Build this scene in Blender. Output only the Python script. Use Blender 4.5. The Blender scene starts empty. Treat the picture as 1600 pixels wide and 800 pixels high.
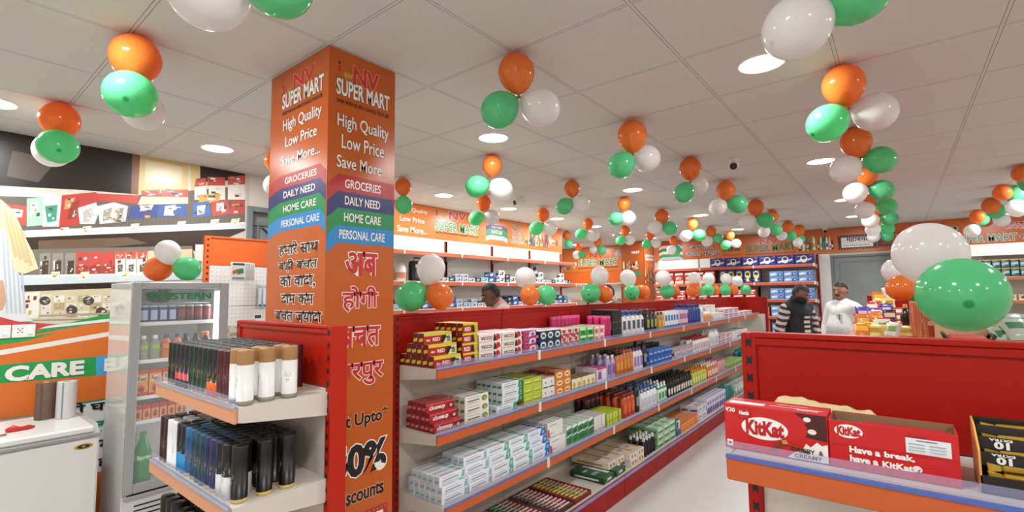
import bpy, math, random
from mathutils import Vector, Matrix
R = random.Random(11)
PI = math.pi
sc = bpy.context.scene
COL = sc.collection

# ------------------------------------------------------------------ camera
def make_camera():
    yaw, pit, rol = math.radians(38.6093), math.radians(4.43376), math.radians(-0.645528)
    def w(u, v, d):
        r = u*math.cos(rol) - v*math.sin(rol); up = u*math.sin(rol) + v*math.cos(rol)
        fw = d*math.cos(pit) - up*math.sin(pit); z = d*math.sin(pit) + up*math.cos(pit)
        return Vector((fw*math.cos(yaw) + r*math.sin(yaw), fw*math.sin(yaw) - r*math.cos(yaw), z))
    cd = bpy.data.cameras.new('camera'); co = bpy.data.objects.new('camera', cd); COL.objects.link(co)
    cd.sensor_width = 36; cd.lens = 752.454/1600*36; cd.clip_start = .02
    m = Matrix.Identity(4)
    for i, a in enumerate((w(1,0,0), w(0,1,0), -w(0,0,1))):
        for j in range(3): m[j][i] = a[j]
    m.translation = (0, 0, 1.6)
    co.matrix_world = m
    sc.camera = co
make_camera()
CEIL = 2.752
LAMP_POWER = 17.0
sc.view_settings.view_transform = 'Standard'; sc.view_settings.look = 'None'
sc.view_settings.gamma = 1; sc.view_settings.use_curve_mapping = False
sc.view_settings.exposure = 0.0
wd = bpy.data.worlds.new('shop_world'); sc.world = wd; wd.use_nodes = True
wd.node_tree.nodes['Background'].inputs[0].default_value = (.9, .95, 1, 1)
wd.node_tree.nodes['Background'].inputs[1].default_value = .3
sc.cycles.use_denoising = True
sc.cycles.max_bounces = 8; sc.cycles.diffuse_bounces = 5; sc.cycles.glossy_bounces = 3
sc.cycles.transmission_bounces = 6; sc.cycles.transparent_max_bounces = 12
sc.cycles.sample_clamp_indirect = 6

# ------------------------------------------------------------------ materials
def lin(h):
    h = h.lstrip('#'); o = []
    for i in (0, 2, 4):
        c = int(h[i:i+2], 16)/255
        o.append(c/12.92 if c <= .04045 else ((c+.055)/1.055)**2.4)
    return (*o, 1)
_MAT = {}
def mat(h, rough=.5, metal=0, emit=0, noise=0, nscale=8, trans=0, sheer=0, alpha=1, coat=0, bump=0, bscale=60, spec=.5):
    key = (h, rough, metal, emit, noise, nscale, trans, sheer, alpha, coat, bump, bscale, spec)
    if key in _MAT: return _MAT[key]
    m = bpy.data.materials.new('paint_' + h.strip('#')); m.use_nodes = True
    nt = m.node_tree; b = nt.nodes['Principled BSDF']; c = lin(h)
    b.inputs['Base Color'].default_value = c; b.inputs['Roughness'].default_value = rough
    b.inputs['Metallic'].default_value = metal
    b.inputs['Specular IOR Level'].default_value = spec
    if coat: b.inputs['Coat Weight'].default_value = coat
    if trans: b.inputs['Transmission Weight'].default_value = trans; b.inputs['IOR'].default_value = 1.1
    if alpha < 1: b.inputs['Alpha'].default_value = alpha
    if emit:
        b.inputs['Emission Color'].default_value = c; b.inputs['Emission Strength'].default_value = emit
    if noise or bump:
        tc = nt.nodes.new('ShaderNodeTexCoord'); n = nt.nodes.new('ShaderNodeTexNoise')
        n.inputs['Scale'].default_value = nscale; n.inputs['Detail'].default_value = 4
        nt.links.new(tc.outputs['Object'], n.inputs['Vector'])
        if noise:
            mx = nt.nodes.new('ShaderNodeMix'); mx.data_type = 'RGBA'
            mx.inputs[6].default_value = tuple(v*(1-noise) for v in c[:3]) + (1,)
            mx.inputs[7].default_value = tuple(min(1, v*(1+noise)) for v in c[:3]) + (1,)
            nt.links.new(n.outputs[0], mx.inputs[0]); nt.links.new(mx.outputs[2], b.inputs['Base Color'])
        if bump:
            n2 = nt.nodes.new('ShaderNodeTexNoise'); n2.inputs['Scale'].default_value = bscale
            nt.links.new(tc.outputs['Object'], n2.inputs['Vector'])
            bp = nt.nodes.new('ShaderNodeBump'); bp.inputs['Strength'].default_value = bump; bp.inputs['Distance'].default_value = .01
            nt.links.new(n2.outputs[0], bp.inputs['Height']); nt.links.new(bp.outputs[0], b.inputs['Normal'])
    if sheer:                                    # thin stretched film that lets some light through
        t = nt.nodes.new('ShaderNodeBsdfTranslucent'); t.inputs[0].default_value = c
        mx = nt.nodes.new('ShaderNodeMixShader'); mx.inputs[0].default_value = sheer
        nt.links.new(b.outputs[0], mx.inputs[1]); nt.links.new(t.outputs[0], mx.inputs[2])
        nt.links.new(mx.outputs[0], nt.nodes['Material Output'].inputs[0])
    _MAT[key] = m
    return m
def ceiling_material():
    m = bpy.data.materials.new('ceiling_tiles'); m.use_nodes = True; nt = m.node_tree; b = nt.nodes['Principled BSDF']
    b.inputs['Roughness'].default_value = .85
    tc = nt.nodes.new('ShaderNodeTexCoord'); sp = nt.nodes.new('ShaderNodeSeparateXYZ'); nt.links.new(tc.outputs['Object'], sp.inputs[0])
    def M(op, a, bb=None):
        n = nt.nodes.new('ShaderNodeMath'); n.operation = op
        for i, v in enumerate((a, bb)):
            if v is None: continue
            if isinstance(v, (int, float)): n.inputs[i].default_value = v
            else: nt.links.new(v, n.inputs[i])
        return n.outputs[0]
    ds = []
    for k, o in ((0, 1.1447), (1, 1.9757)):
        f = M('FRACT', M('DIVIDE', M('SUBTRACT', sp.outputs[k], o - 60), .6))
        ds.append(M('MINIMUM', f, M('SUBTRACT', 1.0, f)))
    d = M('MINIMUM', ds[0], ds[1])
    bar = M('LESS_THAN', d, .0105); gap = M('MULTIPLY', M('GREATER_THAN', d, .0105), M('LESS_THAN', d, .0145))
    nz = nt.nodes.new('ShaderNodeTexNoise'); nz.inputs['Scale'].default_value = 90; nt.links.new(tc.outputs['Object'], nz.inputs['Vector'])
    r = nt.nodes.new('ShaderNodeMix'); r.data_type = 'RGBA'; nt.links.new(nz.outputs[0], r.inputs[0])
    r.inputs[6].default_value = lin('cecdc9'); r.inputs[7].default_value = lin('d9d7d2')
    a = nt.nodes.new('ShaderNodeMix'); a.data_type = 'RGBA'; nt.links.new(bar, a.inputs[0]); nt.links.new(r.outputs[2], a.inputs[6]); a.inputs[7].default_value = lin('d2d0cc')
    g = nt.nodes.new('ShaderNodeMix'); g.data_type = 'RGBA'; nt.links.new(gap, g.inputs[0]); nt.links.new(a.outputs[2], g.inputs[6]); g.inputs[7].default_value = lin('6a6866')
    nt.links.new(g.outputs[2], b.inputs['Base Color'])
    bp = nt.nodes.new('ShaderNodeBump'); bp.inputs['Strength'].default_value = .3; bp.inputs['Distance'].default_value = .003
    nt.links.new(bar, bp.inputs['Height']); nt.links.new(bp.outputs[0], b.inputs['Normal'])
    return m

RED = mat('a0160d', .42, noise=.04, nscale=3, spec=.22); SHELFW = mat('d3c9be', .5); STRIP = mat('d96f3c', .45); DARK = mat('17110f', .7)
CREAM = mat('d8cec3', .5); WHITE = mat('f3efe9', .45); ORANGE = mat('dd6a22', .3); BLACK = mat('15120f', .5)
GUARD = mat('a9aacb', .12, alpha=.26)

# ------------------------------------------------------------------ mesh builder
_TXT = {}
def text_shape(body, bold):
    k = (body, bold)
    if k not in _TXT:
        c = bpy.data.curves.new('lettering', 'FONT'); c.body = body; c.size = 1; c.offset = bold; c.resolution_u = 3; c.align_x = 'CENTER'
        o = bpy.data.objects.new('lettering', c); COL.objects.link(o)
        me = bpy.data.meshes.new_from_object(o.evaluated_get(bpy.context.evaluated_depsgraph_get()))
        vs = [tuple(v.co[:2]) for v in me.vertices]; fs = [tuple(p.vertices) for p in me.polygons]
        bpy.data.objects.remove(o); bpy.data.curves.remove(c); bpy.data.meshes.remove(me)
        xs = [v[0] for v in vs]; ys = [v[1] for v in vs]
        _TXT[k] = (vs, fs, (min(xs), max(xs), min(ys), max(ys)))
    return _TXT[k]
class MB:
    def __init__(s): s.v = []; s.f = []; s.m = []; s.sm = []; s.mats = []; s.M = None
    def mi(s, m):
        if m not in s.mats: s.mats.append(m)
        return s.mats.index(m)
    def add(s, vs, fs, m, smooth=False):
        o = len(s.v)
        s.v += [tuple(s.M @ Vector(v)) if s.M else tuple(v) for v in vs]
        ms = m if isinstance(m, list) else [m]*len(fs)
        for f, mm in zip(fs, ms): s.f.append(tuple(i+o for i in f)); s.m.append(s.mi(mm)); s.sm.append(smooth)
        return s
    def box(s, x0, x1, y0, y1, z0, z1, m, b=0, front=None, top=None, left=None, right=None, back=None):
        """box with chamfered edges; front is the -Y face, left the -X face"""
        F = dict(l=left or m, r=right or m, f=front or m, k=back or m, t=top or m)
        if b <= 0:
            vs = [(x, y, z) for x in (x0, x1) for y in (y0, y1) for z in (z0, z1)]
            fs = [(0,1,3,2), (4,6,7,5), (0,4,5,1), (2,3,7,6), (0,2,6,4), (1,5,7,3)]
            return s.add(vs, fs, [F['l'], F['r'], F['f'], F['k'], m, F['t']])
        P = (x0, x1), (y0, y1), (z0, z1); vs = []
        def idx(c, ax): return (c[0]*4 + c[1]*2 + c[2])*3 + ax
        for cx in (0, 1):
            for cy in (0, 1):
                for cz in (0, 1):
                    c = (cx, cy, cz); base = [P[i][c[i]] for i in range(3)]
                    for ax in range(3):
                        p = list(base)
                        for j in range(3):
                            if j != ax: p[j] += b if c[j] == 0 else -b
                        vs.append(tuple(p))
        fs = []; ms = []
        ctr = Vector(((x0+x1)/2, (y0+y1)/2, (z0+z1)/2))
        def put(f, mm):
            a, bb, cc = (Vector(vs[i]) for i in f[:3])
            mid = sum((Vector(vs[i]) for i in f), Vector())/len(f)
            if (bb-a).cross(cc-a).dot(mid-ctr) < 0: f = tuple(reversed(f))
            fs.append(f); ms.append(mm)
        names = ('lr', 'fk', 'bt')
        for ax in range(3):
            j, k = [i for i in range(3) if i != ax]
            for sd in (0, 1):
                cs = []
                for aa, bb in ((0,0), (1,0), (1,1), (0,1)):
                    c = [0,0,0]; c[ax] = sd; c[j] = aa; c[k] = bb; cs.append(idx(c, ax))
                put(tuple(cs), F.get(names[ax][sd], m))
        for ax in range(3):
            j, k = [i for i in range(3) if i != ax]
            for a in (0, 1):
                for bb in (0, 1):
                    c0 = [0,0,0]; c0[j] = a; c0[k] = bb; c1 = list(c0); c1[ax] = 1
                    put((idx(c0, j), idx(c1, j), idx(c1, k), idx(c0, k)), m)
        for cx in (0, 1):
            for cy in (0, 1):
                for cz in (0, 1): put(tuple(idx((cx,cy,cz), a) for a in range(3)), m)
        return s.add(vs, fs, ms)
    def lathe(s, prof, n, m, o=(0,0,0), ax=None, sx=1, sy=1, smooth=True, caps=True):
        """prof: (radius, height) from bottom to top; m one material or one per ring"""
        Mx = Matrix.Identity(3)
        if ax is not None: Mx = Vector((0,0,1)).rotation_difference(Vector(ax)).to_matrix()
        vs = []; fs = []; ms = []
        for r, z in prof:
            for i in range(n):
                a = 2*PI*i/n; vs.append(Vector(o) + Mx @ Vector((r*sx*math.cos(a), r*sy*math.sin(a), z)))
        for k in range(len(prof)-1):
            for i in range(n):
                j = (i+1) % n; fs.append((k*n+i, k*n+j, (k+1)*n+j, (k+1)*n+i)); ms.append(m[k] if isinstance(m, list) else m)
        s.add(vs, fs, ms, smooth)
        if caps:
            K = len(prof)-1
            if prof[0][0] > 1e-5: s.add(vs[:n], [tuple(range(n-1, -1, -1))], m[0] if isinstance(m, list) else m)
            if prof[K][0] > 1e-5: s.add(vs[K*n:], [tuple(range(n))], m[-1] if isinstance(m, list) else m)
        return s
    def tube(s, pts, r, m, n=6):
        pts = [Vector(p) for p in pts]; vs = []; fs = []
        for k, p in enumerate(pts):
            d = (pts[min(k+1, len(pts)-1)] - pts[max(k-1, 0)]).normalized()
            u = d.cross(Vector((0,0,1)) if abs(d.z) < .9 else Vector((1,0,0))).normalized(); w = d.cross(u)
            rr = r[k] if isinstance(r, (list, tuple)) else r
            for i in range(n):
                a = 2*PI*i/n; vs.append(p + (u*math.cos(a) + w*math.sin(a))*rr)
        for k in range(len(pts)-1):
            for i in range(n):
                j = (i+1) % n; fs.append((k*n+i, k*n+j, (k+1)*n+j, (k+1)*n+i))
        fs.append(tuple(range(n-1, -1, -1))); fs.append(tuple((len(pts)-1)*n+i for i in range(n)))
        return s.add(vs, fs, m, True)
    def poly(s, pts, m): return s.add(pts, [tuple(range(len(pts)))], m)
    def prism(s, pts2, y0, y1, m, plane='xz'):
        """outline (x,z) extruded along y (or (y,z) along x)"""
        n = len(pts2)
        g = (lambda p, t: (p[0], t, p[1])) if plane == 'xz' else ((lambda p, t: (t, p[0], p[1])) if plane == 'yz' else (lambda p, t: (p[0], p[1], t)))
        vs = [g(p, y0) for p in pts2] + [g(p, y1) for p in pts2]
        fs = [tuple(range(n)), tuple(range(2*n-1, n-1, -1))] + [((i+1) % n, i, n+i, n+(i+1) % n) for i in range(n)]
        ctr = sum((Vector(v) for v in vs), Vector())/len(vs); out = []
        for f in fs[:2]:
            a, b, c = Vector(vs[f[0]]), Vector(vs[f[1]]), Vector(vs[f[2]])
            nrm = sum(((Vector(vs[f[i]])-a).cross(Vector(vs[f[(i+1) % n]])-a) for i in range(n)), Vector())
            out.append(f if nrm.dot(a-ctr) >= 0 else tuple(reversed(f)))
        flip = out[0] != fs[0]
        out += [tuple(reversed(f)) if flip else f for f in fs[2:]]
        return s.add(vs, out, m)
    def text(s, body, o, right, up, w, h, m, bold=0.0, lift=.0008, outline=None, ob=.03, curve=None):
        """lettering fitted into the w x h rectangle whose lower left corner is o"""
        vs, fs, (x0, x1, y0, y1) = text_shape(body, bold)
        o = Vector(o); r = Vector(right).normalized(); u = Vector(up).normalized(); nrm = r.cross(u)
        def put(vv, ff, mm, l):
            P = []
            for x, y in vv:
                p = o + r*((x-x0)/(x1-x0)*w) + u*((y-y0)/(y1-y0)*h) + nrm*l
                P.append(p)
            s.add(P, ff, mm)
        if outline is not None:
            v2, f2, _ = text_shape(body, bold + ob); put(v2, f2, outline, lift*.5)
        put(vs, fs, m, lift)
        return s
    def pic(s, o, right, up, shapes, lift=.0004):
        """flat printed shapes: (material, [(a,b)...]) on a plane"""
        o = Vector(o); r = Vector(right).normalized(); u = Vector(up).normalized(); nrm = r.cross(u)
        for k, (m, pts) in enumerate(shapes):
            P = [o + r*a + u*b + nrm*lift*(k+1) for a, b in pts]
            ar = sum(pts[i][0]*pts[(i+1) % len(pts)][1] - pts[(i+1) % len(pts)][0]*pts[i][1] for i in range(len(pts)))
            if ar < 0: P.reverse()
            s.poly(P, m)
        return s
    def mesh(s, name):
        me = bpy.data.meshes.new(name); me.from_pydata(s.v, [], s.f)
        for m in s.mats: me.materials.append(m)
        me.polygons.foreach_set('material_index', s.m); me.polygons.foreach_set('use_smooth', s.sm); me.update()
        return me
    def build(s, name, parent=None, loc=(0,0,0), rz=0):
        o = bpy.data.objects.new(name, s.mesh(name)); COL.objects.link(o); o.location = loc; o.rotation_euler = (0,0,rz)
        if parent is not None: o.parent = parent
        return o
def ell(cx, cy, rx, ry, n=20): return [(cx + rx*math.cos(2*PI*i/n), cy + ry*math.sin(2*PI*i/n)) for i in range(n)]
def rect(a, b, c, d): return [(a, c), (b, c), (b, d), (a, d)]

def tag(o, label=None, cat=None, group=None, kind=None):
    if label: o['label'] = label
    if cat: o['category'] = cat
    if group: o['group'] = group
    if kind: o['kind'] = kind
    return o
def thing(name, label, cat, loc=(0,0,0), rz=0, group=None):
    o = bpy.data.objects.new(name, None); COL.objects.link(o); o.location = loc; o.rotation_euler = (0,0,rz); o.empty_display_size = .05
    return tag(o, label, cat, group)
def dup(src, loc, rot=None, label=None, group=None):
    def cp(o, par):
        c = o.copy(); COL.objects.link(c)
        if par is not None: c.parent = par
        for ch in [k for k in KIDS.get(o.name, [])]: cp(ch, c)
        return c
    if src.name not in DONE:
        DONE.add(src.name)
        st = [src]
        while st:
            q = st.pop(); KIDS[q.name] = list(q.children); st += KIDS[q.name]
    c = cp(src, None); c.location = loc
    if rot is not None: c.rotation_euler = rot if isinstance(rot, tuple) else (0,0,rot)
    if label: c['label'] = label
    if group: c['group'] = group
    return c
KIDS = {}; DONE = set()

# measured positions on the flat prints
BN = {'A_hq': (3.713, 4.167, 2.621, 2.687),
 'A_lp': (3.72, 4.115, 2.506, 2.572),
 'A_sm': (3.681, 4.16, 2.371, 2.452),
 'A_fig': (4.312, 4.352, 2.646, 2.71),
 'A_nv': (4.553, 4.888, 2.614, 2.729),
 'A_mart': (4.302, 5.145, 2.447, 2.576),
 'A_tg': (4.305, 5.144, 2.406, 2.429),
 'A_navy': (5.344, 5.772, 2.574, 2.637),
 'A_green': (5.344, 5.771, 2.48, 2.573),
 'A_blue': (5.343, 5.77, 2.41, 2.482),
 'A_h1': (5.916, 6.201, 2.666, 2.727),
 'A_h2': (5.91, 6.2, 2.599, 2.652),
 'A_h3': (5.927, 6.17, 2.533, 2.586),
 'A_h4': (5.926, 6.177, 2.461, 2.514),
 'A_h5': (5.872, 6.223, 2.382, 2.441),
 'A_coll': (6.284, 6.932, 2.402, 2.643),
 'A_bott': (6.963, 7.245, 2.46, 2.626),
 'B_nv': (6.098, 5.687, 2.473, 2.59),
 'B_mart': (6.426, 5.32, 2.27, 2.441),
 'B_tg': (6.431, 5.326, 2.202, 2.239),
 'B_coll': (6.886, 6.561, 2.211, 2.316),
 'B_panel': (6.917, 5.207, 2.125, 2.734),
 'B_orange': (6.931, 5.224, 1.913, 2.157),
 'P_mart': (4.695, 4.504, 2.467, 2.527),
 'P_coll': (4.918, 4.501, 2.123, 2.325),
 'P_green': (4.625, 4.52, 1.999, 2.059),
 'Q_txt': (10.124, 10.924, 2.314, 2.442),
 'Q_ny': (10.297, 10.747, 2.473, 2.523),
 'Q_coll': (10.152, 10.743, 1.812, 2.183),
 'C_stack': (4.24, 3.759, 2.325, 2.713),
 'C_ab': (3.565, 3.02, 2.521, 2.628),
 'C_bb': (3.643, 2.945, 2.357, 2.458),
 'C_pct': (2.877, 2.52, 2.433, 2.527),
 'C_small': (2.867, 2.519, 2.341, 2.375),
 'C_mart': (2.419, 1.523, 2.392, 2.525),
 'C_nv': (2.158, 1.809, 2.527, 2.648),
 'C_tg': (2.427, 1.531, 2.329, 2.356),
 'C_coll': (1.434, 0.912, 2.363, 2.66),
 'C_sign': (0.798, 0.283, 2.355, 2.623),
 'C_sign2': (0.212, -0.116, 2.365, 2.607),
 'C_rmart': (-0.78, -1.5, 2.345, 2.457),
 'C_rh': (-0.665, -0.831, 2.526, 2.625),
 'C_rh2': (-1.362, -1.591, 2.519, 2.625),
 'C_rk': (-1.527, -1.608, 2.36, 2.439)}
POSTER = [('2a2320',[(0.216,2.759),(0.333,2.755),(1.12,2.76),(1.12,2.428),(0.78,2.41),(0.352,2.371),(0.236,2.36)]),
 ('4a3f38',[(0.4,2.627),(0.63,2.608),(0.537,2.426),(0.379,2.443)]),
 ('7d4a2a',[(1.065,2.758),(1.116,2.759),(1.12,2.428),(1.07,2.426)]),
 ('d9b878',[(1.116,2.759),(1.455,2.761),(1.465,2.476),(1.116,2.417)]),
 ('e6cf9a',[(1.156,2.72),(1.413,2.719),(1.41,2.551),(1.154,2.534)]),
 ('d9b878',[(1.474,2.765),(1.548,2.758),(1.556,2.519),(1.483,2.507)]),
 ('2a2320',[(1.548,2.763),(1.922,2.748),(1.925,2.669),(1.743,2.655),(1.553,2.604)]),
 ('d8e4e4',[(0.236,2.36),(0.352,2.363),(0.676,2.35),(0.543,2.302),(0.355,2.301),(0.238,2.309)]),
 ('5d5148',[(0.238,2.309),(0.355,2.301),(0.712,2.336),(1.12,2.423),(1.925,2.638),(1.937,2.263),(0.251,2.046)]),
 ('c9473a',[(0.382,2.252),(0.488,2.249),(0.488,2.113),(0.38,2.11)]),
 ('e9e4da',[(0.396,2.218),(0.47,2.219),(0.466,2.165),(0.392,2.165)]),
 ('a9cdb8',[(0.485,2.303),(0.569,2.324),(0.571,2.122),(0.494,2.105)]),
 ('cfe0d6',[(0.569,2.324),(0.666,2.339),(0.666,2.122),(0.572,2.112)]),
 ('2f8f6d',[(0.578,2.261),(0.645,2.279),(0.643,2.162),(0.597,2.143)]),
 ('d8e8e0',[(0.505,2.278),(0.544,2.284),(0.541,2.21),(0.509,2.206)]),
 ('b9322c',[(0.665,2.353),(0.855,2.407),(0.887,2.353),(0.763,2.141),(0.659,2.121)]),
 ('d98a4a',[(0.684,2.323),(0.74,2.35),(0.722,2.271),(0.681,2.246)]),
 ('8f2a22',[(0.72,2.299),(0.765,2.335),(0.746,2.197),(0.698,2.173)]),
 ('c33c30',[(0.855,2.397),(1.112,2.422),(1.115,2.355),(0.888,2.343)]),
 ('e4e0da',[(0.757,2.271),(0.858,2.328),(0.88,2.262),(0.858,2.161),(0.773,2.152)]),
 ('b8b4ae',[(0.787,2.25),(0.841,2.277),(0.827,2.177),(0.791,2.164)]),
 ('ece8e2',[(0.867,2.3),(0.965,2.344),(1.054,2.325),(1.043,2.201),(0.888,2.164)]),
 ('9a958f',[(0.906,2.275),(0.959,2.302),(0.94,2.2),(0.902,2.186)]),
 ('8d8984',[(0.991,2.297),(1.03,2.312),(1.018,2.219),(0.987,2.205)]),
 ('2e3f86',[(1.074,2.328),(1.265,2.376),(1.247,2.256),(1.058,2.223)]),
 ('dfe0e6',[(1.145,2.338),(1.222,2.359),(1.206,2.314),(1.13,2.294)]),
 ('36518f',[(1.265,2.365),(1.448,2.412),(1.462,2.292),(1.252,2.256)]),
 ('cfd6e4',[(1.301,2.359),(1.378,2.38),(1.349,2.289),(1.295,2.277)]),
 ('b9382e',[(1.136,2.462),(1.26,2.493),(1.263,2.44),(1.138,2.415)]),
 ('c9463a',[(1.27,2.489),(1.463,2.526),(1.465,2.459),(1.272,2.43)]),
 ('ecd9a8',[(1.138,2.415),(1.465,2.459),(1.467,2.404),(1.115,2.344)]),
 ('c8402f',[(1.518,2.626),(1.597,2.652),(1.599,2.583),(1.51,2.557)]),
 ('bd372e',[(1.607,2.665),(1.752,2.686),(1.755,2.61),(1.609,2.585)]),
 ('c8402f',[(1.774,2.696),(1.923,2.736),(1.925,2.651),(1.776,2.619)]),
 ('ece6da',[(1.51,2.557),(1.599,2.583),(1.614,2.459),(1.514,2.444)]),
 ('e8e0cf',[(1.62,2.587),(1.755,2.61),(1.759,2.48),(1.624,2.455)]),
 ('efe9dd',[(1.776,2.619),(1.925,2.651),(1.929,2.505),(1.78,2.483)]),
 ('c79a4c',[(1.552,2.495),(1.72,2.527),(1.707,2.449),(1.545,2.415)]),
 ('3d63a8',[(1.506,2.409),(1.624,2.449),(1.649,2.325),(1.51,2.286)]),
 ('dfe6ee',[(1.536,2.391),(1.605,2.412),(1.588,2.329),(1.539,2.312)]),
 ('c2403a',[(1.645,2.44),(1.78,2.483),(1.806,2.356),(1.659,2.315)]),
 ('e8d9d0',[(1.687,2.435),(1.749,2.455),(1.751,2.385),(1.689,2.365)]),
 ('b93a34',[(1.802,2.475),(1.929,2.505),(1.933,2.372),(1.807,2.344)]),
 ('6b5f50',[(0.97,2.228),(0.974,2.229),(0.978,2.144),(0.973,2.143)]),
 ('6b5f50',[(0.997,2.232),(1.001,2.232),(1.005,2.146),(1.0,2.146)]),
 ('6b5f50',[(1.024,2.235),(1.028,2.235),(1.032,2.149),(1.027,2.149)]),
 ('6b5f50',[(1.051,2.238),(1.056,2.239),(1.059,2.152),(1.054,2.151)]),
 ('6b5f50',[(1.079,2.242),(1.084,2.242),(1.087,2.155),(1.082,2.154)]),
 ('6b5f50',[(1.107,2.245),(1.112,2.246),(1.115,2.157),(1.11,2.157)]),
 ('6b5f50',[(1.135,2.248),(1.14,2.249),(1.143,2.16),(1.138,2.16)]),
 ('6b5f50',[(1.164,2.252),(1.169,2.252),(1.172,2.163),(1.167,2.163)]),
 ('6b5f50',[(1.193,2.255),(1.198,2.256),(1.201,2.166),(1.196,2.165)]),
 ('6b5f50',[(1.222,2.259),(1.227,2.26),(1.231,2.169),(1.225,2.168)]),
 ('6b5f50',[(1.252,2.263),(1.257,2.263),(1.26,2.172),(1.255,2.171)]),
 ('6b5f50',[(1.282,2.266),(1.287,2.267),(1.29,2.175),(1.285,2.174)]),
 ('6b5f50',[(1.312,2.27),(1.317,2.27),(1.321,2.178),(1.315,2.177)]),
 ('6b5f50',[(1.343,2.274),(1.348,2.274),(1.352,2.181),(1.346,2.18)]),
 ('6b5f50',[(1.374,2.277),(1.379,2.278),(1.383,2.184),(1.377,2.183)]),
 ('6b5f50',[(1.405,2.281),(1.411,2.282),(1.414,2.187),(1.409,2.187)]),
 ('6b5f50',[(1.437,2.285),(1.443,2.286),(1.446,2.19),(1.441,2.19)]),
 ('6b5f50',[(1.469,2.289),(1.475,2.29),(1.479,2.194),(1.473,2.193)]),
 ('6b5f50',[(1.502,2.293),(1.508,2.294),(1.511,2.197),(1.506,2.196)]),
 ('6b5f50',[(1.535,2.297),(1.541,2.298),(1.545,2.2),(1.539,2.2)]),
 ('6b5f50',[(1.569,2.301),(1.575,2.302),(1.578,2.204),(1.572,2.203)]),
 ('6b5f50',[(1.603,2.305),(1.609,2.306),(1.612,2.207),(1.606,2.206)]),
 ('6b5f50',[(1.637,2.309),(1.643,2.31),(1.646,2.21),(1.64,2.21)]),
 ('6b5f50',[(1.672,2.314),(1.678,2.314),(1.681,2.214),(1.675,2.213)]),
 ('6b5f50',[(1.707,2.318),(1.713,2.319),(1.717,2.217),(1.71,2.217)]),
 ('6b5f50',[(1.743,2.322),(1.749,2.323),(1.752,2.221),(1.746,2.22)]),
 ('6b5f50',[(1.779,2.327),(1.785,2.327),(1.789,2.224),(1.782,2.224)]),
 ('6b5f50',[(1.816,2.331),(1.822,2.332),(1.825,2.228),(1.819,2.228)]),
 ('6b5f50',[(1.853,2.336),(1.859,2.336),(1.863,2.232),(1.856,2.231)]),
 ('6b5f50',[(1.89,2.34),(1.897,2.341),(1.9,2.236),(1.894,2.235)]),
 ('d6dfe2',[(0.489,2.077),(1.936,2.294),(1.938,2.233),(0.492,2.028)]),
 ('eef2f2',[(0.489,2.077),(1.936,2.294),(1.936,2.275),(0.49,2.063)]),
 ('efe6c6',[(0.669,2.113),(0.714,2.122),(0.706,2.074),(0.661,2.065)]),
 ('efe6c6',[(0.792,2.135),(0.84,2.145),(0.831,2.095),(0.784,2.086)]),
 ('efe6c6',[(1.08,2.185),(1.134,2.196),(1.123,2.143),(1.07,2.132)]),
 ('efe6c6',[(1.397,2.24),(1.458,2.252),(1.446,2.196),(1.386,2.184)]),
 ('efe6c6',[(1.65,2.285),(1.717,2.299),(1.703,2.239),(1.637,2.227)]),
 ('efe6c6',[(1.818,2.31),(1.89,2.325),(1.875,2.263),(1.804,2.25)]),
 ('3a2a20',[(0.492,2.028),(1.938,2.233),(1.938,2.215),(1.734,2.103),(1.71,2.032),(1.194,1.946),(0.563,1.883),(0.513,1.921)]),
 ('5c4330',[(0.557,2.01),(1.064,2.076),(1.191,2.039),(0.764,1.95),(0.561,1.928)]),
 ('6e6456',[(0.502,1.943),(1.509,2.041),(1.567,1.777),(0.474,1.737)]),
 ('8d8676',[(0.568,1.92),(0.623,1.928),(0.627,1.767),(0.572,1.761)]),
 ('33271e',[(0.583,1.866),(0.616,1.872),(0.617,1.776),(0.584,1.77)]),
 ('8d8676',[(0.634,1.924),(0.691,1.932),(0.695,1.768),(0.638,1.762)]),
 ('33271e',[(0.65,1.869),(0.684,1.875),(0.685,1.777),(0.651,1.772)]),
 ('8d8676',[(0.702,1.928),(0.761,1.936),(0.765,1.77),(0.706,1.764)]),
 ('33271e',[(0.718,1.872),(0.753,1.878),(0.754,1.779),(0.719,1.774)]),
 ('cf3a30',[(0.761,1.94),(0.83,1.949),(0.837,1.776),(0.769,1.77)]),
 ('a92b24',[(0.766,1.836),(0.834,1.844),(0.837,1.776),(0.769,1.77)]),
 ('cf3a30',[(0.835,1.945),(0.906,1.954),(0.913,1.778),(0.843,1.772)]),
 ('a92b24',[(0.84,1.839),(0.911,1.846),(0.913,1.778),(0.843,1.772)]),
 ('cf3a30',[(0.912,1.95),(0.985,1.959),(0.992,1.78),(0.919,1.773)]),
 ('a92b24',[(0.916,1.842),(0.989,1.849),(0.992,1.78),(0.919,1.773)]),
 ('f0e6de',[(0.989,1.959),(1.052,1.968),(1.06,1.787),(0.996,1.78)]),
 ('c94a33',[(0.989,1.959),(1.052,1.968),(1.051,1.907),(0.995,1.9)]),
 ('4f4a48',[(1.009,1.855),(1.04,1.861),(1.039,1.806),(1.011,1.8)]),
 ('f0e6de',[(1.056,1.963),(1.122,1.972),(1.129,1.788),(1.064,1.782)]),
 ('c94a33',[(1.056,1.963),(1.122,1.972),(1.12,1.911),(1.063,1.903)]),
 ('4f4a48',[(1.077,1.858),(1.109,1.864),(1.108,1.808),(1.079,1.802)]),
 ('f0e6de',[(1.126,1.967),(1.193,1.977),(1.2,1.79),(1.133,1.783)]),
 ('c94a33',[(1.126,1.967),(1.193,1.977),(1.191,1.914),(1.133,1.906)]),
 ('4f4a48',[(1.147,1.861),(1.18,1.867),(1.178,1.81),(1.149,1.804)]),
 ('d9c9a0',[(1.197,1.977),(1.51,2.013),(1.518,1.798),(1.205,1.78)]),
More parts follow.
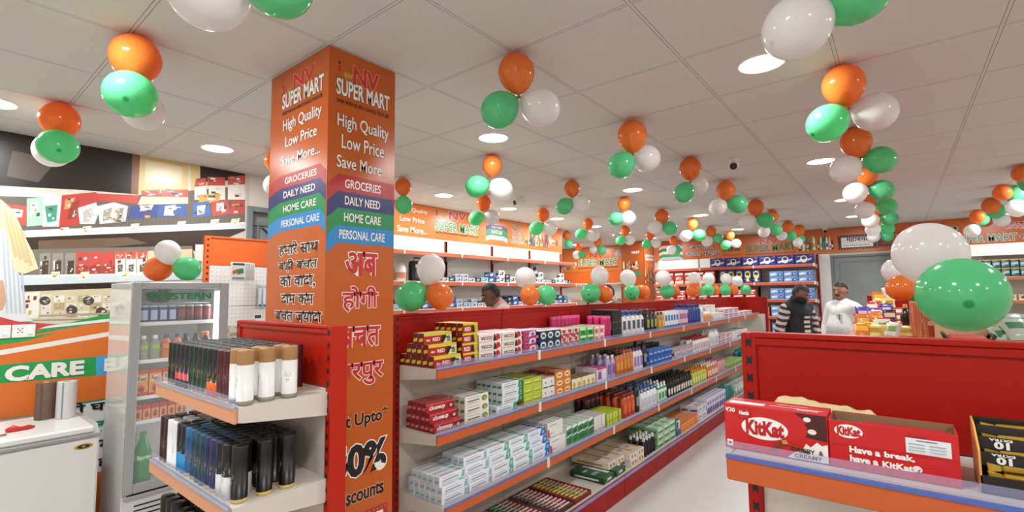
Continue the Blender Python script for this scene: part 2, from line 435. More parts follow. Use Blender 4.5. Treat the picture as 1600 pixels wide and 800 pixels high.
 ('e9e4d8',[(1.533,2.054),(1.597,2.058),(1.595,1.816),(1.541,1.809)]),
 ('8b6a4c',[(1.558,1.91),(1.587,1.911),(1.584,1.844),(1.56,1.838)]),
 ('cfdadf',[(0.473,1.763),(1.517,1.809),(1.615,1.811),(1.617,1.755),(0.476,1.693)]),
 ('eef2f2',[(0.473,1.763),(1.615,1.817),(1.616,1.8),(0.473,1.75)]),
 ('efe6c6',[(0.633,1.79),(0.68,1.796),(0.673,1.74),(0.629,1.735)]),
 ('efe6c6',[(0.793,1.794),(0.843,1.8),(0.835,1.743),(0.788,1.737)]),
 ('efe6c6',[(1.035,1.801),(1.091,1.808),(1.081,1.747),(1.029,1.741)]),
 ('efe6c6',[(1.286,1.808),(1.349,1.815),(1.338,1.751),(1.28,1.745)]),
 ('2c211b',[(0.476,1.693),(1.007,1.716),(1.009,1.666),(0.491,1.649)]),
 ('cfc09a',[(0.491,1.649),(1.008,1.676),(1.018,1.443),(0.532,1.453)]),
 ('efe9dc',[(0.497,1.64),(0.58,1.648),(0.582,1.468),(0.525,1.462)]),
 ('e4dcc8',[(0.588,1.63),(0.64,1.634),(0.648,1.465),(0.595,1.463)]),
 ('e9e2d2',[(0.654,1.62),(0.712,1.624),(0.711,1.573),(0.656,1.574)]),
 ('b59d6e',[(0.657,1.565),(0.715,1.569),(0.713,1.518),(0.659,1.519)]),
 ('d8c9a8',[(0.659,1.51),(0.717,1.513),(0.716,1.462),(0.661,1.465)]),
 ('d8c9a8',[(0.719,1.62),(0.779,1.624),(0.777,1.572),(0.721,1.573)]),
 ('e9e2d2',[(0.722,1.564),(0.781,1.567),(0.78,1.515),(0.724,1.517)]),
 ('b59d6e',[(0.724,1.508),(0.784,1.511),(0.782,1.459),(0.726,1.462)]),
 ('b59d6e',[(0.786,1.619),(0.847,1.623),(0.846,1.57),(0.788,1.572)]),
 ('d8c9a8',[(0.789,1.562),(0.85,1.566),(0.849,1.513),(0.791,1.515)]),
 ('e9e2d2',[(0.791,1.506),(0.852,1.508),(0.851,1.456),(0.793,1.459)]),
 ('e9e2d2',[(0.855,1.618),(0.918,1.622),(0.917,1.569),(0.857,1.57)]),
 ('b59d6e',[(0.857,1.561),(0.921,1.564),(0.919,1.511),(0.86,1.513)]),
 ('d8c9a8',[(0.86,1.503),(0.923,1.506),(0.922,1.453),(0.862,1.455)]),
 ('d8c9a8',[(0.926,1.617),(0.991,1.622),(0.989,1.567),(0.928,1.569)]),
 ('e9e2d2',[(0.928,1.559),(0.994,1.562),(0.992,1.508),(0.93,1.51)]),
 ('b59d6e',[(0.931,1.501),(0.996,1.503),(0.994,1.449),(0.933,1.452)]),
 ('3a2f28',[(0.787,1.515),(0.784,1.499),(0.772,1.487),(0.757,1.484),(0.741,1.489),(0.729,1.501),(0.724,1.517),(0.727,1.533),(0.738,1.545),(0.754,1.549),(0.77,1.544),(0.782,1.532)]),
 ('3a2f28',[(0.958,1.495),(0.954,1.478),(0.942,1.466),(0.925,1.462),(0.908,1.467),(0.895,1.48),(0.89,1.497),(0.894,1.514),(0.905,1.526),(0.922,1.53),(0.939,1.525),(0.952,1.512)]),
 ('3a2f28',[(0.639,1.584),(0.636,1.568),(0.625,1.557),(0.611,1.553),(0.596,1.557),(0.585,1.569),(0.58,1.585),(0.583,1.601),(0.593,1.612),(0.608,1.616),(0.623,1.612),(0.634,1.6)]),
 ('3a2f28',[(0.879,1.579),(0.875,1.563),(0.863,1.551),(0.847,1.547),(0.83,1.551),(0.818,1.564),(0.813,1.581),(0.817,1.597),(0.828,1.609),(0.844,1.613),(0.861,1.609),(0.874,1.596)]),
 ('a99b84',[(0.581,1.486),(1.016,1.488),(1.017,1.473),(0.582,1.473)]),
 ('dfe0e0',[(0.245,2.181),(0.39,2.2),(0.435,2.027),(0.473,1.763),(0.517,1.498),(0.557,1.443),(0.282,1.444)]),
 ('b9c2cc',[(0.371,2.109),(0.38,2.11),(0.433,1.501),(0.421,1.501)]),
 ('b9c2cc',[(0.394,2.068),(0.403,2.069),(0.455,1.5),(0.442,1.501)]),
 ('b9c2cc',[(0.417,2.026),(0.426,2.027),(0.476,1.499),(0.464,1.5)]),
 ('b9c2cc',[(0.441,1.983),(0.45,1.984),(0.498,1.498),(0.485,1.499)]),
 ('b9c2cc',[(0.464,1.941),(0.474,1.941),(0.52,1.498),(0.507,1.498)]),
 ('e3d3a6',[(0.238,2.309),(0.362,2.276),(0.427,2.205),(0.492,2.023),(0.535,1.918),(0.566,1.811),(0.497,1.773),(0.447,1.789),(0.43,1.894),(0.391,2.068),(0.248,2.118)]),
 ('cdb67e',[(0.378,2.198),(0.387,2.2),(0.46,1.896),(0.442,1.886)]),
 ('cdb67e',[(0.404,2.162),(0.413,2.163),(0.486,1.875),(0.468,1.865)]),
 ('cdb67e',[(0.431,2.125),(0.44,2.126),(0.513,1.854),(0.494,1.844)]),
 ('cdb67e',[(0.457,2.087),(0.467,2.088),(0.539,1.832),(0.52,1.823)]),
 ('cf9a78',[(0.268,1.717),(0.398,1.727),(0.42,1.588),(0.405,1.524),(0.278,1.507)]),
 ('c4302a',[(0.28,1.478),(0.395,1.481),(0.488,1.442),(0.701,1.412),(0.586,1.379),(0.4,1.374),(0.285,1.374)]),
 ('2f9a4c',[(0.287,1.34),(0.402,1.344),(0.635,1.393),(1.001,1.488),(1.003,1.434),(0.403,1.331),(0.289,1.299)]),
 ('e9efe6',[(0.634,1.407),(1.002,1.444),(1.003,1.42),(0.586,1.388)]),
 ('d9702c',[(0.288,1.307),(0.403,1.327),(1.003,1.42),(1.03,0.786),(0.314,0.803)]),
 ('2f9a4c',[(0.29,1.278),(0.526,1.308),(0.687,1.354),(0.403,1.331),(0.288,1.315)]),
 ('f1ece4',[(0.292,1.245),(0.406,1.258),(1.006,1.346),(1.008,1.312),(0.408,1.224),(0.293,1.207)]),
 ('2a9a52',[(0.296,1.157),(0.411,1.16),(0.908,1.162),(0.914,1.019),(0.417,1.037),(0.302,1.033)]),
 ('4aa3dc',[(0.908,1.162),(1.014,1.165),(1.02,1.019),(0.914,1.019)]),
 ('eef0ee',[(0.727,0.841),(1.027,0.839),(1.05,0.3),(0.944,0.307),(0.748,0.363)]),
 ('2f7f4a',[(0.744,0.838),(1.027,0.844),(1.028,0.829),(0.745,0.82)]),
 ('d9702c',[(0.748,0.363),(0.944,0.307),(1.05,0.3),(1.075,-0.303),(0.775,-0.225)])]

BALLOONS = [
 ('ceiling row along the main aisle', [('o',1.756,1.363,2.649,0.19,0.03,-0.98,0.0839,0.1038),('g',1.715,1.435,2.472,0.54,-0.61,0.58,0.0946,0.0916),('w',1.853,1.292,2.49,-0.51,0.72,0.48,0.097,0.0954)]),
 ('ceiling row along the main aisle', [('o',2.957,1.325,2.638,0.17,0.05,-0.98,0.0983,0.1112),('g',2.93,1.397,2.446,0.46,-0.53,0.71,0.0919,0.0941),('w',3.093,1.29,2.508,-0.5,0.76,0.42,0.1033,0.0947)]),
 ('ceiling row along the main aisle', [('o',4.133,1.333,2.654,0.16,0.07,-0.99,0.0935,0.099),('g',4.096,1.38,2.442,0.36,-0.4,0.84,0.088,0.0907),('w',4.26,1.318,2.525,-0.45,0.76,0.47,0.0967,0.0912)]),
 ('ceiling row along the main aisle', [('o',5.257,1.342,2.646,0.22,-0.01,-0.98,0.0932,0.1066),('w',5.236,1.422,2.471,0.54,-0.61,0.58,0.097,0.0903),('g',5.34,1.256,2.499,-0.53,0.76,0.37,0.1066,0.0966)]),
 ('ceiling row along the main aisle', [('o',6.579,1.337,2.644,0.18,0.03,-0.98,0.0963,0.1083),('w',6.546,1.433,2.463,0.56,-0.65,0.51,0.1208,0.1047),('g',6.665,1.25,2.479,-0.53,0.74,0.41,0.1204,0.1003)]),
 ('ceiling row along the main aisle', [('o',7.658,1.351,2.657,0.05,0.17,-0.98,0.0916,0.0961),('w',7.612,1.452,2.436,0.49,-0.58,0.65,0.0826,0.0735),('g',7.715,1.321,2.462,-0.42,0.63,0.65,0.0916,0.0824)]),
 ('ceiling row along the main aisle', [('o',9.082,1.374,2.657,0.05,0.22,-0.98,0.0959,0.0959),('w',9.033,1.461,2.501,0.57,-0.63,0.53,0.0855,0.0801),('g',9.183,1.36,2.508,-0.39,0.62,0.68,0.1012,0.0906)]),
 ('ceiling row along the main aisle', [('o',9.802,1.307,2.662,0.13,0.09,-0.99,0.1021,0.0908),('w',9.766,1.334,2.437,0.21,-0.22,0.95,0.0967,0.0739),('g',9.923,1.319,2.51,-0.08,0.42,0.9,0.0964,0.0851)]),
 ('ceiling row behind the long red gondola', [('o',2.977,2.577,2.66,0.03,0.22,-0.98,0.0852,0.0931),('g',2.905,2.689,2.488,0.61,-0.68,0.41,0.1038,0.0958),('w',3.051,2.541,2.465,-0.46,0.62,0.63,0.107,0.099)]),
 ('ceiling row behind the long red gondola', [('o',4.155,2.528,2.658,0.16,0.07,-0.99,0.078,0.0943),('g',4.117,2.598,2.474,0.49,-0.56,0.67,0.0878,0.091),('w',4.236,2.477,2.512,-0.5,0.75,0.44,0.0979,0.0914)]),
 ('ceiling row behind the long red gondola', [('o',5.385,2.543,2.667,0.02,0.23,-0.97,0.0857,0.0857),('g',5.31,2.626,2.486,0.54,-0.6,0.59,0.0857,0.0896),('w',5.475,2.543,2.508,-0.41,0.62,0.67,0.1055,0.1016)]),
 ('ceiling row behind the long red gondola', [('o',6.481,2.507,2.642,0.17,0.06,-0.98,0.0932,0.111),('w',6.395,2.579,2.487,0.62,-0.68,0.39,0.1069,0.098),('g',6.551,2.425,2.475,-0.5,0.69,0.52,0.1065,0.0977)]),
 ('ceiling row behind the long red gondola', [('o',7.658,2.471,2.657,0.15,0.07,-0.99,0.0857,0.0958),('w',7.624,2.568,2.473,0.57,-0.65,0.51,0.1061,0.096),('g',7.737,2.394,2.479,-0.51,0.71,0.49,0.1109,0.0907)]),
 ('ceiling row behind the long red gondola', [('o',8.792,2.52,2.651,0.26,-0.05,-0.96,0.0847,0.1017),('w',8.78,2.589,2.479,0.51,-0.58,0.64,0.1019,0.1019),('g',8.874,2.433,2.527,-0.54,0.8,0.25,0.096,0.0847)]),
 ('ceiling row behind the long red gondola', [('o',9.816,2.462,2.666,0.2,0.01,-0.98,0.0862,0.0862),('w',9.92,2.384,2.509,-0.53,0.75,0.4,0.0987,0.0863),('g',9.773,2.54,2.478,0.53,-0.61,0.58,0.1046,0.0923)]),
 ('ceiling row by the wall banner', [('o',4.144,3.725,2.655,0.13,0.1,-0.99,0.0898,0.0972),('g',4.098,3.805,2.476,0.54,-0.6,0.59,0.0898,0.0898),('w',4.228,3.673,2.496,-0.5,0.72,0.47,0.1013,0.0901)]),
 ('ceiling row by the wall banner', [('o',5.27,3.666,2.65,0.12,0.1,-0.99,0.0817,0.1031),('g',5.221,3.749,2.465,0.55,-0.62,0.55,0.0988,0.0988),('w',5.355,3.614,2.468,-0.48,0.67,0.56,0.1078,0.0948)]),
 ('ceiling row by the wall banner', [('o',6.477,3.666,2.654,0.07,0.18,-0.98,0.0738,0.0985),('g',6.415,3.763,2.497,0.61,-0.68,0.41,0.0935,0.0886),('w',6.553,3.624,2.479,-0.46,0.65,0.61,0.1037,0.0987)]),
 ('ceiling row by the wall banner', [('o',7.731,3.649,2.664,0.13,0.11,-0.99,0.0835,0.089),('g',7.669,3.71,2.491,0.53,-0.59,0.61,0.0835,0.0946),('w',7.826,3.618,2.508,-0.46,0.68,0.57,0.1004,0.0948)]),
 ('ceiling row by the wall banner', [('o',8.678,3.592,2.662,0.22,-0.0,-0.98,0.0664,0.0905),('g',8.643,3.657,2.49,0.54,-0.6,0.59,0.0905,0.0905),('w',8.774,3.522,2.509,-0.51,0.74,0.45,0.0967,0.0907)]),
 ('ceiling row by the wall banner', [('o',9.924,3.603,2.659,0.15,0.06,-0.99,0.0935,0.0935),('g',10.048,3.594,2.479,-0.35,0.54,0.76,0.1069,0.1069),('w',9.848,3.629,2.461,0.44,-0.46,0.77,0.1004,0.1004)]),
 ('far ceiling corner by the back recess', [('o',7.612,4.766,2.663,0.28,-0.03,-0.96,0.0776,0.0895),('g',7.641,4.75,2.502,-0.07,0.16,0.98,0.0895,0.0835)]),
 ('far ceiling corner by the back recess', [('o',9.006,4.878,2.658,0.13,0.11,-0.99,0.0875,0.0943),('w',8.976,4.968,2.5,0.6,-0.65,0.47,0.0877,0.081),('g',9.07,4.82,2.483,-0.46,0.65,0.6,0.1077,0.0902)]),
 ('far ceiling corner by the back recess', [('o',9.907,5.887,2.669,0.21,-0.0,-0.98,0.0731,0.0838),('w',9.968,5.975,2.499,0.48,-0.5,0.72,0.1068,0.0992),('g',9.911,5.791,2.492,-0.44,0.65,0.62,0.0914,0.099)]),
 ('far ceiling corner by the back recess', [('o',10.606,5.106,2.676,0.21,0.03,-0.98,0.092,0.0766),('w',10.614,5.2,2.535,0.58,-0.64,0.5,0.0998,0.0921),('g',10.722,5.051,2.545,-0.52,0.75,0.41,0.1073,0.095)]),
 ('ceiling beside the orange pillar', [('o',2.993,3.757,2.661,0.15,0.11,-0.98,0.0789,0.0916),('g',3.008,3.762,2.478,-0.01,0.06,1.0,0.0928,0.0884)]),
 ('ceiling beside the orange pillar', [('o',1.756,3.787,2.662,0.07,0.2,-0.98,0.0708,0.0911),('w',1.769,3.825,2.475,0.03,0.0,1.0,0.0712,0.0864)]),
 ('ceiling above the fridge and freezer', [('o',0.57,2.562,2.651,0.08,0.15,-0.99,0.1208,0.1053),('w',0.64,2.713,2.474,-0.19,0.26,0.95,0.1048,0.0869),('g',0.545,2.503,2.462,0.31,0.8,0.51,0.1191,0.0914)]),
 ('ceiling above the fridge and freezer', [('o',0.505,3.806,2.662,-0.03,0.28,-0.96,0.1245,0.0906),('w',0.511,4.036,2.514,0.19,-0.16,0.97,0.1346,0.1069),('g',0.496,3.741,2.474,0.08,0.91,0.41,0.1326,0.0952)]),
 ('ceiling right above the photographer', [('w',0.47,1.428,2.428,0.69,-0.71,0.17,0.1122,0.1139),('g',0.582,1.256,2.434,-0.54,0.84,-0.03,0.0949,0.0828)]),
 ('ceiling garland over the right aisle', [('w',1.51,0.179,2.331,0.57,-0.62,0.54,0.0864,0.1008),('g',1.605,0.046,2.432,-0.41,0.76,-0.51,0.1064,0.0904)]),
 ('ceiling garland over the right aisle', [('o',2.944,0.16,2.649,0.31,-0.13,-0.94,0.1085,0.1036),('g',2.903,0.236,2.453,0.52,-0.61,0.6,0.1135,0.0904),('w',3.079,0.04,2.515,-0.56,0.79,0.24,0.1425,0.1028)]),
 ('ceiling garland over the right aisle', [('o',4.165,0.175,2.65,0.33,-0.16,-0.93,0.1095,0.1027),('w',4.152,0.246,2.458,0.51,-0.6,0.62,0.1217,0.101),('g',4.278,0.048,2.519,-0.56,0.8,0.18,0.1301,0.0958)]),
 ('ceiling garland over the right aisle', [('o',5.498,0.168,2.664,0.23,-0.02,-0.97,0.101,0.0891),('w',5.465,0.262,2.497,0.58,-0.67,0.46,0.1253,0.0985),('g',5.593,0.067,2.514,-0.54,0.76,0.35,0.1277,0.095)]),
 ('ceiling garland over the right aisle', [('o',6.857,0.188,2.672,0.41,-0.25,-0.88,0.0957,0.081),('w',6.821,0.25,2.507,0.56,-0.65,0.52,0.1293,0.1034),('g',6.979,0.045,2.548,-0.57,0.8,0.2,0.1325,0.092)]),
 ('ceiling garland over the right aisle', [('o',7.999,0.181,2.672,0.41,-0.27,-0.87,0.0939,0.0811),('w',7.939,0.237,2.509,0.57,-0.66,0.49,0.1241,0.0899),('g',8.121,0.035,2.538,-0.57,0.79,0.25,0.128,0.0853)]),
 ('ceiling garland over the right aisle', [('o',9.065,0.174,2.676,0.26,-0.08,-0.96,0.0868,0.0771),('w',9.052,0.246,2.496,0.56,-0.64,0.53,0.1257,0.087),('g',9.162,0.075,2.506,-0.52,0.73,0.44,0.1157,0.0819)]),
 ('ceiling garland over the right aisle', [('o',10.002,0.181,2.678,0.2,-0.01,-0.98,0.0849,0.0743),('w',9.978,0.269,2.47,0.55,-0.64,0.54,0.133,0.0745),('g',10.095,0.089,2.476,-0.51,0.7,0.51,0.1168,0.0796)]),
 ('ceiling garland near the right shelves', [('o',6.466,-0.971,2.668,0.73,-0.65,-0.21,0.0604,0.0846),('w',6.751,-1.059,2.732,0.2,0.22,-0.96,0.1213,0.1031),('g',6.603,-1.048,2.595,-0.21,0.38,0.9,0.1208,0.0846)]),
 ('ceiling garland near the right shelves', [('o',7.618,-0.976,2.666,0.65,-0.64,-0.41,0.0935,0.0863),('w',7.737,-1.095,2.489,-0.2,0.25,0.95,0.1083,0.0938),('g',7.761,-1.114,2.681,-0.22,0.58,-0.79,0.1798,0.0971)]),
 ('ceiling garland near the right shelves', [('o',8.628,-0.992,2.666,0.55,-0.47,-0.7,0.1198,0.0867),('w',8.943,-1.116,2.494,-0.32,0.43,0.84,0.1077,0.0829),('g',8.801,-1.054,2.602,0.74,-0.05,-0.67,0.1528,0.0991)]),
 ('ceiling garland near the right shelves', [('o',9.83,-0.976,2.667,0.17,0.08,-0.98,0.114,0.0855),('w',9.843,-0.907,2.448,0.33,-0.41,0.85,0.1525,0.1096),('g',10.012,-1.031,2.622,-0.37,0.77,-0.52,0.1425,0.1045)]),
 ('ceiling garland near the right shelves', [('o',10.78,-1.164,2.68,0.62,-0.48,-0.62,0.0929,0.0722),('g',10.913,-1.237,2.592,-0.29,0.53,0.8,0.1754,0.1342)]),
 ('top edge of the long red gondola', [('w',1.937,2.165,1.751,-0.01,0.27,-0.96,0.0876,0.0953),('g',1.859,2.25,1.589,0.59,-0.65,0.49,0.0984,0.0927),('o',1.965,2.117,1.587,-0.45,0.67,0.59,0.0814,0.0851)]),
 ('top edge of the long red gondola', [('w',3.069,2.316,1.723,0.48,-0.36,-0.8,0.0904,0.0879),('o',3.021,2.239,1.583,0.86,0.46,0.2,0.085,0.0825),('g',3.174,2.189,1.584,-0.52,0.74,0.42,0.07,0.0875)]),
 ('top edge of the long red gondola', [('w',4.052,2.184,1.755,0.06,0.19,-0.98,0.0884,0.0933),('g',3.919,2.208,1.594,0.94,0.3,0.14,0.0988,0.0958),('o',4.086,2.155,1.582,-0.37,0.57,0.73,0.0719,0.0809)]),
 ('top edge of the long red gondola', [('w',4.885,2.29,1.756,0.45,-0.33,-0.83,0.0937,0.0902),('g',4.801,2.215,1.595,0.93,0.31,0.22,0.0898,0.0898),('o',4.962,2.161,1.6,-0.5,0.72,0.49,0.076,0.0864)]),
 ('top edge of the long red gondola', [('w',5.75,2.232,1.769,0.41,-0.28,-0.86,0.1001,0.0961),('g',5.834,2.222,1.605,0.93,0.29,0.24,0.0998,0.0934),('o',6.003,2.205,1.604,-0.43,0.64,0.63,0.0718,0.0838)]),
 ('top edge of the long red gondola', [('w',6.942,2.245,1.781,0.21,-0.01,-0.98,0.0945,0.0945),('o',6.847,2.237,1.613,0.44,-0.42,0.79,0.1077,0.0988),('g',7.026,2.22,1.605,0.87,0.44,0.22,0.0718,0.0808)]),
 ('top edge of the long red gondola', [('w',7.626,2.252,1.784,0.29,-0.11,-0.95,0.0975,0.0975),('g',7.494,2.226,1.612,0.96,0.18,0.21,0.0972,0.0923),('o',7.656,2.181,1.617,-0.38,0.6,0.7,0.068,0.0778)]),
 ('top edge of the long red gondola', [('w',8.515,2.233,1.801,0.29,-0.12,-0.95,0.0961,0.0961),('g',8.422,2.232,1.617,0.98,0.12,0.19,0.1066,0.0959),('o',8.586,2.15,1.621,-0.45,0.65,0.62,0.0853,0.0906)]),
 ('top edge of the long red gondola', [('w',9.79,2.372,1.78,0.56,-0.48,-0.68,0.1054,0.1115),('g',9.877,2.25,1.621,0.9,0.39,0.2,0.1088,0.0967)]),
 ('top of the glass fridge', [('w',1.132,4.018,1.92,0.29,-0.05,-0.96,0.1036,0.0714),('o',1.111,4.135,1.803,0.62,-0.65,0.43,0.1053,0.0824),('g',1.239,3.962,1.801,-0.55,0.77,0.33,0.103,0.0801)]),
 ('top edge of the near right unit', [('w',1.901,-0.079,1.703,0.56,-0.41,-0.72,0.1129,0.0842),('g',1.68,-0.125,1.584,0.97,0.05,0.23,0.1226,0.0817)]),
 ('near right gondola edge behind the big pair', [('w',4.073,0.006,1.718,0.49,-0.35,-0.79,0.0581,0.0663),('g',4.127,-0.079,1.597,-0.43,0.68,0.59,0.0536,0.0618),('o',3.96,-0.012,1.606,0.51,-0.37,0.77,0.0412,0.0371)]),
]

# ------------------------------------------------------------------ the room
def struct(name, mb, loc=(0,0,0)): return tag(mb.build(name, None, loc), kind='structure')
WALLP = mat('d9d2c8', .8, noise=.03)
struct('floor', MB().box(-2.6, 11, -4.1, 7.6, -.1, 0, mat('cac5c2', .3, noise=.08, nscale=7, bump=.04)))
struct('ceiling', MB().box(-2.6, 11, -4.1, 7.6, CEIL, CEIL+.1, ceiling_material()))
struct('wall_left', MB().box(-2.6, 1.95, 4.75, 4.87, 0, CEIL, WALLP).box(2.86, 7.4, 4.75, 4.87, 0, CEIL, WALLP).box(1.95, 2.86, 4.75, 4.87, 2.45, CEIL, WALLP))
struct('wall_recess', MB().box(7.28, 7.4, 4.87, 7.5, 0, CEIL, WALLP))
struct('wall_far_left', MB().box(7.28, 11, 7.5, 7.6, 0, CEIL, WALLP))
struct('wall_back', MB().box(10.85, 11, -4.1, -.09, 0, CEIL, WALLP).box(10.85, 11, .96, 7.5, 0, CEIL, WALLP).box(10.85, 11, -.09, .96, 2.24, CEIL, WALLP))
struct('wall_right', MB().box(-2.6, 11, -4.1, -4.0, 0, CEIL, WALLP))
struct('wall_front', MB().box(-2.6, -2.5, -4.0, 4.75, 0, CEIL, WALLP))
struct('trim_back', MB().box(10.8, 10.85, .97, 1.15, 0, 2.28, mat('e2ded8', .6), b=.004))
# grey doors
GREYD = mat('848a8a', .5, noise=.05, nscale=20); GREYF = mat('737b82', .5)
def door(name, label_mb): return label_mb
mb = MB(); mb.box(10.86, 10.92, -.05, .92, 0, 2.2, GREYD, b=.004)
for y0, y1 in ((-.09, -.05), (.92, .96)): mb.box(10.83, 10.93, y0, y1, 0, 2.24, GREYF, b=.004)
mb.box(10.83, 10.93, -.05, .92, 2.2, 2.24, GREYF, b=.004)
for a in ((.05, .82, .15, 1.0), (.05, .82, 1.1, 2.1)):
    mb.box(10.853, 10.86, a[0], a[1], a[2], a[2]+.02, GREYF); mb.box(10.853, 10.86, a[0], a[1], a[3], a[3]+.02, GREYF)
    mb.box(10.853, 10.86, a[0], a[0]+.02, a[2], a[3], GREYF); mb.box(10.853, 10.86, a[1], a[1]+.02, a[2], a[3], GREYF)
d = struct('door_1', mb)
h = MB(); h.tube([(10.86, .16, 1.62), (10.82, .16, 1.64), (10.82, .16, 1.82), (10.86, .16, 1.84)], .011, mat('aab0b3', .3, 1), 8)
tag(h.build('handle', d), 'grey pull handle')
mb = MB(); mb.box(2.0, 2.82, 4.79, 4.84, 0, 2.41, GREYD, b=.004)
for x0, x1 in ((1.95, 2.0), (2.82, 2.86)): mb.box(x0, x1, 4.72, 4.87, 0, 2.45, GREYF, b=.004)
mb.box(2.0, 2.82, 4.72, 4.87, 2.4, 2.45, GREYF, b=.004); mb.box(2.0, 2.82, 4.77, 4.79, 2.28, 2.31, GREYF)
mb.prism([(2.1, 2.26), (2.12, 2.26), (2.42, 2.0), (2.40, 2.0)], 4.775, 4.79, DARK); mb.box(2.06, 2.08, 4.775, 4.79, 1.2, 2.28, GREYF)
struct('door_2', mb)
# pillars
struct('pillar', MB().box(1.15, 1.515, 1.977, 2.53, 0, CEIL, mat('c9c0b6', .7), b=.002))
struct('far_pillar', MB().box(10.26, 10.85, 4.41, 4.95, 0, CEIL, mat('c9c0b6', .7), b=.002))

# ------------------------------------------------------------------ printed wrap on the near pillar
VIN = mat('c05a1a', .26, noise=.03, nscale=2); VINW = mat('f2ece6', .35); VRED = mat('c5252c', .35); VBLK = mat('1d1613', .35)
VNAVY = mat('2f2a68', .35); VGRN = mat('17894a', .35); VBLU = mat('2a86c9', .35); VMAR = mat('b4282c', .35); PEACH = mat('f0b08a', .35); GOLD = mat('c79a3a', .35)
t = thing('pillar_wrap', 'glossy orange advertising wrap printed in English and Hindi around the square pillar', 'advertising wrap', (1.15, 1.977, 0))
def offs(o, p): o.parent = p; o.matrix_parent_inverse = Matrix.Translation(-Vector(p.location)); return o
def sub(mb, name, par, label=None):
    o = mb.build(name); offs(o, par)
    if label: o['label'] = label
    return o
sub(MB().box(1.146, 1.517, 1.973, 1.977, .02, 2.745, VIN).box(1.146, 1.15, 1.977, 2.532, .02, 2.745, VIN), 'printed_sheet', t)
RX, UP, LX = (1,0,0), (0,0,1), (0,-1,0)
def onR(mb, body, a0, a1, z0, z1, m, **k): return mb.text(body, (a0, 1.9728, z0), RX, UP, a1-a0, z1-z0, m, **k)
def onL(mb, body, yhi, ylo, z0, z1, m, **k): return mb.text(body, (1.1458, yhi, z0), LX, UP, yhi-ylo, z1-z0, m, **k)
def ln(par, name, f, label=None):
    mb = MB(); f(mb); return sub(mb, name, par, label)
def nm1(mb):
    onR(mb, 'NV', 1.272, 1.418, 2.603, 2.695, VRED, bold=.03, outline=PEACH, ob=.025); onR(mb, 'SUPER MART', 1.185, 1.483, 2.528, 2.609, VINW, bold=.03, outline=VBLK)
    onR(mb, 'SHOP WITH US AND CHANGE YOUR LIFE', 1.187, 1.48, 2.49, 2.511, VBLK, bold=.02); cart(mb, (1.22, 1.9728, 2.609), RX, .05); figure(mb, (1.192, 1.9728, 2.64), RX, .014, .05)
def nm2(mb):
    onL(mb, 'NV', 2.297, 2.093, 2.621, 2.701, VRED, bold=.03, outline=PEACH, ob=.025); onL(mb, 'SUPER MART', 2.408, 2.014, 2.546, 2.626, VINW, bold=.03, outline=VBLK)
    onL(mb, 'SHOP WITH US AND CHANGE YOUR LIFE', 2.404, 2.022, 2.514, 2.534, VBLK, bold=.02); cart(mb, (1.1458, 2.36, 2.61), LX, .05); figure(mb, (1.1458, 2.41, 2.63), LX, .018, .045)
def cart(mb, o, right, s):
    mb.pic(o, right, UP, [(GOLD, [(0,.4*s),(.1*s,.42*s),(.2*s,.12*s),(.8*s,.12*s),(.8*s,.16*s),(.24*s,.17*s),(.2*s,.26*s),(.85*s,.3*s),(.95*s,.75*s),(.12*s,.75*s),(.06*s,.5*s),(0,.48*s)]),
        (GOLD, ell(.3*s,.05*s,.06*s,.05*s,8)), (GOLD, ell(.72*s,.05*s,.06*s,.05*s,8)), (VIN, rect(.3*s,.34*s,.35*s,.7*s)), (VIN, rect(.5*s,.54*s,.36*s,.7*s)), (VIN, rect(.7*s,.74*s,.38*s,.7*s))])
def figure(mb, o, right, w, hh):
    mb.pic(o, right, UP, [(VRED, [(0,0),(w,0),(w*.85,hh*.6),(w*.6,hh*.72),(w*.3,hh*.72),(w*.1,hh*.55)]), (VBLK, ell(w*.45,hh*.85,w*.32,hh*.14,10))])
ln(t, 'shop_name', nm1, 'red and white shop name lettering'); ln(t, 'shop_name', nm2, 'red and white shop name lettering')
mb = MB()
for s, a, b in (('High Quality', (1.193,1.479,2.362,2.442), (2.395,2.028,2.416,2.489)), ('Low Price', (1.216,1.451,2.28,2.346), (2.366,2.067,2.343,2.396)), ('Save More...', (1.193,1.475,2.187,2.246), (2.402,2.035,2.252,2.305))):
    mb = MB(); onR(mb, s, *a, VINW, bold=.01, outline=VBLK, ob=.02); sub(mb, 'slogan', t, 'white slogan lettering'); mb = MB(); onL(mb, s, *b, VINW, bold=.01, outline=VBLK, ob=.02); sub(mb, 'slogan', t, 'white slogan lettering')
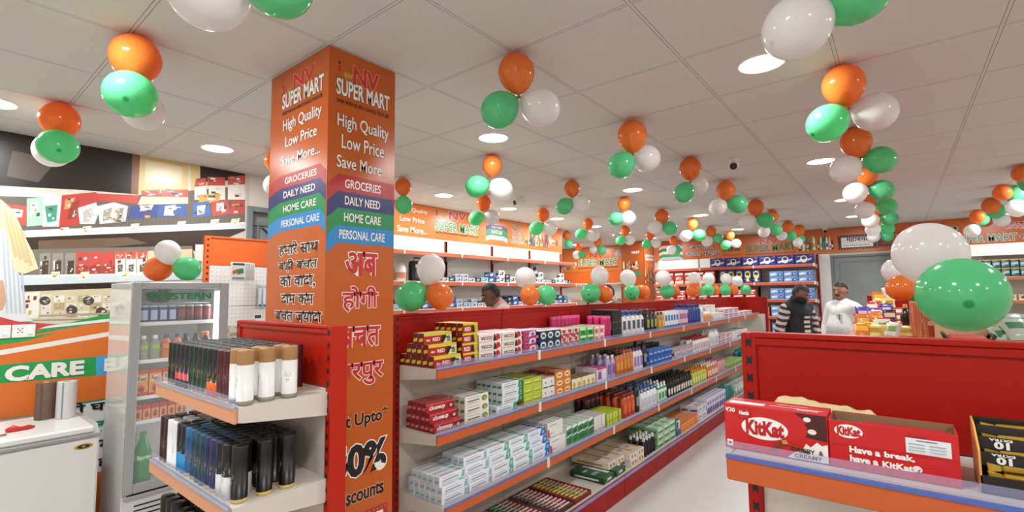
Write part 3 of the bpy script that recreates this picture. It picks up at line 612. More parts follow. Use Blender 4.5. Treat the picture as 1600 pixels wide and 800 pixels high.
for s, m, zr, zl, tr, tl in (('GROCERIES', VMAR, (2.077,2.157), (2.137,2.203), (1.236,1.434), (2.36,2.06)), ('DAILY NEED', VNAVY, (2.0,2.077), (2.066,2.137), (1.237,1.431), (2.37,2.07)),
        ('HOME CARE', VGRN, (1.92,2.0), (1.993,2.066), (1.234,1.436), (2.37,2.06)), ('PERSONAL CARE', VBLU, (1.839,1.92), (1.92,1.993), (1.211,1.46), (2.385,2.03))):
    mb = MB(); mb.pic((0, 1.9728, 0), RX, UP, [(m, [(1.149,zr[0]-.05),(1.204,zr[0]),(1.516,zr[0]),(1.516,zr[1]),(1.204,zr[1]),(1.149,zr[1]-.05)])])
    m2 = MB(); m2.pic((1.1458, 0, 0), LX, UP, [(m, [(-2.53,zl[0]-.03),(-2.41,zl[0]),(-2.03,zl[0]),(-1.98,zl[0]-.04),(-1.98,zl[1]-.04),(-2.03,zl[1]),(-2.41,zl[1]),(-2.53,zl[1]-.03)])])
    dz = (zr[1]-zr[0])*.24; onR(mb, s, tr[0], tr[1], zr[0]+dz, zr[1]-dz, VINW, bold=.015, lift=.0012)
    dz = (zl[1]-zl[0])*.26; onL(m2, s, tl[0], tl[1], zl[0]+dz, zl[1]-dz, VINW, bold=.015, lift=.0012); sub(mb, 'category_band', t); sub(m2, 'category_band', t)
for s, a in (('अब', (1.245,1.419,1.69,1.8)), ('होगी', (1.232,1.425,1.524,1.641)), ('बचत', (1.222,1.439,1.358,1.451)), ('भरपुर', (1.205,1.459,1.18,1.285))): ln(t, 'hindi_word', lambda mb: onR(mb, s, *a, VRED, bold=.02, outline=VINW, ob=.03), 'red Hindi word with white edge')
for s, a in (('हमारे साथ', (2.404,2.033,1.792,1.864)), ('बड़ी बचत', (2.406,2.038,1.716,1.78)), ('का वादा,', (2.385,2.054,1.637,1.694)), ('दाम कम', (2.37,2.065,1.557,1.608)), ('बचत ज्यादा', (2.425,1.994,1.462,1.526))): ln(t, 'hindi_line', lambda mb: onL(mb, s, *a, VBLK, bold=.02, outline=VINW, ob=.045), 'black Hindi line with white edge')
ln(t, 'offer_line', lambda mb: onR(mb, 'Get Upto*', 1.17, 1.488, .985, 1.062, VBLK, bold=.03, outline=PEACH, ob=.03))
mb = MB(); onR(mb, '50%', 1.185, 1.482, .775, .921, VBLK, bold=.045, outline=VINW, ob=.03); sub(mb, 'offer_line', t)
mb = MB(); onR(mb, 'Discounts', 1.205, 1.468, .662, .73, VBLK, bold=.03, outline=PEACH, ob=.03); sub(mb, 'offer_line', t)
mb = MB(); mb.pic((0, 1.9728, 0), RX, UP, [(VMAR, rect(1.225,1.49,.33,.61)), (VINW, rect(1.25,1.465,.355,.585))])
for i in range(12): mb.pic((0, 1.9720, 0), RX, UP, [(GOLD, ell(1.24+i*.0215, .598, .004, .004, 6))])
onR(mb, 'महाबचत', 1.265, 1.45, .45, .55, VBLK, bold=.02, lift=.0016)
sub(mb, 'framed_notice', t, 'white notice in a dark red frame')

# ------------------------------------------------------------------ orange banners along the tops of the walls
def collage(mb, o, right, w, h, n, seed):
    r = random.Random(seed); pal = [mat(c, .4) for c in ('e8d9a8','c23b2d','2e6b3c','efe9df','7a4a2a','d9a13a','3b4f8f','1f1a18','c9b28a','8fae58')]
    sh = []
    for i in range(n):
        a = w*(i+.5)/n + r.uniform(-.02, .02); bw = w/n*r.uniform(.9, 1.9); bh = h*r.uniform(.3, 1)
        sh.append((r.choice(pal), [(a-bw/2, 0), (a+bw/2, 0), (a+bw/2, bh*.7), (a+bw*.2, bh), (a-bw*.2, bh), (a-bw/2, bh*.7)]))
        sh.append((r.choice(pal), rect(a-bw*.4, a+bw*.4, bh*.2, bh*.5)))
    mb.pic(o, right, UP, sh, .0003)
BAN = mat('dd7a35', .28, noise=.03, nscale=2); MGRN = mat('1f8f55', .35)
def fx(mb, k, body, m, y=4.726, **kw): a0, a1, z0, z1 = BN[k]; mb.text(body, (a0, y, z0), RX, UP, a1-a0, z1-z0, m, **kw)
def fl(mb, k, body, m, x=10.806, **kw): a0, a1, z0, z1 = BN[k]; mb.text(body, (x, a0, z0), LX, UP, a0-a1, z1-z0, m, **kw)
t = thing('wall_banner', 'orange banner with green shop name above the empty white wall shelves', 'banner', (2.9, 4.73, 2.33))
sub(MB().box(2.9, 7.38, 4.728, 4.748, 2.325, CEIL-.004, BAN), 'printed_sheet', t)
mb = MB(); fx(mb, 'A_nv', 'NV', VRED, bold=.03, outline=VINW); fx(mb, 'A_mart', 'SUPER MART', MGRN, bold=.012, outline=VINW, ob=.045); fx(mb, 'A_tg', 'SHOP WITH US AND CHANGE YOUR LIFE', VBLK, bold=.02)
figure(mb, (4.312, 4.7275, 2.646), RX, .04, .065); cart(mb, (4.41, 4.7275, 2.6), RX, .1); sub(mb, 'shop_name', t)
for k, s in (('A_hq', 'High Quality'), ('A_lp', 'Low Price'), ('A_sm', 'Save More...')): ln(t, 'slogan', lambda mb: fx(mb, k, s, VINW, bold=.015, outline=mat('5b2a10', .4), ob=.015))
for k, m, s in (('A_navy', VNAVY, 'DAILY NEED'), ('A_green', VGRN, 'HOME CARE'), ('A_blue', mat('a9c6d6', .35), 'PERSONAL CARE')):
    mb = MB(); a0, a1, z0, z1 = BN[k]; mb.pic((0, 4.7275, 0), RX, UP, [(m, [(a0-.04,z0-.03),(a0+.06,z0),(a1-.06,z0),(a1+.04,z0-.03),(a1+.04,z1-.03),(a1-.06,z1),(a0+.06,z1),(a0-.04,z1-.03)])])
    mb.text(s, (a0+.09, 4.7268, z0+.02), RX, UP, a1-a0-.18, z1-z0-.04, VINW, bold=.02); sub(mb, 'category_band', t)
for k, s in (('A_h1', 'हमारे साथ'), ('A_h2', 'बड़ी बचत'), ('A_h3', 'का वादा,'), ('A_h4', 'दाम कम'), ('A_h5', 'बचत ज्यादा')): ln(t, 'hindi_line', lambda mb: fx(mb, k, s, mat('5a3a26', .4), bold=.01, outline=VINW, ob=.05))
ln(t, 'product_picture', lambda mb: collage(mb, (6.29, 4.7275, 2.39), RX, .64, .26, 22, 3)); ln(t, 'product_picture', lambda mb: collage(mb, (6.97, 4.7275, 2.44), RX, .27, .2, 4, 5))
t = thing('wall_banner', 'orange shop name banner on the far recess wall above an orange panel', 'banner', (10.82, 6, 2.13))
sub(MB().box(10.812, 10.848, 5.2, 7.1, 2.13, CEIL-.02, BAN).box(10.80, 10.848, 5.2, 7.1, 1.84, 2.125, mat('e0691f', .35)), 'printed_sheet', t)
mb = MB(); fl(mb, 'B_nv', 'NV', VRED, bold=.03, outline=PEACH, x=10.811); fl(mb, 'B_mart', 'SUPER MART', MGRN, bold=.012, outline=VINW, ob=.045, x=10.811); fl(mb, 'B_tg', 'SHOP WITH US AND CHANGE YOUR LIFE', VBLK, bold=.02, x=10.811); sub(mb, 'shop_name', t)
ln(t, 'product_picture', lambda mb: collage(mb, (10.811, 6.88, 2.21), LX, .32, .11, 12, 8))
t = thing('far_pillar_wrap', 'orange poster wrap around the far pillar in the back corner', 'advertising wrap', (10.25, 4.4, 0))
sub(MB().box(10.252, 10.26, 4.402, 4.95, .3, CEIL-.01, mat('a8501f', .3)).box(10.252, 10.84, 4.402, 4.41, .3, CEIL-.01, BAN), 'printed_sheet', t)
mb = MB(); fl(mb, 'P_mart', 'MART', VINW, bold=.03, x=10.2515); collage(mb, (10.2515, 4.92, 2.12), LX, .42, .2, 16, 4)
mb.pic((10.2515, -0., 0), LX, UP, [(VGRN, rect(-4.64,-4.5,1.99,2.06))])
a = BN['Q_txt']; mb.pic((0, 4.4015, 0), RX, UP, [(VINW, rect(a[0]+.2, a[1]-.12, a[2], a[3]))]); mb.text('अब होगी बचत', (a[0]+.24, 4.401, a[2]+.03), RX, UP, .45, .07, VRED, bold=.02)
mb.text('NV', (10.42, 4.401, 2.47), RX, UP, .22, .06, VRED, bold=.03, outline=VINW); collage(mb, (10.3, 4.4015, 1.8), RX, .45, .38, 15, 14); sub(mb, 'printed_lettering', t)
t = thing('wall_banner', 'long orange Hindi and English banner across the back wall above door and shelves', 'banner', (10.8, 0, 2.3))
sub(MB().box(10.808, 10.848, -3.9, 4.38, 2.29, CEIL-.004, mat('cf6a2c', .3, noise=.04)), 'printed_sheet', t)
mb = MB(); fl(mb, 'C_nv', 'NV', VRED, bold=.03, outline=PEACH); fl(mb, 'C_mart', 'SUPER MART', mat('1f7a45', .35), bold=.015, outline=mat('8c5a30', .4), ob=.02); fl(mb, 'C_tg', 'SHOP WITH US AND CHANGE YOUR LIFE', VBLK, bold=.02); sub(mb, 'shop_name', t)
mb = MB(); fl(mb, 'C_rmart', 'SUPER MART', MGRN, bold=.005, outline=VINW, ob=.05); sub(mb, 'shop_name', t)
for k, s, c in (('C_ab', 'अब होगी', '3a2f55'), ('C_bb', 'बचत भरपुर', '3a2f55'), ('C_rh', 'यों', '5a2a1a'), ('C_rh2', 'फायदा', 'c9452c'), ('C_rk', 'की', '3a2a26')): ln(t, 'hindi_line', lambda mb: fl(mb, k, s, mat(c, .4), bold=.01, outline=VINW, ob=.05))
ln(t, 'offer_line', lambda mb: fl(mb, 'C_pct', '50%', mat('1f5a35', .4), bold=.04)); ln(t, 'offer_line', lambda mb: fl(mb, 'C_small', 'Discounts', mat('7a3a1c', .4), bold=.01))
mb = MB(); a = BN['C_stack']
for i, (c, k) in enumerate((('c23b2d', 0), ('efe9df', 1), ('2a8a4c', 2), ('e8ece6', 3), ('3a9a5c', 4), ('b9ccd4', 5))):
    z = a[3] - i*.066; mb.pic((10.806, 0, 0), LX, UP, [(mat(c, .4), [(-a[0]-.03,z-.095),(-a[0]+.05,z-.06),(-a[1]-.05,z-.06),(-a[1]+.03,z-.095),(-a[1]+.03,z-.04),(-a[1]-.05,z),(-a[0]+.05,z),(-a[0]-.03,z-.04)])])
sub(mb, 'stacked_bands', t); ln(t, 'product_picture', lambda mb: collage(mb, (10.806, 1.45, 2.36), LX, .54, .3, 22, 21))
for k, body in (('C_sign', 'महाबचत'), ('C_sign2', 'सुपर')):
    mb = MB(); a = BN[k]; m = VINW if k == 'C_sign' else mat('8a3520', .4)
    mb.pic((10.806, 0, 0), LX, UP, [(mat('4a2018', .4), rect(-a[0]-.03,-a[1]+.03,a[2]-.02,a[3]-.02)), (m, rect(-a[0]+.02,-a[1]-.02,a[2]+.02,a[3]-.06))])
    mb.text(body, (10.8045, a[0]-.1, a[2]+.11), LX, UP, (a[0]-a[1])*.68, .09, VBLK if k == 'C_sign' else PEACH, bold=.02)
    mb.text('महा बचत का मेला', (10.8045, a[0]-.05, a[2]+.035), LX, UP, (a[0]-a[1])*.78, .04, mat('6a5a50', .5))
    n = 12
    for i in range(n): mb.pic((10.8045, 0, 0), LX, UP, [(PEACH, ell(-a[0]+(a[0]-a[1])*i/(n-1), a[2]-.008, .008, .008, 6)), (PEACH, ell(-a[0]+(a[0]-a[1])*i/(n-1), a[3]-.035, .008, .008, 6))])
    sub(mb, 'framed_notice', t)

# printed supermarket poster covering the left wall
t = thing('wall_poster', 'large printed supermarket poster with shelf photo and orange lower half on left wall', 'poster', (.3, 4.745, 0))
sub(MB().box(-1.2, 1.955, 4.742, 4.75, .02, CEIL-.006, mat('cfc8ba', .4)), 'printed_sheet', t)
def faded_glare(h): return h if h in ('2a2320', '3a2a20', '2c211b', 'd9702c', '2f9a4c', '2a9a52', '4aa3dc') else ''.join('%02x' % int(int(h[i:i+2], 16)*.84 + 30) for i in (0, 2, 4))  # lightens most print colours: faded look and glare mixed in as grey
def poster_print(mb):
    sh = []; r = random.Random(5)
    for h, p in POSTER:
        sh.append((mat(faded_glare(h), .32), p))
        xs = [q[0] for q in p]; zs = [q[1] for q in p]; w, hh = max(xs)-min(xs), max(zs)-min(zs)
        if h not in ('2a2320', '3a2a20', '2c211b', 'd9702c', '2f9a4c', '2a9a52', '4aa3dc', 'eef0ee', 'f1ece4', 'd9b878', 'e6cf9a', '5d5148', '6e6456', 'd6dfe2', 'cfdadf', '4a3f38') and .03 < w < .22 and .03 < hh < .22:
            for _ in range(5):                       # small print on the pictured packets
                cx, cz = min(xs)+w*r.uniform(.25, .75), min(zs)+hh*r.uniform(.2, .8); a, b = w*r.uniform(.05, .16), hh*r.uniform(.03, .1)
                sh.append((mat(r.choice(('f0ece4', 'd9cfc0', '8a3a30', '4a4a52', 'c9a060', 'b8c4c8')), .32), [(cx-a, cz-b), (cx+a, cz-b*.6), (cx+a*.9, cz+b), (cx-a*1.1, cz+b*.7)]))
    mb.pic((0, 4.7418, 0), RX, UP, sh, .000012)
ln(t, 'printed_picture', poster_print)
ln(t, 'lettering', lambda mb: mb.text('CARE', (.435, 4.732, 1.04), RX, UP, .408, .105, VINW, bold=.05))
mb = MB(); mb.text('P', (.957, 4.732, 1.046), RX, UP, .058, .095, VINW, bold=.05); sub(mb, 'lettering', t)
mb = MB(); mb.text('की घर', (.72, 4.732, .757), RX, UP, .31, .083, VBLK, bold=.03); mb.text('की', (.925, 4.732, .60), RX, UP, .11, .115, mat('1f8f55', .4), bold=.03)
mb.text('में', (.95, 4.732, .47), RX, UP, .1, .1, VBLK, bold=.03); mb.text('हो', (.95, 4.732, .335), RX, UP, .1, .09, VBLK, bold=.03)
sub(mb, 'lettering', t)

# ------------------------------------------------------------------ shelving units (local: width along +x from 0, back plane y=0, front towards -y)
ORD = ['first', 'second', 'third', 'fourth', 'fifth', 'sixth', 'seventh', 'eighth', 'ninth', 'tenth', 'eleventh', 'twelfth', 'thirteenth', 'fourteenth']
def bracket_mb(x, depth, z, th=.008, rot=1):
    return MB().prism([(0, z-.085), (0, z-.0005), (-depth, z-.0005), (-depth, z-.048), (-depth+.02, z-.052)], x, x+th, SHELFW, 'yz')
def shelf(par, W, z, depth, strip='c75d2a', guard=True, clip=True, brackets=True, line='6a6ba6'):
    m = MB(); m.box(.01, W-.01, -depth+.006, -.004, z-.018, z, SHELFW, b=.002); m.box(.01, W-.01, -depth, -depth+.008, z-.05, z+.002, SHELFW, b=.002)
    s = m.build('shelf', par)
    m = MB(); m.box(.004, W-.004, -depth-.012, -depth, z-.052, z-.003, mat(strip, .4), b=.003); p = m.build('price_strip', s)
    if guard:
        m = MB(); m.box(.004, W-.004, -depth-.008, -depth-.005, z-.004, z+.03, GUARD); m.box(.004, W-.004, -depth-.014, -depth-.002, z-.006, z+.001, mat(line, .2)); m.build('clear_guard', s)
    if clip:
        m = MB(); m.box(W-.026, W-.002, -depth-.02, -depth-.01, z-.05, z+.012, mat('e6ddd2', .5), b=.002); m.build('label_clip', s)
    if brackets:
        bracket_mb(0, depth, z).build('bracket', s); bracket_mb(W-.008, depth, z).build('bracket', s)
    return s
def upright(par, x, y0, y1, z1, front=-1, slots=True, m=None, zs=.1, side=None, slotx=.5):
    """slotted steel post; front=-1 puts the bow-tie slots on its -y face"""
    mb = MB(); w = .036; mb.box(x-w/2, x+w/2, y0, y1, 0, z1, m or RED, b=.002)
    if slots:
        z = zs
        while z < z1-.03:
            a = x-w/2+w*slotx-.007; b = a+.014
            mb.poly([(a, y0-.0006, z), (a+.004, y0-.0006, z+.007), (b-.004, y0-.0006, z+.007), (b, y0-.0006, z), (b, y0-.0006, z+.03), (b-.004, y0-.0006, z+.023), (a+.004, y0-.0006, z+.023), (a, y0-.0006, z+.03)], DARK); z += .0465
    return mb.build('upright', par)
def panels(par, W, zred, ztop, red=None, low=None, th=.02, gap=.004):
    r = red or RED
    m = MB(); m.box(gap, W-gap, -.004, th, zred, ztop-.012, r, b=.002); m.box(gap, W-gap, -.014, th+.004, ztop-.014, ztop, r, b=.003); m.box(gap, W-gap, -.01, -.004, ztop-.032, ztop-.014, r, b=.001)
    m.build('top_panel', par)
    if zred > .2:
        MB().box(gap, W-gap, -.003, th, .1, zred-.004, low or CREAM, b=.002).build('back_panel', par)
def base_deck(par, W, depth, z, kick=None):
    MB().box(.004, W-.004, -depth+.03, -.004, z-.03, z, SHELFW, b=.002).build('base_deck', par)
    MB().box(.003, W-.003, -depth, -depth+.02, .0, z-.002, kick or RED, b=.003).build('kick_plate', par)
    m = MB(); m.box(.004, W-.004, -depth-.006, -depth+.004, z-.02, z+.002, mat('8d88b8', .3), b=.002); m.build('clear_guard', par)

# the long gondola beside the aisle: eight bays
BAY = .925; GX, GY = 1.74, 2.23
S1, S2, S3, S0 = 1.207, .868, .522, .16
bay = thing('gondola_bay', 'x', 'shelving unit', (GX, GY, 0), group='bays of the long red gondola')
panels(bay, BAY, S1+.012, 1.49); upright(bay, .018, .004, .04, 1.47, slots=False)
shelf(bay, BAY, S1, .32); shelf(bay, BAY, S2, .32); shelf(bay, BAY, S3, .38); base_deck(bay, BAY, .47, S0)
m = MB(); m.box(.004, BAY-.004, .03, .42, .5, .52, SHELFW, b=.002); m.box(.004, BAY-.004, .03, .42, .85, .87, SHELFW, b=.002); m.build('rear_shelf', bay)
for i in range(8):
    L = '%s bay of the long red gondola counted from the orange pillar' % ORD[i]
    if i == 0: bay['label'] = L
    else: dup(bay, (GX+BAY*i, GY, 0), 0, L)
upright(bay, -.018, -.03, .03, 1.488)
# its far end: a crosswise end unit
def cross(x, y, W, label, shelves, ztop=1.49, red=None):
    """end unit across the run: faces -x; W runs towards -y from y"""
    t = thing('end_gondola', label, 'shelving unit', (x, y, 0), -PI/2)
    panels(t, W, shelves[0][0]+.012 if shelves else 1.2, ztop, red); return t
t = cross(9.2, 2.70, .92, 'red end unit across the far end of the long gondola', [])
upright(t, 0, -.03, .03, 1.488); upright(t, .92, -.03, .03, 1.488)
t = cross(9.2, .36, .92, 'red end unit far down the right aisle behind the crisps', [], 1.51)
upright(t, 0, -.03, .03, 1.508); upright(t, .92, -.03, .03, 1.508)

# near end unit with the deodorant cans (faces the camera side)
EC = thing('end_gondola', 'red and white end unit holding deodorant cans in front of the orange pillar', 'shelving unit', (.985, 2.42, 0), -PI/2)
ECW = .775
LIT_RED = mat('b52310', .4, noise=.04, nscale=3, spec=.3)  # brighter than RED: the stronger light on this unit is put into the paint
panels(EC, ECW, 1.262, 1.49, LIT_RED); upright(EC, 0, -.012, .055, 1.488, slotx=.5, m=LIT_RED); upright(EC, ECW+.004, -.012, .055, 1.488, slotx=.45, m=LIT_RED)
EZ = (1.25, .945, .63, .3)
for z, dpt in zip(EZ, (.315, .325, .335, .345)):
    shelf(EC, ECW, z, dpt, 'df9a70', clip=False, line='a3a2b0')
base_deck(EC, ECW, .38, .12)
# right unit with the chocolate boxes
RG = thing('end_gondola', 'large red end unit holding chocolate boxes on its top shelf', 'shelving unit', (1.41, .318, 0), -PI/2)
RGW = .93
panels(RG, RGW, 1.25, 1.49, th=.03); upright(RG, -.0, -.012, .06, 1.488); upright(RG, RGW, -.012, .06, 1.488)
for z, dpt in ((1.244, .265), (.9, .3), (.55, .32)): shelf(RG, RGW, z, dpt, 'bd5522', clip=False, line='4a63a8')
base_deck(RG, RGW, .36, .14)
# low display counter behind it, seen only along its top
t = thing('display_counter', 'low red counter with crisps and drinks behind the chocolate unit', 'shelving unit', (2.2, -.12, 0))
m = MB(); m.box(0, 5.2, -.55, .45, .05, 1.22, mat('c9bdb0', .5), b=.004); m.build('counter_body', t)
m = MB(); m.box(-.01, 5.21, -.56, .46, 1.22, 1.238, RED, b=.003); m.build('counter_top', t)
m = MB(); m.box(.02, 5.18, -.53, .43, 0, .05, DARK); m.build('plinth', t)

# ------------------------------------------------------------------ wall shelving with bare white backs (W1), stops at x=7.28
def wall_unit(name, label, loc, rz, W, zs, depth, ztop, red, group, strip='c86a4e', whiteback=WHITE, guard=False, under=True, base=True):
    t = thing(name, label, 'shelving unit', loc, rz, group)
    MB().box(.004, W-.004, -.012, 0, .1, ztop, whiteback, b=.002).build('back_panel', t)
    upright(t, 0, -.035, .0, ztop-.02, m=red); upright(t, W, -.035, 0, ztop-.02, m=red)
    for z in zs: shelf(t, W, z, depth, strip, guard=guard, clip=True)
    if base: base_deck(t, W, depth+.08, .14, red)
    return t
REDP = mat('a93226', .45)
w = wall_unit('wall_shelving', 'x', (2.59, 4.72, 0), 0, .9375, (2.115, 1.755, 1.425, 1.05, .7), .33, 2.32, REDP, 'white backed wall shelves behind the long gondola')
for i in range(5):
    L = '%s bay of the white wall shelves counted from the pillar' % ORD[i]
    if i == 0: w['label'] = L
    else: dup(w, (2.59+.9375*i, 4.72, 0), 0, L)
# pegboard bay at its left
PEG = thing('pegboard_unit', 'orange topped pegboard shelf with white perforated back near the grey wall door', 'shelving unit', (1.53, 4.42, 0), 0)
PGM = mat('e0601c', .4)
MB().box(.0, .9, -.006, .02, 1.86, 2.10, PGM, b=.003).box(0, .9, -.014, .024, 2.088, 2.102, PGM, b=.002).build('top_panel', PEG)
m = MB()
for z0, z1 in ((1.52, 1.855), (1.18, 1.515), (.84, 1.175), (.2, .835)): m.box(.0, .9, -.004, .02, z0, z1, mat('e9e7e4', .5), b=.002)
for i in range(27):
    for j in range(24):
        z = 1.84-j*.035
        m.poly([(.03+i*.032+.004*math.cos(k*PI/3), -.0046, z+.004*math.sin(k*PI/3)) for k in range(6)], mat('a9a6a4', .8))
m.build('pegboard_back', PEG)
upright(PEG, -.018, -.03, .02, 2.10, m=PGM)
shelf(PEG, .9, 1.21, .34, '2f4f9a', guard=False, clip=False); base_deck(PEG, .9, .4, .14, PGM)
# recess shelves on the far wall
for i in range(2):
    y1 = 7.1-.95*i
    wall_unit('wall_shelving', '%s white recess shelf unit under the far shop name banner' % ('left-hand', 'right-hand')[i], (10.8, y1, 0), -PI/2, .94, (1.81, 1.45, 1.1, .75), .3, 1.83, REDP, 'recess shelves on the far wall', 'd88a76')
# back wall shelving stacked with packs
BX = 10.78
for i, (y1, W) in enumerate(((4.25, 1.03), (3.22, 1.03), (2.19, 1.02))):
    wall_unit('wall_shelving', ('back wall shelf unit stacked with red packets beside the far pillar', 'middle back wall shelf unit under the Hindi lettering', 'back wall shelf unit of blue packs beside the white trim')[i], (BX, y1, 0), -PI/2, W, (2.085, 1.752, 1.425, 1.10, .76), .38, 2.29, RED, 'red shelves along the back wall', 'c9513a', whiteback=mat('b3aaa4', .6))
for i in range(2):
    wall_unit('wall_shelving', ('right back wall shelf unit beside the grey door', 'right back wall shelf unit by the right edge of the view')[i], (BX, -.9-.95*i, 0), -PI/2, .94, (1.77, 1.41, 1.06, .7), .34, 2.29, mat('b5482c', .45), 'shelves right of the grey door', 'a9603f', whiteback=mat('c2b9b0', .6))
def signboard(x, y0, y1, z0, z1, label, plane):
    t = thing('header_board', label, 'header board')
    m = MB()
    if plane == 'x': m.box(x-.03, x, y0, y1, z0, z1, mat('f6f2ee', .4), b=.003); m.box(x, x+.03, y0+.05, y1-.05, z0+.05, z1-.05, SHELFW)
    else: m.box(y0, y1, x-.03, x, z0, z1, mat('f6f2ee', .4), b=.003); m.box(y0+.05, y1-.05, x, x+.03, z0+.05, z1-.05, SHELFW)
    o = m.build('board', t); return t
signboard(10.6, 3.32, 4.2, 2.10, 2.29, 'blank white header board at the far pillar end of back wall shelves', 'x')
signboard(10.6, 2.98, 3.29, 2.10, 2.29, 'short blank white header board beside the navy packs', 'x')
signboard(10.6, -2.7, -.92, 2.105, 2.29, 'long blank white header board right of the grey door', 'x')

# ------------------------------------------------------------------ ceiling fittings
LAMP = mat('fffdf8', .4, emit=7)
def ceiling_light(x, y, label):
    t = thing('ceiling_light', label, 'ceiling light', (x, y, CEIL), 0, 'round recessed ceiling lights')
    MB().lathe([(.118, 0), (.118, -.006), (.106, -.008), (.104, -.002)], 28, mat('ece8e2', .5), caps=False).build('trim_ring', t)
    MB().lathe([(.0, -.004), (.105, -.004)][::-1], 28, LAMP, caps=False).build('diffuser', t)
    ld = bpy.data.lights.new('lamp', 'AREA'); ld.shape = 'DISK'; ld.size = .2; ld.energy = LAMP_POWER; ld.color = (.945, .99, 1.0)
    lo = bpy.data.objects.new('lamp', ld); COL.objects.link(lo); lo.parent = t; lo.location = (0, 0, -.012)
    return t
for name, y, xs in (('row nearest the left wall', 4.076, (.245, 1.445, 3.845, 5.045, 6.245, 7.445, 8.645, 9.9)), ('row above the long gondola', 2.276, (-2.0, .245, 2.645, 5.045, 7.445, 9.645)),
        ('row along the main aisle', .476, (-2.0, .245, 2.645, 5.045, 7.445, 9.245)), ('row on the right side of the shop', -1.324, (-2.0, .245, 2.645, 5.045, 7.445, 9.645)), ('row by the right wall', -3.1, (0, 2.645, 5.045, 7.445, 9.645)), ('row in the recess', 6.0, (8.645, 10.0))):
    for i, x in enumerate(xs): ceiling_light(x, y, 'round recessed light, %s in the ceiling %s' % (ORD[i], name))
def camera_dome(loc, aim, label):
    t = thing('security_camera', label, 'security camera', loc, 0, 'ceiling security cameras')
    MB().lathe([(.045, 0), (.045, -.012), (.03, -.03)], 20, mat('e6e2de', .4)).build('mount', t)
    a = Vector(aim).normalized()
    b = MB().lathe([(.03, -.05), (.036, -.04), (.036, .05), (.033, .056)], 20, mat('e9e6e2', .35), o=(a.x*.02, a.y*.02, -.055), ax=a).build('housing', t)
    MB().lathe([(.03, .056), (.03, .062), (.012, .064), (.0, .06)], 20, [mat('17171a', .15), mat('101014', .08), mat('2a2a30', .05)], o=(a.x*.02, a.y*.02, -.055), ax=a).build('lens', t)
camera_dome((4.47, 1.06, CEIL), (-.8, -.1, -.35), 'white and black dome camera on the ceiling above the main aisle')
camera_dome((4.55, 3.5, CEIL), (-.75, .35, -.25), 'grey bullet camera on the ceiling before the left wall banner')
camera_dome((10.6, 1.0, CEIL), (-.8, -.1, -.35), 'small white camera at the top of the back wall banner')
t = thing('smoke_detector', 'small white smoke detector on the ceiling near the back recess', 'smoke detector', (8.6, 4.34, CEIL))
MB().lathe([(.055, 0), (.055, -.018), (.04, -.035)], 20, mat('ece9e5', .5)).build('body', t); MB().lathe([(.028, -.035), (.028, -.05), (.0, -.052)], 16, mat('d9d5d0', .5)).build('sensor_cap', t)

# ------------------------------------------------------------------ goods
PROTO = {}
def H(c, r=.4): return mat(c, r)
def carton(key, w, d, h, base, front=None, top=None, end=None, pics=(), texts=(), b=.0012, name='carton'):
    """printed box, front is -y; pics/texts are laid out on the front in 0..1 units; end/top get plain colours"""
    def mk():
        m = MB(); m.box(-w/2, w/2, -d/2, d/2, 0, h, H(base), b=b, front=H(front) if front else None, top=H(top) if top else None, left=H(end) if end else None)
        sh = []
        ink = [c for c, _ in pics if c.lower() not in (base, front)][:1] or ['8a8480']
        if w > .06 and d > .025:                     # lines of print and a patch on the upper face
            m.pic((-w/2, -d/2, h), RX, (0,1,0), [(H(ink[0]), [(w*.74, d*.12), (w*.95, d*.12), (w*.9, d*.88), (w*.68, d*.88)]), (H('9a97a6'), rect(w*.1, w*.6, d*.3, d*.42)), (H('b9b4b8'), rect(w*.1, w*.48, d*.6, d*.68))], .0003)
        if d > .03: m.pic((-w/2, d/2, 0), (0,-1,0), UP, [(H(ink[0]), [(d*.15, h*.2), (d*.85, h*.3), (d*.85, h*.6), (d*.15, h*.5)])], .0003)
        if h > .04 and w > .09 and not texts: sh += [(H('a19daa'), rect(w*.12, w*.6, h*.74, h*.80)), (H('bdb8bc'), rect(w*.12, w*.45, h*.22, h*.27))]
        for c, pts in pics: sh.append((H(c), [(x*w, z*h) for x, z in pts]))
        if sh: m.pic((-w/2, -d/2, 0), RX, UP, sh, .00025)
        for body, x0, x1, z0, z1, c in texts: m.text(body, (-w/2+x0*w, -d/2, z0*h), RX, UP, (x1-x0)*w, (z1-z0)*h, H(c), bold=.03, lift=.0016)
        return m
    PROTO[key] = dict(mk=[(None, mk)], w=w, d=d, h=h, name=name if name != 'carton' else CNAME.get(key, 'packaged_box'))
CNAME = dict(redpaste='toothpaste_carton', redpaste_short='toothpaste_carton', vicco='toothpaste_carton', pinkpaste='toothpaste_carton', closeup='toothpaste_carton', whitepaste='toothpaste_carton', greenpaste='toothpaste_carton', bluepaste='toothpaste_carton', tealpaste='toothpaste_carton', deepbluepaste='toothpaste_carton',
    greenwrap='soap_pack', pinkwrap='soap_pack', soapbox='soap_pack', yellowsoap='soap_pack', navybox='patterned_box', checkbox='patterned_box', limebox='green_box', limelong='green_box', greenstand='green_box', thinwhite='pale_carton', whitebox='pale_carton', greycarton='pale_carton')  # plain boxes of unidentified contents, only split into several names
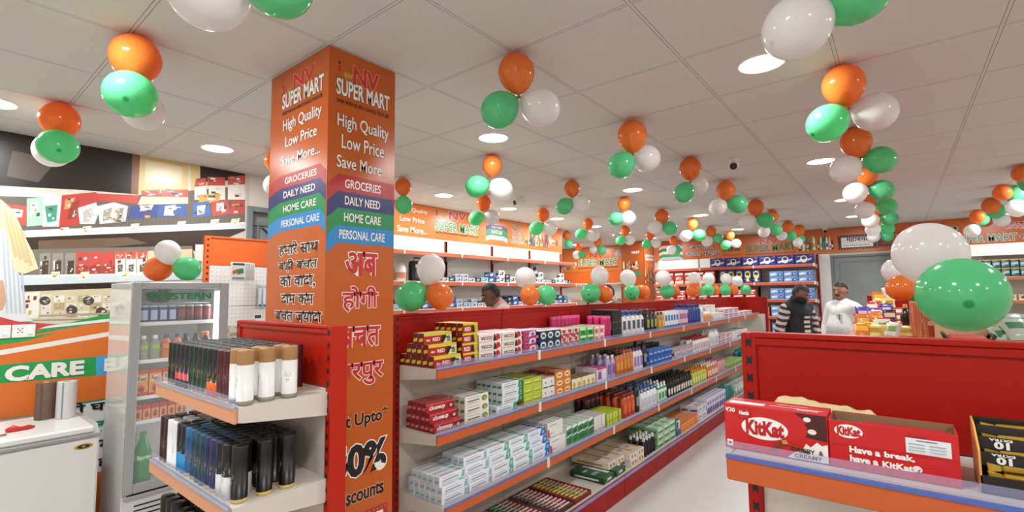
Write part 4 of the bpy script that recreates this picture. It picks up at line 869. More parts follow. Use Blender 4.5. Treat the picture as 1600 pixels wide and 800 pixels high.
def vessel(key, prof, capprof, body, cap, label=None, name='bottle', sx=1, sy=1, n=12, lab=None):
    """bottle, can or tube: lathe body (root) with its cap as a part"""
    def mb_(): 
        ms = body if isinstance(body, list) else [body]*(len(prof)-1)
        return MB().lathe(prof, n, [H(c, .3) if isinstance(c, str) else c for c in ms], sx=sx, sy=sy)
    def mc_(): return MB().lathe(capprof, n, H(cap, .35), sx=sx, sy=sy)
    def ml_():
        r, z0, z1, c = lab; m = MB(); vs = []; fs = []; k = 7
        for i in range(k):
            a = -PI/2 - .75 + 1.5*i/(k-1); vs += [(r*sx*math.cos(a), r*sy*math.sin(a), z0), (r*sx*math.cos(a), r*sy*math.sin(a), z1)]
        for i in range(k-1): fs.append((2*i, 2*i+2, 2*i+3, 2*i+1))
        return m.add(vs, fs, H(c), True)
    parts = [(None, mb_), ('cap', mc_)] + ([('label_print', ml_)] if lab else [])
    r = max(p[0] for p in prof)*2
    PROTO[key] = dict(mk=parts, w=r*sx, d=r*sy, h=capprof[-1][1], name=name)
def make(key):
    p = PROTO[key]
    if 'root' not in p:
        root = None
        for nm, f in p['mk']:
            o = f().build(nm or p['name'], root)
            if root is None: root = o
        p['root'] = root; p['used'] = False
    return p
def place(key, loc, label, cat, group=None, rot=0, name=None):
    p = make(key)
    if not p['used']:
        o = p['root']; p['used'] = True; o.location = loc; o.rotation_euler = rot if isinstance(rot, tuple) else (0, 0, rot)
    else:
        o = dup(p['root'], loc, rot)
    o['label'] = label; o['category'] = cat
    if group: o['group'] = group
    elif 'group' in o.keys(): del o['group']
    return o
def block(key, x0, x1, nx, ny, nz, yf, z, label, cat, step=0, back=None, jit=.0025, dy=None, rot=0, tilt=0, frame=None):
    """nx by ny by nz goods between x0 and x1, first row's front face at yf; each upper layer has `step` rows fewer in front"""
    p = PROTO[key]; w, d, h = p['w'], p['d'], p['h']
    pitch = (x1-x0)/nx; dd = (dy or d*1.04)
    for k in range(nz):
        for j in range(ny):
            if j < k*step: continue
            if back and k >= back[0] and j > back[1]: continue
            for i in range(nx):
                x = x0 + pitch*(i+.5) + R.uniform(-jit, jit); y = yf + d/2 + dd*j + R.uniform(0, jit); zz = z + h*k + .0006
                loc = (x, y, zz); rr = rot + R.uniform(-.025, .025)
                if frame: loc = frame(x, y, zz); rr += frame.rz
                place(key, loc, label, cat, label.split(' on the ')[0][:60], (tilt, 0, rr) if tilt else rr)

# cartons on the long gondola
carton('redpaste', .205, .045, .06, 'b3221d', front='b81f1b', top='e3c93a', end='6e1219', pics=(('e3c93a', [(0,.72),(1,.72),(1,1),(0,1)]), ('e9e2d4', [(.7,0),(1,0),(1,.72),(.66,.72)]), ('231512', [(.6,.1),(.72,.1),(.8,.72),(.64,.72)]), ('7aa04a', [(.82,.1),(.95,.1),(.95,.4),(.82,.4)])),
       texts=(('RED', .3, .56, .24, .56, 'f4efe6'), ('dabur', .08, .22, .26, .48, 'f4efe6'), ('Bela', .74, .93, .42, .66, '231512')))
carton('redpaste_short', .125, .045, .056, 'b3221d', front='b81f1b', top='e3c93a', end='6e1219', pics=(('e3c93a', [(0,.78),(1,.78),(1,1),(0,1)]), ('c9b53a', [(.8,0),(1,0),(1,.78),(.75,.78)]), ('231512', [(.55,.1),(.78,.1),(.72,.78),(.6,.78)])), texts=(('RED', .1, .5, .2, .6, 'f4efe6'),))
carton('vicco', .2, .045, .05, 'ece4da', front='efe8de', top='e9dfd4', end='cfc2b6', pics=(('c22b26', [(.76,.05),(.96,.35),(.92,.85),(.8,.95),(.72,.5)]), ('3a1d18', [(.62,.1),(.75,.1),(.73,.85),(.66,.9)]), ('d9c9b8', [(.02,.05),(.6,.05),(.6,.16),(.02,.16)])), texts=(('VICCO', .08, .58, .3, .7, '8f2a22'),))
carton('pinkpaste', .15, .045, .048, 'c9377f', front='b22a5e', top='e4d7e6', end='7d2468', pics=(('eadfec', [(.4,.1),(.95,.3),(.9,.9),(.5,.8)]), ('7a3a9a', [(.6,.2),(.85,.35),(.8,.7),(.6,.6)])))
carton('navybox', .086, .085, .064, '27315e', front='222d5a', top='d9dce6', end='1c2550', pics=(('e6ece8', ell(.5,.5,.4,.36,10)), ('2f7d52', [(.25,.35),(.75,.3),(.7,.6),(.3,.65)]), ('1a2248', [(.3,.5),(.7,.5),(.7,.62),(.3,.62)])))
carton('checkbox', .082, .085, .06, 'c03a38', front='d9d2cc', top='e6dcd2', pics=(('c43034', [(0,0),(.35,0),(.35,.4),(0,.4)]), ('c43034', [(.6,.1),(1,.1),(1,.5),(.6,.5)]), ('c43034', [(.2,.6),(.7,.55),(.75,.95),(.2,1)]), ('2a3c78', [(.35,.3),(.6,.3),(.6,.5),(.35,.5)])))
carton('greenwrap', .112, .05, .058, '4fbf45', front='3fae3c', top='8fe07a', pics=(('e9efe2', [(.1,.7),(.9,.7),(.9,.95),(.1,.95)]), ('1f6e2c', [(.2,.2),(.8,.15),(.7,.55),(.3,.6)])))
carton('pinkwrap', .086, .05, .06, 'e6a7ad', front='e8b4b6', top='efc8c8', pics=(('c8363f', [(.15,.1),(.6,.1),(.55,.5),(.2,.5)]), ('f4ece6', [(.1,.65),(.9,.65),(.9,.9),(.1,.9)])))
carton('blackcard', .062, .05, .235, '191619', front='1b181c', top='2a262a', pics=(('8f8a90', [(.3,.55),(.7,.55),(.7,.58),(.3,.58)]), ('5b5660', [(.2,.3),(.8,.3),(.8,.33),(.2,.33)])))
carton('whitecarton', .2, .1, .1, 'e6e2dc', top='efece8', pics=(('b9b4ae', [(.1,.2),(.4,.2),(.4,.3),(.1,.3)]),))
carton('pinkcarton', .24, .1, .07, 'ead5d6', top='f2e6e4', pics=(('b23a48', [(.1,.6),(.9,.6),(.9,.8),(.1,.8)]), ('8a4a86', [(.2,.1),(.35,.1),(.35,.45),(.2,.45)]), ('8a4a86', [(.5,.1),(.65,.1),(.65,.45),(.5,.45)])))
carton('closeup', .2, .0375, .049, 'b81f27', front='b3202a', top='c4323a', end='7d141c', pics=(('d96a6e', [(0,.8),(1,.8),(1,.9),(0,.9)]), ('7d1820', [(.8,.05),(1,.05),(1,.75),(.72,.5)]), ('e8b9b6', [(.84,.2),(.94,.2),(.94,.5),(.84,.5)])), texts=(('closeup', .1, .66, .12, .74, 'f6f1ec'),))
carton('whitepaste', .2, .042, .05, 'e9e5de', top='e2dcd4', end='d2cac0', pics=(('5f8f4a', ell(.82,.45,.12,.32,10)), ('d9a24a', ell(.84,.4,.06,.2,8)), ('7a5a3a', [(.1,.35),(.6,.38),(.6,.5),(.1,.47)]), ('cfc6ba', [(.05,.1),(.6,.1),(.6,.18),(.05,.18)])))
carton('greenpaste', .2, .042, .044, 'e9ebea', top='dfe4e4', end='cdd4d4', pics=(('2f8a62', [(.78,0),(1,0),(1,.9),(.84,1)]), ('5fb48a', [(.86,.2),(.98,.2),(.96,.6),(.88,.7)]), ('8f9fb8', [(.1,.4),(.7,.4),(.7,.55),(.1,.55)]), ('c3ccd4', [(.05,.1),(.72,.1),(.72,.2),(.05,.2)])))
carton('bluepaste', .19, .042, .044, 'eceef0', top='e6e9ee', end='cfd3d8', pics=(('8fb6c0', [(.84,.1),(.97,.1),(.97,.9),(.88,.9)]), ('8d97ba', [(.1,.4),(.72,.42),(.72,.56),(.1,.54)]), ('c9cfda', [(.05,.12),(.75,.12),(.75,.22),(.05,.22)])))
carton('tealpaste', .19, .042, .044, 'eceef0', top='e6e9ee', end='cfd3d8', pics=(('5fae9a', [(.78,0),(1,0),(1,1),(.86,1)]), ('9fd0c4', [(.86,.2),(.97,.2),(.97,.7),(.88,.7)]), ('8d97ba', [(.1,.4),(.7,.42),(.7,.56),(.1,.54)])))
carton('deepbluepaste', .19, .042, .044, 'e6ebf2', top='dfe6f0', end='3f74c0', pics=(('2f6cc0', [(.7,0),(1,0),(1,1),(.8,1)]), ('8fb6e6', [(.82,.2),(.95,.2),(.95,.6),(.85,.7)]), ('8d97ba', [(.1,.4),(.62,.42),(.62,.56),(.1,.54)])))
carton('limebox', .1, .065, .055, 'b9c832', front='bccb36', top='c6d43e', end='8d9a24', pics=(('7f9424', [(.1,.4),(.9,.4),(.9,.5),(.1,.5)]), ('dfe88a', [(.12,.6),(.7,.6),(.7,.75),(.12,.75)])))
carton('whitebox', .076, .11, .07, 'e9e6e2', top='e2ded8', end='c9c4be', pics=(('c24a3a', ell(.5,.6,.1,.12,8)), ('3a3a52', [(.1,.08),(.9,.08),(.9,.2),(.1,.2)])))
carton('thinwhite', .19, .032, .098, 'e6e2de', top='d9d4cf', end='cfc9c2', pics=(('b9afa6', [(.08,.2),(.3,.2),(.3,.3),(.08,.3)]), ('c24a4a', [(0,.02),(.15,.02),(.1,.5),(0,.6)])))
carton('soapbox', .104, .075, .056, 'd9762a', front='dd7c2e', top='c2622a', end='8d3f1c', pics=(('f0dcae', ell(.55,.5,.36,.36,12)), ('c65a2a', [(.35,.4),(.75,.4),(.75,.6),(.35,.6)])))
carton('yellowsoap', .072, .06, .085, '6e4426', front='efe6cf', top='7a5230', end='5a3a22', pics=(('d9b23a', ell(.5,.45,.3,.25,10)), ('4a7a9a', [(.1,.08),(.9,.08),(.9,.2),(.1,.2)])))
carton('purplebox', .16, .1, .12, 'ecdfe6', front='e6dbe6', top='c22a6e', pics=(('8a5aa0', [(.1,.2),(.5,.2),(.45,.7),(.15,.7)]), ('c2306a', [(0,.85),(1,.85),(1,1),(0,1)])))
carton('bluebox', .095, .06, .075, '2b62b8', front='2a5fb4', top='3d78cc', pics=(('a9c6ea', [(.1,.55),(.9,.5),(.9,.65),(.1,.7)]), ('1f4790', [(.1,.15),(.9,.12),(.9,.3),(.1,.32)])))
carton('stripebox', .1, .05, .1, 'd9cfd2', front='c9bcc6', pics=(('b23a48', [(0,.7),(1,.95),(1,1),(0,.85)]), ('6e6a8a', [(0,.1),(1,.5),(1,.6),(0,.25)])))
carton('bigwhite', .95, .2, .13, 'e8e4e0', pics=(('4a58a8', [(.3,.3),(.8,.4),(.8,.55),(.3,.45)]),))
carton('greenstand', .07, .05, .13, '1f6e3c', front='2a7d46', top='d9e6da', end='d9e2d8', pics=(('e6ece4', [(0,.82),(1,.9),(1,1),(0,1)]), ('e6ece4', [(0,.42),(1,.5),(1,.56),(0,.48)]), ('0f4a26', [(.2,.6),(.8,.62),(.8,.72),(.2,.7)])))
carton('greycarton', .055, .2, .12, 'dedad6', top='cfcac4', end='a9a49e', pics=(('5a5a6a', [(.2,.1),(.8,.1),(.8,.16),(.2,.16)]),))
carton('limelong', .045, .2, .1, 'b7c63a', top='c3d148', front='c0ce42', end='8f9c2a', pics=(('7f9030', [(.1,.4),(.9,.4),(.9,.46),(.1,.46)]),))
carton('darkgreenbox', .17, .3, .045, '17472f', front='1b5638', top='1f5a3c', pics=(('d9e6da', [(.3,.3),(.7,.3),(.7,.7),(.3,.7)]),))
carton('biscuittray', .13, .34, .05, 'e6dccf', front='ece4d8', top='d9c8b4', pics=(('c9853a', ell(.3,.5,.12,.3,8)), ('c9853a', ell(.7,.5,.12,.3,8))))
carton('greenpack', .15, .09, .06, '8fbf8a', front='a9cfa2', top='c3dcc0', pics=(('2f7d46', [(.1,.2),(.9,.2),(.9,.45),(.1,.45)]), ('e9ede6', [(.1,.6),(.7,.6),(.7,.85),(.1,.85)])))
carton('orangepack', .09, .24, .03, 'e2702a', front='e67a30', top='e8752c', pics=(('f2b27a', [(.1,.3),(.9,.3),(.9,.6),(.1,.6)]),))
carton('lilaccarton', .13, .1, .08, 'e6dfe6', top='ded4dc', pics=(('7a5a9a', [(.1,.5),(.9,.5),(.9,.62),(.1,.62)]), ('7a5a9a', [(.1,.2),(.5,.2),(.5,.3),(.1,.3)])))
carton('lilacstand', .1, .05, .19, 'e9e6ee', front='ded8ea', pics=(('5a4a9a', [(.1,.1),(.9,.1),(.9,.5),(.1,.4)]), ('8a7ac0', [(.2,.6),(.8,.6),(.8,.8),(.2,.75)])))
carton('bookpack', .1, .03, .15, '2f6e9a', front='dfe6ea', pics=(('2f6e9a', [(0,0),(1,0),(1,.4),(0,.5)]), ('1a1a22', [(.1,.5),(.5,.5),(.5,.9),(.1,.9)])))
carton('netpack', .12, .08, .16, 'cfd6c8', front='c9d4c4', pics=(('5a9a7a', [(.1,.1),(.5,.15),(.4,.5),(.1,.5)]), ('efefe8', [(.3,.5),(.9,.45),(.9,.8),(.4,.9)]), ('4a4a4a', [(.6,.1),(.9,.1),(.9,.3),(.6,.3)])))
carton('gcarton', .13, .07, .09, 'c3cf8a', front='a9c070', pics=(('5a8a4a', [(.1,.2),(.9,.3),(.9,.6),(.1,.5)]),))
# bottles, tubes, jars
B = lambda r, h, sh=.8: [(r*.9, 0), (r, .006), (r, h*sh), (r*.75, h*.92), (r*.45, h)]
C = lambda r, z, h: [(r, z), (r, z+h*.9), (r*.9, z+h)]
vessel('pumpbottle', B(.04, .17), [(.016,.17),(.016,.185),(.006,.186),(.006,.2),(.03,.2),(.03,.212),(.012,.215)], 'ebe8e4', '2a4f8a', name='pump_bottle', sy=.7, lab=(.0405, .05, .13, '4a5a6a'))
vessel('darkpump', B(.038, .165), [(.015,.165),(.015,.18),(.006,.181),(.006,.2),(.028,.2),(.028,.212),(.012,.216)], '23201e', '171412', name='pump_bottle', sy=.7, lab=(.0385, .04, .12, '9aa45a'))
vessel('magentacan', [(.028,0),(.03,.004),(.03,.165)], [(.03,.165),(.03,.185),(.024,.19)], 'c92f6e', 'd2487e', name='spray_can')
vessel('amberbottle', B(.036, .15), C(.016, .15, .03), 'b8812a', '3a2a1c', name='bottle', sy=.7, lab=(.0365, .03, .1, 'd9b04a'))
vessel('whitetube', [(.03,.03),(.034,.06),(.036,.15),(.037,.17)], [(.026,0),(.028,.004),(.028,.03)], 'e6e8ea', '2f5fa8', name='tube', sy=.55, lab=(.0362, .08, .14, '3f6fb0'))
vessel('lilactube', [(.03,.03),(.034,.06),(.036,.15),(.037,.175)], [(.026,0),(.028,.004),(.028,.03)], 'd9c0d2', 'a8284e', name='tube', sy=.55, lab=(.0362, .08, .14, 'a85a8a'))
vessel('navybottle', B(.04, .2, .85), C(.022, .2, .03), '26327a', '1e2862', name='bottle', sy=.7, lab=(.0405, .04, .13, '3b4aa0'))
vessel('whitebottle', B(.045, .19), C(.02, .19, .03), 'e9e6e2', 'd9d4ce', name='bottle', sy=.7, lab=(.0455, .05, .13, 'c9c4d4'))
vessel('orangejar', [(.055,0),(.058,.006),(.058,.085),(.052,.095)], C(.054, .095, .025), 'd99a4a', 'e6e0d8', name='jar', n=16)
vessel('lavender', B(.036, .17), C(.02, .17, .025), 'b3a0c8', 'd9d2de', name='bottle', sy=.6, lab=(.0365, .04, .12, '7a629a'))
vessel('blackorange', B(.033, .19, .88), C(.026, .19, .02), ['1f1a18', 'c9702a', 'c9702a', '1f1a18'], '1c1614', name='bottle', sy=.7, lab=(.0335, .05, .12, 'e09a4a'))
vessel('amberorange', B(.036, .19, .88), C(.026, .19, .02), 'bb6a22', 'a9501c', name='bottle', sy=.7, lab=(.0365, .05, .13, 'd98a3a'))
vessel('purplewhite', B(.036, .18), C(.016, .18, .025), 'e2dbe6', '6e4a8a', name='bottle', sy=.6, lab=(.0365, .04, .13, '9a7ab8'))
vessel('blacktall', B(.04, .22, .85), C(.02, .22, .03), '201d24', '161418', name='bottle', sy=.7, lab=(.0405, .06, .14, '8a8a92'))
vessel('blacktube', [(.024,.03),(.03,.06),(.033,.16),(.034,.18)], [(.022,0),(.023,.004),(.023,.03)], '1d1a1c', '2a2628', name='tube', sy=.6)
vessel('redtop', B(.036, .14), C(.02, .14, .03), 'ebe6e2', 'a8242c', name='bottle', sy=.7, lab=(.0365, .03, .1, 'c9a0a6'))
vessel('maroon', [(.034,0),(.036,.005),(.036,.14),(.033,.15)], C(.034, .15, .02), '2a1a22', '8f1f3a', name='bottle')
vessel('orangebottle', B(.042, .18, .88), C(.036, .18, .02), 'b8431c', '6e1c1a', name='bottle', sy=.7, lab=(.0425, .04, .13, 'd9622a'))
vessel('handwash', B(.036, .15), [(.012,.15),(.012,.165),(.005,.166),(.005,.18),(.026,.18),(.026,.19),(.01,.193)], 'e9eaea', '2f5aa0', name='pump_bottle', sy=.65, lab=(.0365, .03, .1, 'c0c8d4'))
vessel('greenbottle', B(.034, .15), C(.016, .15, .03), ['1f7a3c', 'dfe8e0', '2f8f4a', 'e2e8e2'], 'dfe6e0', name='bottle', sy=.65, lab=(.0345, .03, .09, '2f9a52'))
vessel('blackwhite', B(.033, .15), C(.018, .15, .035), '1c1a1c', '121012', name='bottle', sy=.65, lab=(.0335, .025, .085, 'e2e0d0'))
vessel('yellowbottle', B(.036, .14), C(.018, .14, .03), 'b9c44a', 'd9862a', name='bottle', sy=.65, lab=(.0365, .03, .09, 'e6e2a0'))
vessel('orangewhite', B(.036, .14), C(.018, .14, .03), 'd9702c', 'e6e0d6', name='bottle', sy=.65, lab=(.0365, .03, .1, 'f0e6d0'))
vessel('pinkbottle', B(.036, .16), C(.018, .16, .03), 'd8a0a6', 'b86a74', name='bottle', sy=.65)
vessel('whitecapblack', B(.026, .125, .7), C(.013, .125, .032), '1b1719', 'e9e6e2', name='bottle', n=14)
vessel('teal', B(.045, .15), C(.024, .15, .03), '1f7a7e', '2a8f8a', name='bottle', sy=.7)

T1, T2, T3, T0 = S1+.001, S2+.001, S3+.001, S0+.001
Y1 = 1.936
g = block
# top shelf, from the pillar to the far end
g('redpaste', 1.75, 1.96, 1, 6, 1, Y1, T1, 'red and yellow toothpaste carton stacked on the top shelf nearest the pillar', 'toothpaste')
g('redpaste', 1.742, 1.952, 1, 4, 1, Y1+.03, T1+.0608, 'red and yellow toothpaste carton stacked on the top shelf nearest the pillar', 'toothpaste')
g('redpaste', 1.735, 1.945, 1, 2, 1, Y1+.06, T1+.1216, 'red and yellow toothpaste carton stacked on the top shelf nearest the pillar', 'toothpaste')
g('redpaste_short', 1.968, 2.098, 1, 5, 4, Y1, T1, 'short red toothpaste carton stacked on the top shelf between larger red cartons and white cartons', 'toothpaste')
g('vicco', 2.105, 2.52, 2, 5, 3, Y1, T1, 'white toothpaste carton with red leaf stacked on the top shelf', 'toothpaste', step=0)
g('pinkpaste', 2.53, 2.685, 1, 5, 3, Y1, T1, 'pink and purple toothpaste carton stacked on the top shelf beside white cartons', 'toothpaste')
g('navybox', 2.72, 2.985, 3, 3, 2, Y1, T1, 'navy box with green and white badge stacked on the top shelf', 'box')
g('checkbox', 2.99, 3.24, 3, 3, 2, Y1, T1, 'red and white patterned box stacked on the top shelf beside navy boxes', 'box')
g('greenwrap', 3.245, 3.475, 2, 4, 2, Y1, T1, 'bright green wrapped soap pack stacked on the top shelf', 'soap')
g('pinkwrap', 3.478, 3.655, 2, 4, 2, Y1, T1, 'pale pink wrapped soap pack stacked on the top shelf', 'soap')
g('magentacan', 3.665, 3.79, 2, 3, 1, Y1, T1, 'magenta spray can standing on the top shelf beside pale pink soap', 'spray can', dy=.063)
g('magentacan', 3.22, 3.65, 7, 1, 1, 2.155, T1+.01, 'magenta spray can standing on the top shelf beside pale pink soap', 'spray can')
g('blackcard', 3.80, 3.98, 3, 4, 1, Y1, T1, 'tall black flat box standing on the top shelf beside magenta cans', 'box')
g('pumpbottle', 4.0, 4.5, 5, 3, 1, Y1, T1, 'white pump bottle with blue pump on the top shelf', 'bottle', dy=.075)
g('darkpump', 4.53, 4.82, 3, 3, 1, Y1, T1, 'black pump bottle on the top shelf next to white pump bottles', 'bottle', dy=.075)
g('amberbottle', 4.83, 5.0, 2, 3, 1, Y1, T1, 'amber bottle with gold label on the top shelf', 'bottle', dy=.075)
g('whitetube', 5.01, 5.42, 5, 3, 1, Y1, T1, 'white tube standing on its blue cap on the top shelf', 'tube', dy=.07)
g('lilactube', 5.45, 5.74, 4, 3, 1, Y1, T1, 'lilac tube standing on its dark red cap on the top shelf', 'tube', dy=.07)
g('navybottle', 5.76, 6.2, 5, 3, 1, Y1, T1, 'navy blue bottle on the top shelf far along the aisle', 'bottle', dy=.075)
g('whitebottle', 6.22, 6.33, 1, 2, 1, Y1, T1, 'white bottle on the top shelf between navy bottles and orange jars', 'bottle', dy=.08)
g('orangejar', 6.36, 6.66, 2, 2, 1, Y1, T1, 'orange jar with white lid on the top shelf', 'jar', dy=.13)
g('whitecarton', 6.72, 7.14, 2, 2, 1, Y1, T1, 'large white carton stacked on the top shelf far along the aisle', 'box')
g('whitecarton', 6.72, 7.14, 2, 1, 1, Y1+.1, T1+.101, 'large white carton stacked on the top shelf far along the aisle', 'box')
g('pinkcarton', 7.2, 7.98, 3, 2, 2, Y1, T1, 'pale pink carton with red band stacked on the top shelf near its far end', 'box')
g('pinkcarton', 8.05, 8.85, 3, 1, 1, Y1, T1, 'pale pink carton lying single on the top shelf at its far end', 'box')
# second shelf
g('closeup', 1.755, 1.96, 1, 6, 1, Y1, T2, 'red toothpaste carton with white lettering stacked on the second shelf', 'toothpaste')
g('closeup', 1.745, 1.95, 1, 5, 1, Y1+.022, T2+.05, 'red toothpaste carton with white lettering stacked on the second shelf', 'toothpaste')
g('closeup', 1.74, 1.945, 1, 4, 1, Y1+.044, T2+.1, 'red toothpaste carton with white lettering stacked on the second shelf', 'toothpaste')
g('whitepaste', 1.985, 2.19, 1, 5, 3, Y1, T2, 'white toothpaste carton with green and amber badge stacked on the second shelf', 'toothpaste')
g('greenpaste', 2.2, 2.52, 1, 5, 1, Y1, T2, 'white toothpaste carton with green end stacked on the second shelf', 'toothpaste')
g('greenpaste', 2.31, 2.52, 1, 5, 3, Y1, T2+.0446, 'white toothpaste carton with green end stacked on the second shelf', 'toothpaste')
g('whitepaste', 2.195, 2.3, 1, 5, 3, Y1+.045, T2+.046, 'white toothpaste carton with green and amber badge stacked on the second shelf', 'toothpaste') if 0 else None
g('limebox', 2.53, 2.735, 2, 4, 3, Y1, T2, 'lime green box stacked in three layers on the second shelf', 'box')
g('whitebox', 2.74, 2.895, 2, 2, 2, Y1, T2, 'small white box with red dot stacked on the second shelf', 'box', dy=.115)
g('soapbox', 2.9, 3.11, 2, 3, 3, Y1, T2, 'orange soap box with cream oval stacked on the second shelf', 'soap')
g('yellowsoap', 3.12, 3.48, 5, 2, 1, Y1, T2, 'brown topped box with yellow sun on cream front on the second shelf', 'box')
g('purplebox', 3.5, 3.675, 1, 2, 1, Y1, T2, 'pink topped white carton with purple print on the second shelf', 'box')
g('lavender', 3.69, 3.86, 2, 3, 1, Y1, T2, 'lavender bottle with pale cap on the second shelf', 'bottle', dy=.07)
g('blackorange', 3.87, 4.0, 2, 3, 1, Y1, T2, 'black and orange bottle on the second shelf', 'bottle', dy=.07)
g('amberorange', 4.01, 4.21, 3, 3, 1, Y1, T2, 'amber orange bottle on the second shelf', 'bottle', dy=.07)
g('purplewhite', 4.22, 4.42, 3, 3, 1, Y1, T2, 'white bottle with purple cap and purple label on the second shelf', 'bottle', dy=.07)
g('blacktall', 4.43, 4.53, 1, 2, 1, Y1, T2, 'tall black bottle on the second shelf beside blue boxes', 'bottle', dy=.08)
g('bluebox', 4.56, 5.16, 6, 2, 2, Y1, T2, 'blue box stacked on the second shelf', 'box')
g('blacktube', 4.56, 5.2, 9, 2, 1, Y1+.14, T2+.001, 'black tube standing behind the blue boxes on the second shelf', 'tube', dy=.06)
g('stripebox', 5.25, 5.85, 6, 2, 1, Y1, T2, 'grey carton with slanted red stripe on the second shelf', 'box')
g('redtop', 5.9, 6.5, 7, 3, 1, Y1, T2, 'white bottle with dark red cap on the second shelf', 'bottle', dy=.07)
g('whitebottle', 6.55, 6.95, 4, 2, 1, Y1, T2, 'white bottle far along the second shelf', 'bottle', dy=.08)
g('pinkcarton', 7.0, 7.5, 2, 2, 2, Y1, T2, 'pale pink carton stacked far along the second shelf', 'box')
g('bigwhite', 7.55, 8.5, 1, 1, 1, Y1, T2, 'long white carton with blue script far along the second shelf', 'box')
# third shelf
Y3 = 1.876
for k, x0, lab in (('bluepaste', 1.755, 'pale blue ended'), ('bluepaste', 1.95, 'pale blue ended'), ('tealpaste', 2.145, 'teal ended'), ('tealpaste', 2.34, 'teal ended'), ('deepbluepaste', 2.535, 'deep blue ended')):
    n = 'white toothpaste carton, %s, stacked on the third shelf' % lab
    g(k, x0, x0+.193, 1, 6, 2, Y3, T3, n, 'toothpaste'); g(k, x0, x0+.193, 1, 5, 1, Y3+.022, T3+.0885, n, 'toothpaste')
    if x0 > 1.9: g(k, x0, x0+.193, 1, 4, 1, Y3+.035, T3+.133, n, 'toothpaste')
g('thinwhite', 2.735, 2.93, 1, 7, 1, Y3, T3, 'thin white carton with pink corner stacked on the third shelf', 'box', dy=.0335)
g('thinwhite', 2.735, 2.93, 1, 6, 1, Y3+.02, T3+.099, 'thin white carton with pink corner stacked on the third shelf', 'box', dy=.0335)
g('greenstand', 2.945, 3.32, 5, 5, 1, Y3, T3, 'upright dark green and white box on the third shelf', 'box')
g('greycarton', 3.335, 3.515, 3, 1, 1, Y3, T3, 'deep grey white carton between green boxes and lime boxes on the third shelf', 'box')
g('limelong', 3.53, 3.8, 5, 1, 1, Y3, T3, 'long lime green box lined up on the third shelf', 'box')
g('limelong', 3.34, 3.6, 5, 1, 1, Y3+.215, T3, 'long lime green box lined up behind at the back of the third shelf', 'box') if 0 else None
g('maroon', 3.6, 3.86, 3, 2, 1, Y3+.21, T3, 'dark bottle with maroon cap at the back of the third shelf', 'bottle', dy=.075)
g('orangebottle', 3.86, 4.09, 3, 4, 1, Y3, T3, 'burnt orange bottle with dark red cap on the third shelf', 'bottle', dy=.07)
g('blacktall', 4.1, 4.2, 1, 2, 1, Y3, T3, 'tall black bottle on the third shelf beside orange bottles', 'bottle', dy=.08)
g('handwash', 4.21, 4.6, 5, 4, 1, Y3, T3, 'white pump bottle with blue pump on the third shelf', 'bottle', dy=.07)
g('greenbottle', 4.62, 4.85, 3, 3, 1, Y3, T3, 'green and white bottle on the third shelf', 'bottle', dy=.07)
g('blackwhite', 4.87, 5.6, 10, 4, 1, Y3, T3, 'black bottle with cream label on the third shelf', 'bottle', dy=.065)
g('yellowbottle', 5.63, 6.15, 6, 3, 1, Y3, T3, 'lime yellow bottle with orange cap on the third shelf', 'bottle', dy=.07)
g('orangewhite', 6.18, 6.6, 5, 3, 1, Y3, T3, 'orange bottle with white cap on the third shelf', 'bottle', dy=.07)
g('pinkbottle', 6.63, 6.95, 4, 3, 1, Y3, T3, 'dusty pink bottle on the third shelf', 'bottle', dy=.07)
g('gcarton', 7.0, 7.85, 6, 3, 1, Y3, T3, 'pale green carton far along the third shelf', 'box')
g('teal', 7.9, 8.8, 8, 2, 1, Y3, T3, 'teal bottle far along the third shelf', 'bottle', dy=.09)
# bottom deck
YB = 1.80
def brushpack(key, card, low, handle, head):
    def mk():
        m = MB(); m.box(-.016, .016, -.105, .105, 0, .003, H(card, .25), b=.001)
        m.pic((0, 0, .003), (1,0,0), (0,1,0), [(H(low, .3), rect(-.0155, .0155, -.104, -.02)), (H('efecea'), rect(-.0155, .0155, -.02, -.012))], .0006)
        m.box(-.0045, .0045, -.095, .07, .004, .012, H(handle, .3), b=.002); m.box(-.0065, .0065, .05, .094, .006, .02, H(head, .3), b=.002)
        return m
    PROTO[key] = dict(mk=[(None, mk)], w=.034, d=.205, h=.02, name='toothbrush_pack')
brushpack('brush_a', 'b4b6c0', 'a9566a', 'e6eaf0', '8fb0c4'); brushpack('brush_b', '8a6f8a', 'a02a55', 'd9d4de', 'c9b9c9'); brushpack('brush_c', '7a2a3e', 'b3264a', 'c4e0c4', '4fae5c'); brushpack('brush_d', '6a3a48', '9a2a4c', 'ecd8c6', '8e7a70'); brushpack('brush_e', '8a3a40', 'c42a5c', '8fcf6a', 'e0b04a')
def tray(x0, x1, y0, y1, key, lab, col='5a4a44'):
    W, D = x1-x0, y1-y0
    m = MB(); m.box(-W/2, W/2, -D/2, D/2, 0, .004, H(col))
    for a in ((-W/2, -W/2+.003, -D/2, D/2), (W/2-.003, W/2, -D/2, D/2), (-W/2, W/2, -D/2, -D/2+.003), (-W/2, W/2, D/2-.003, D/2)): m.box(a[0], a[1], a[2], a[3], 0, .03, H(col), b=.0005)
    o = m.build('display_tray', None, ((x0+x1)/2, (y0+y1)/2, T0)); tag(o, 'low display tray of %s on the bottom deck' % lab, 'tray')
    n = int((D-.03)/.031)
    for i in range(n):
        place(key, ((x0+x1)/2 + R.uniform(-.003, .003), y0+.026+(D-.05)*i/(n-1), T0+.019), '%s in its tray on the bottom deck' % lab.replace('packs', 'pack'), 'toothbrush', lab + ' in a tray', (0, -.5, PI/2 + R.uniform(-.02, .02)))
x = 1.95
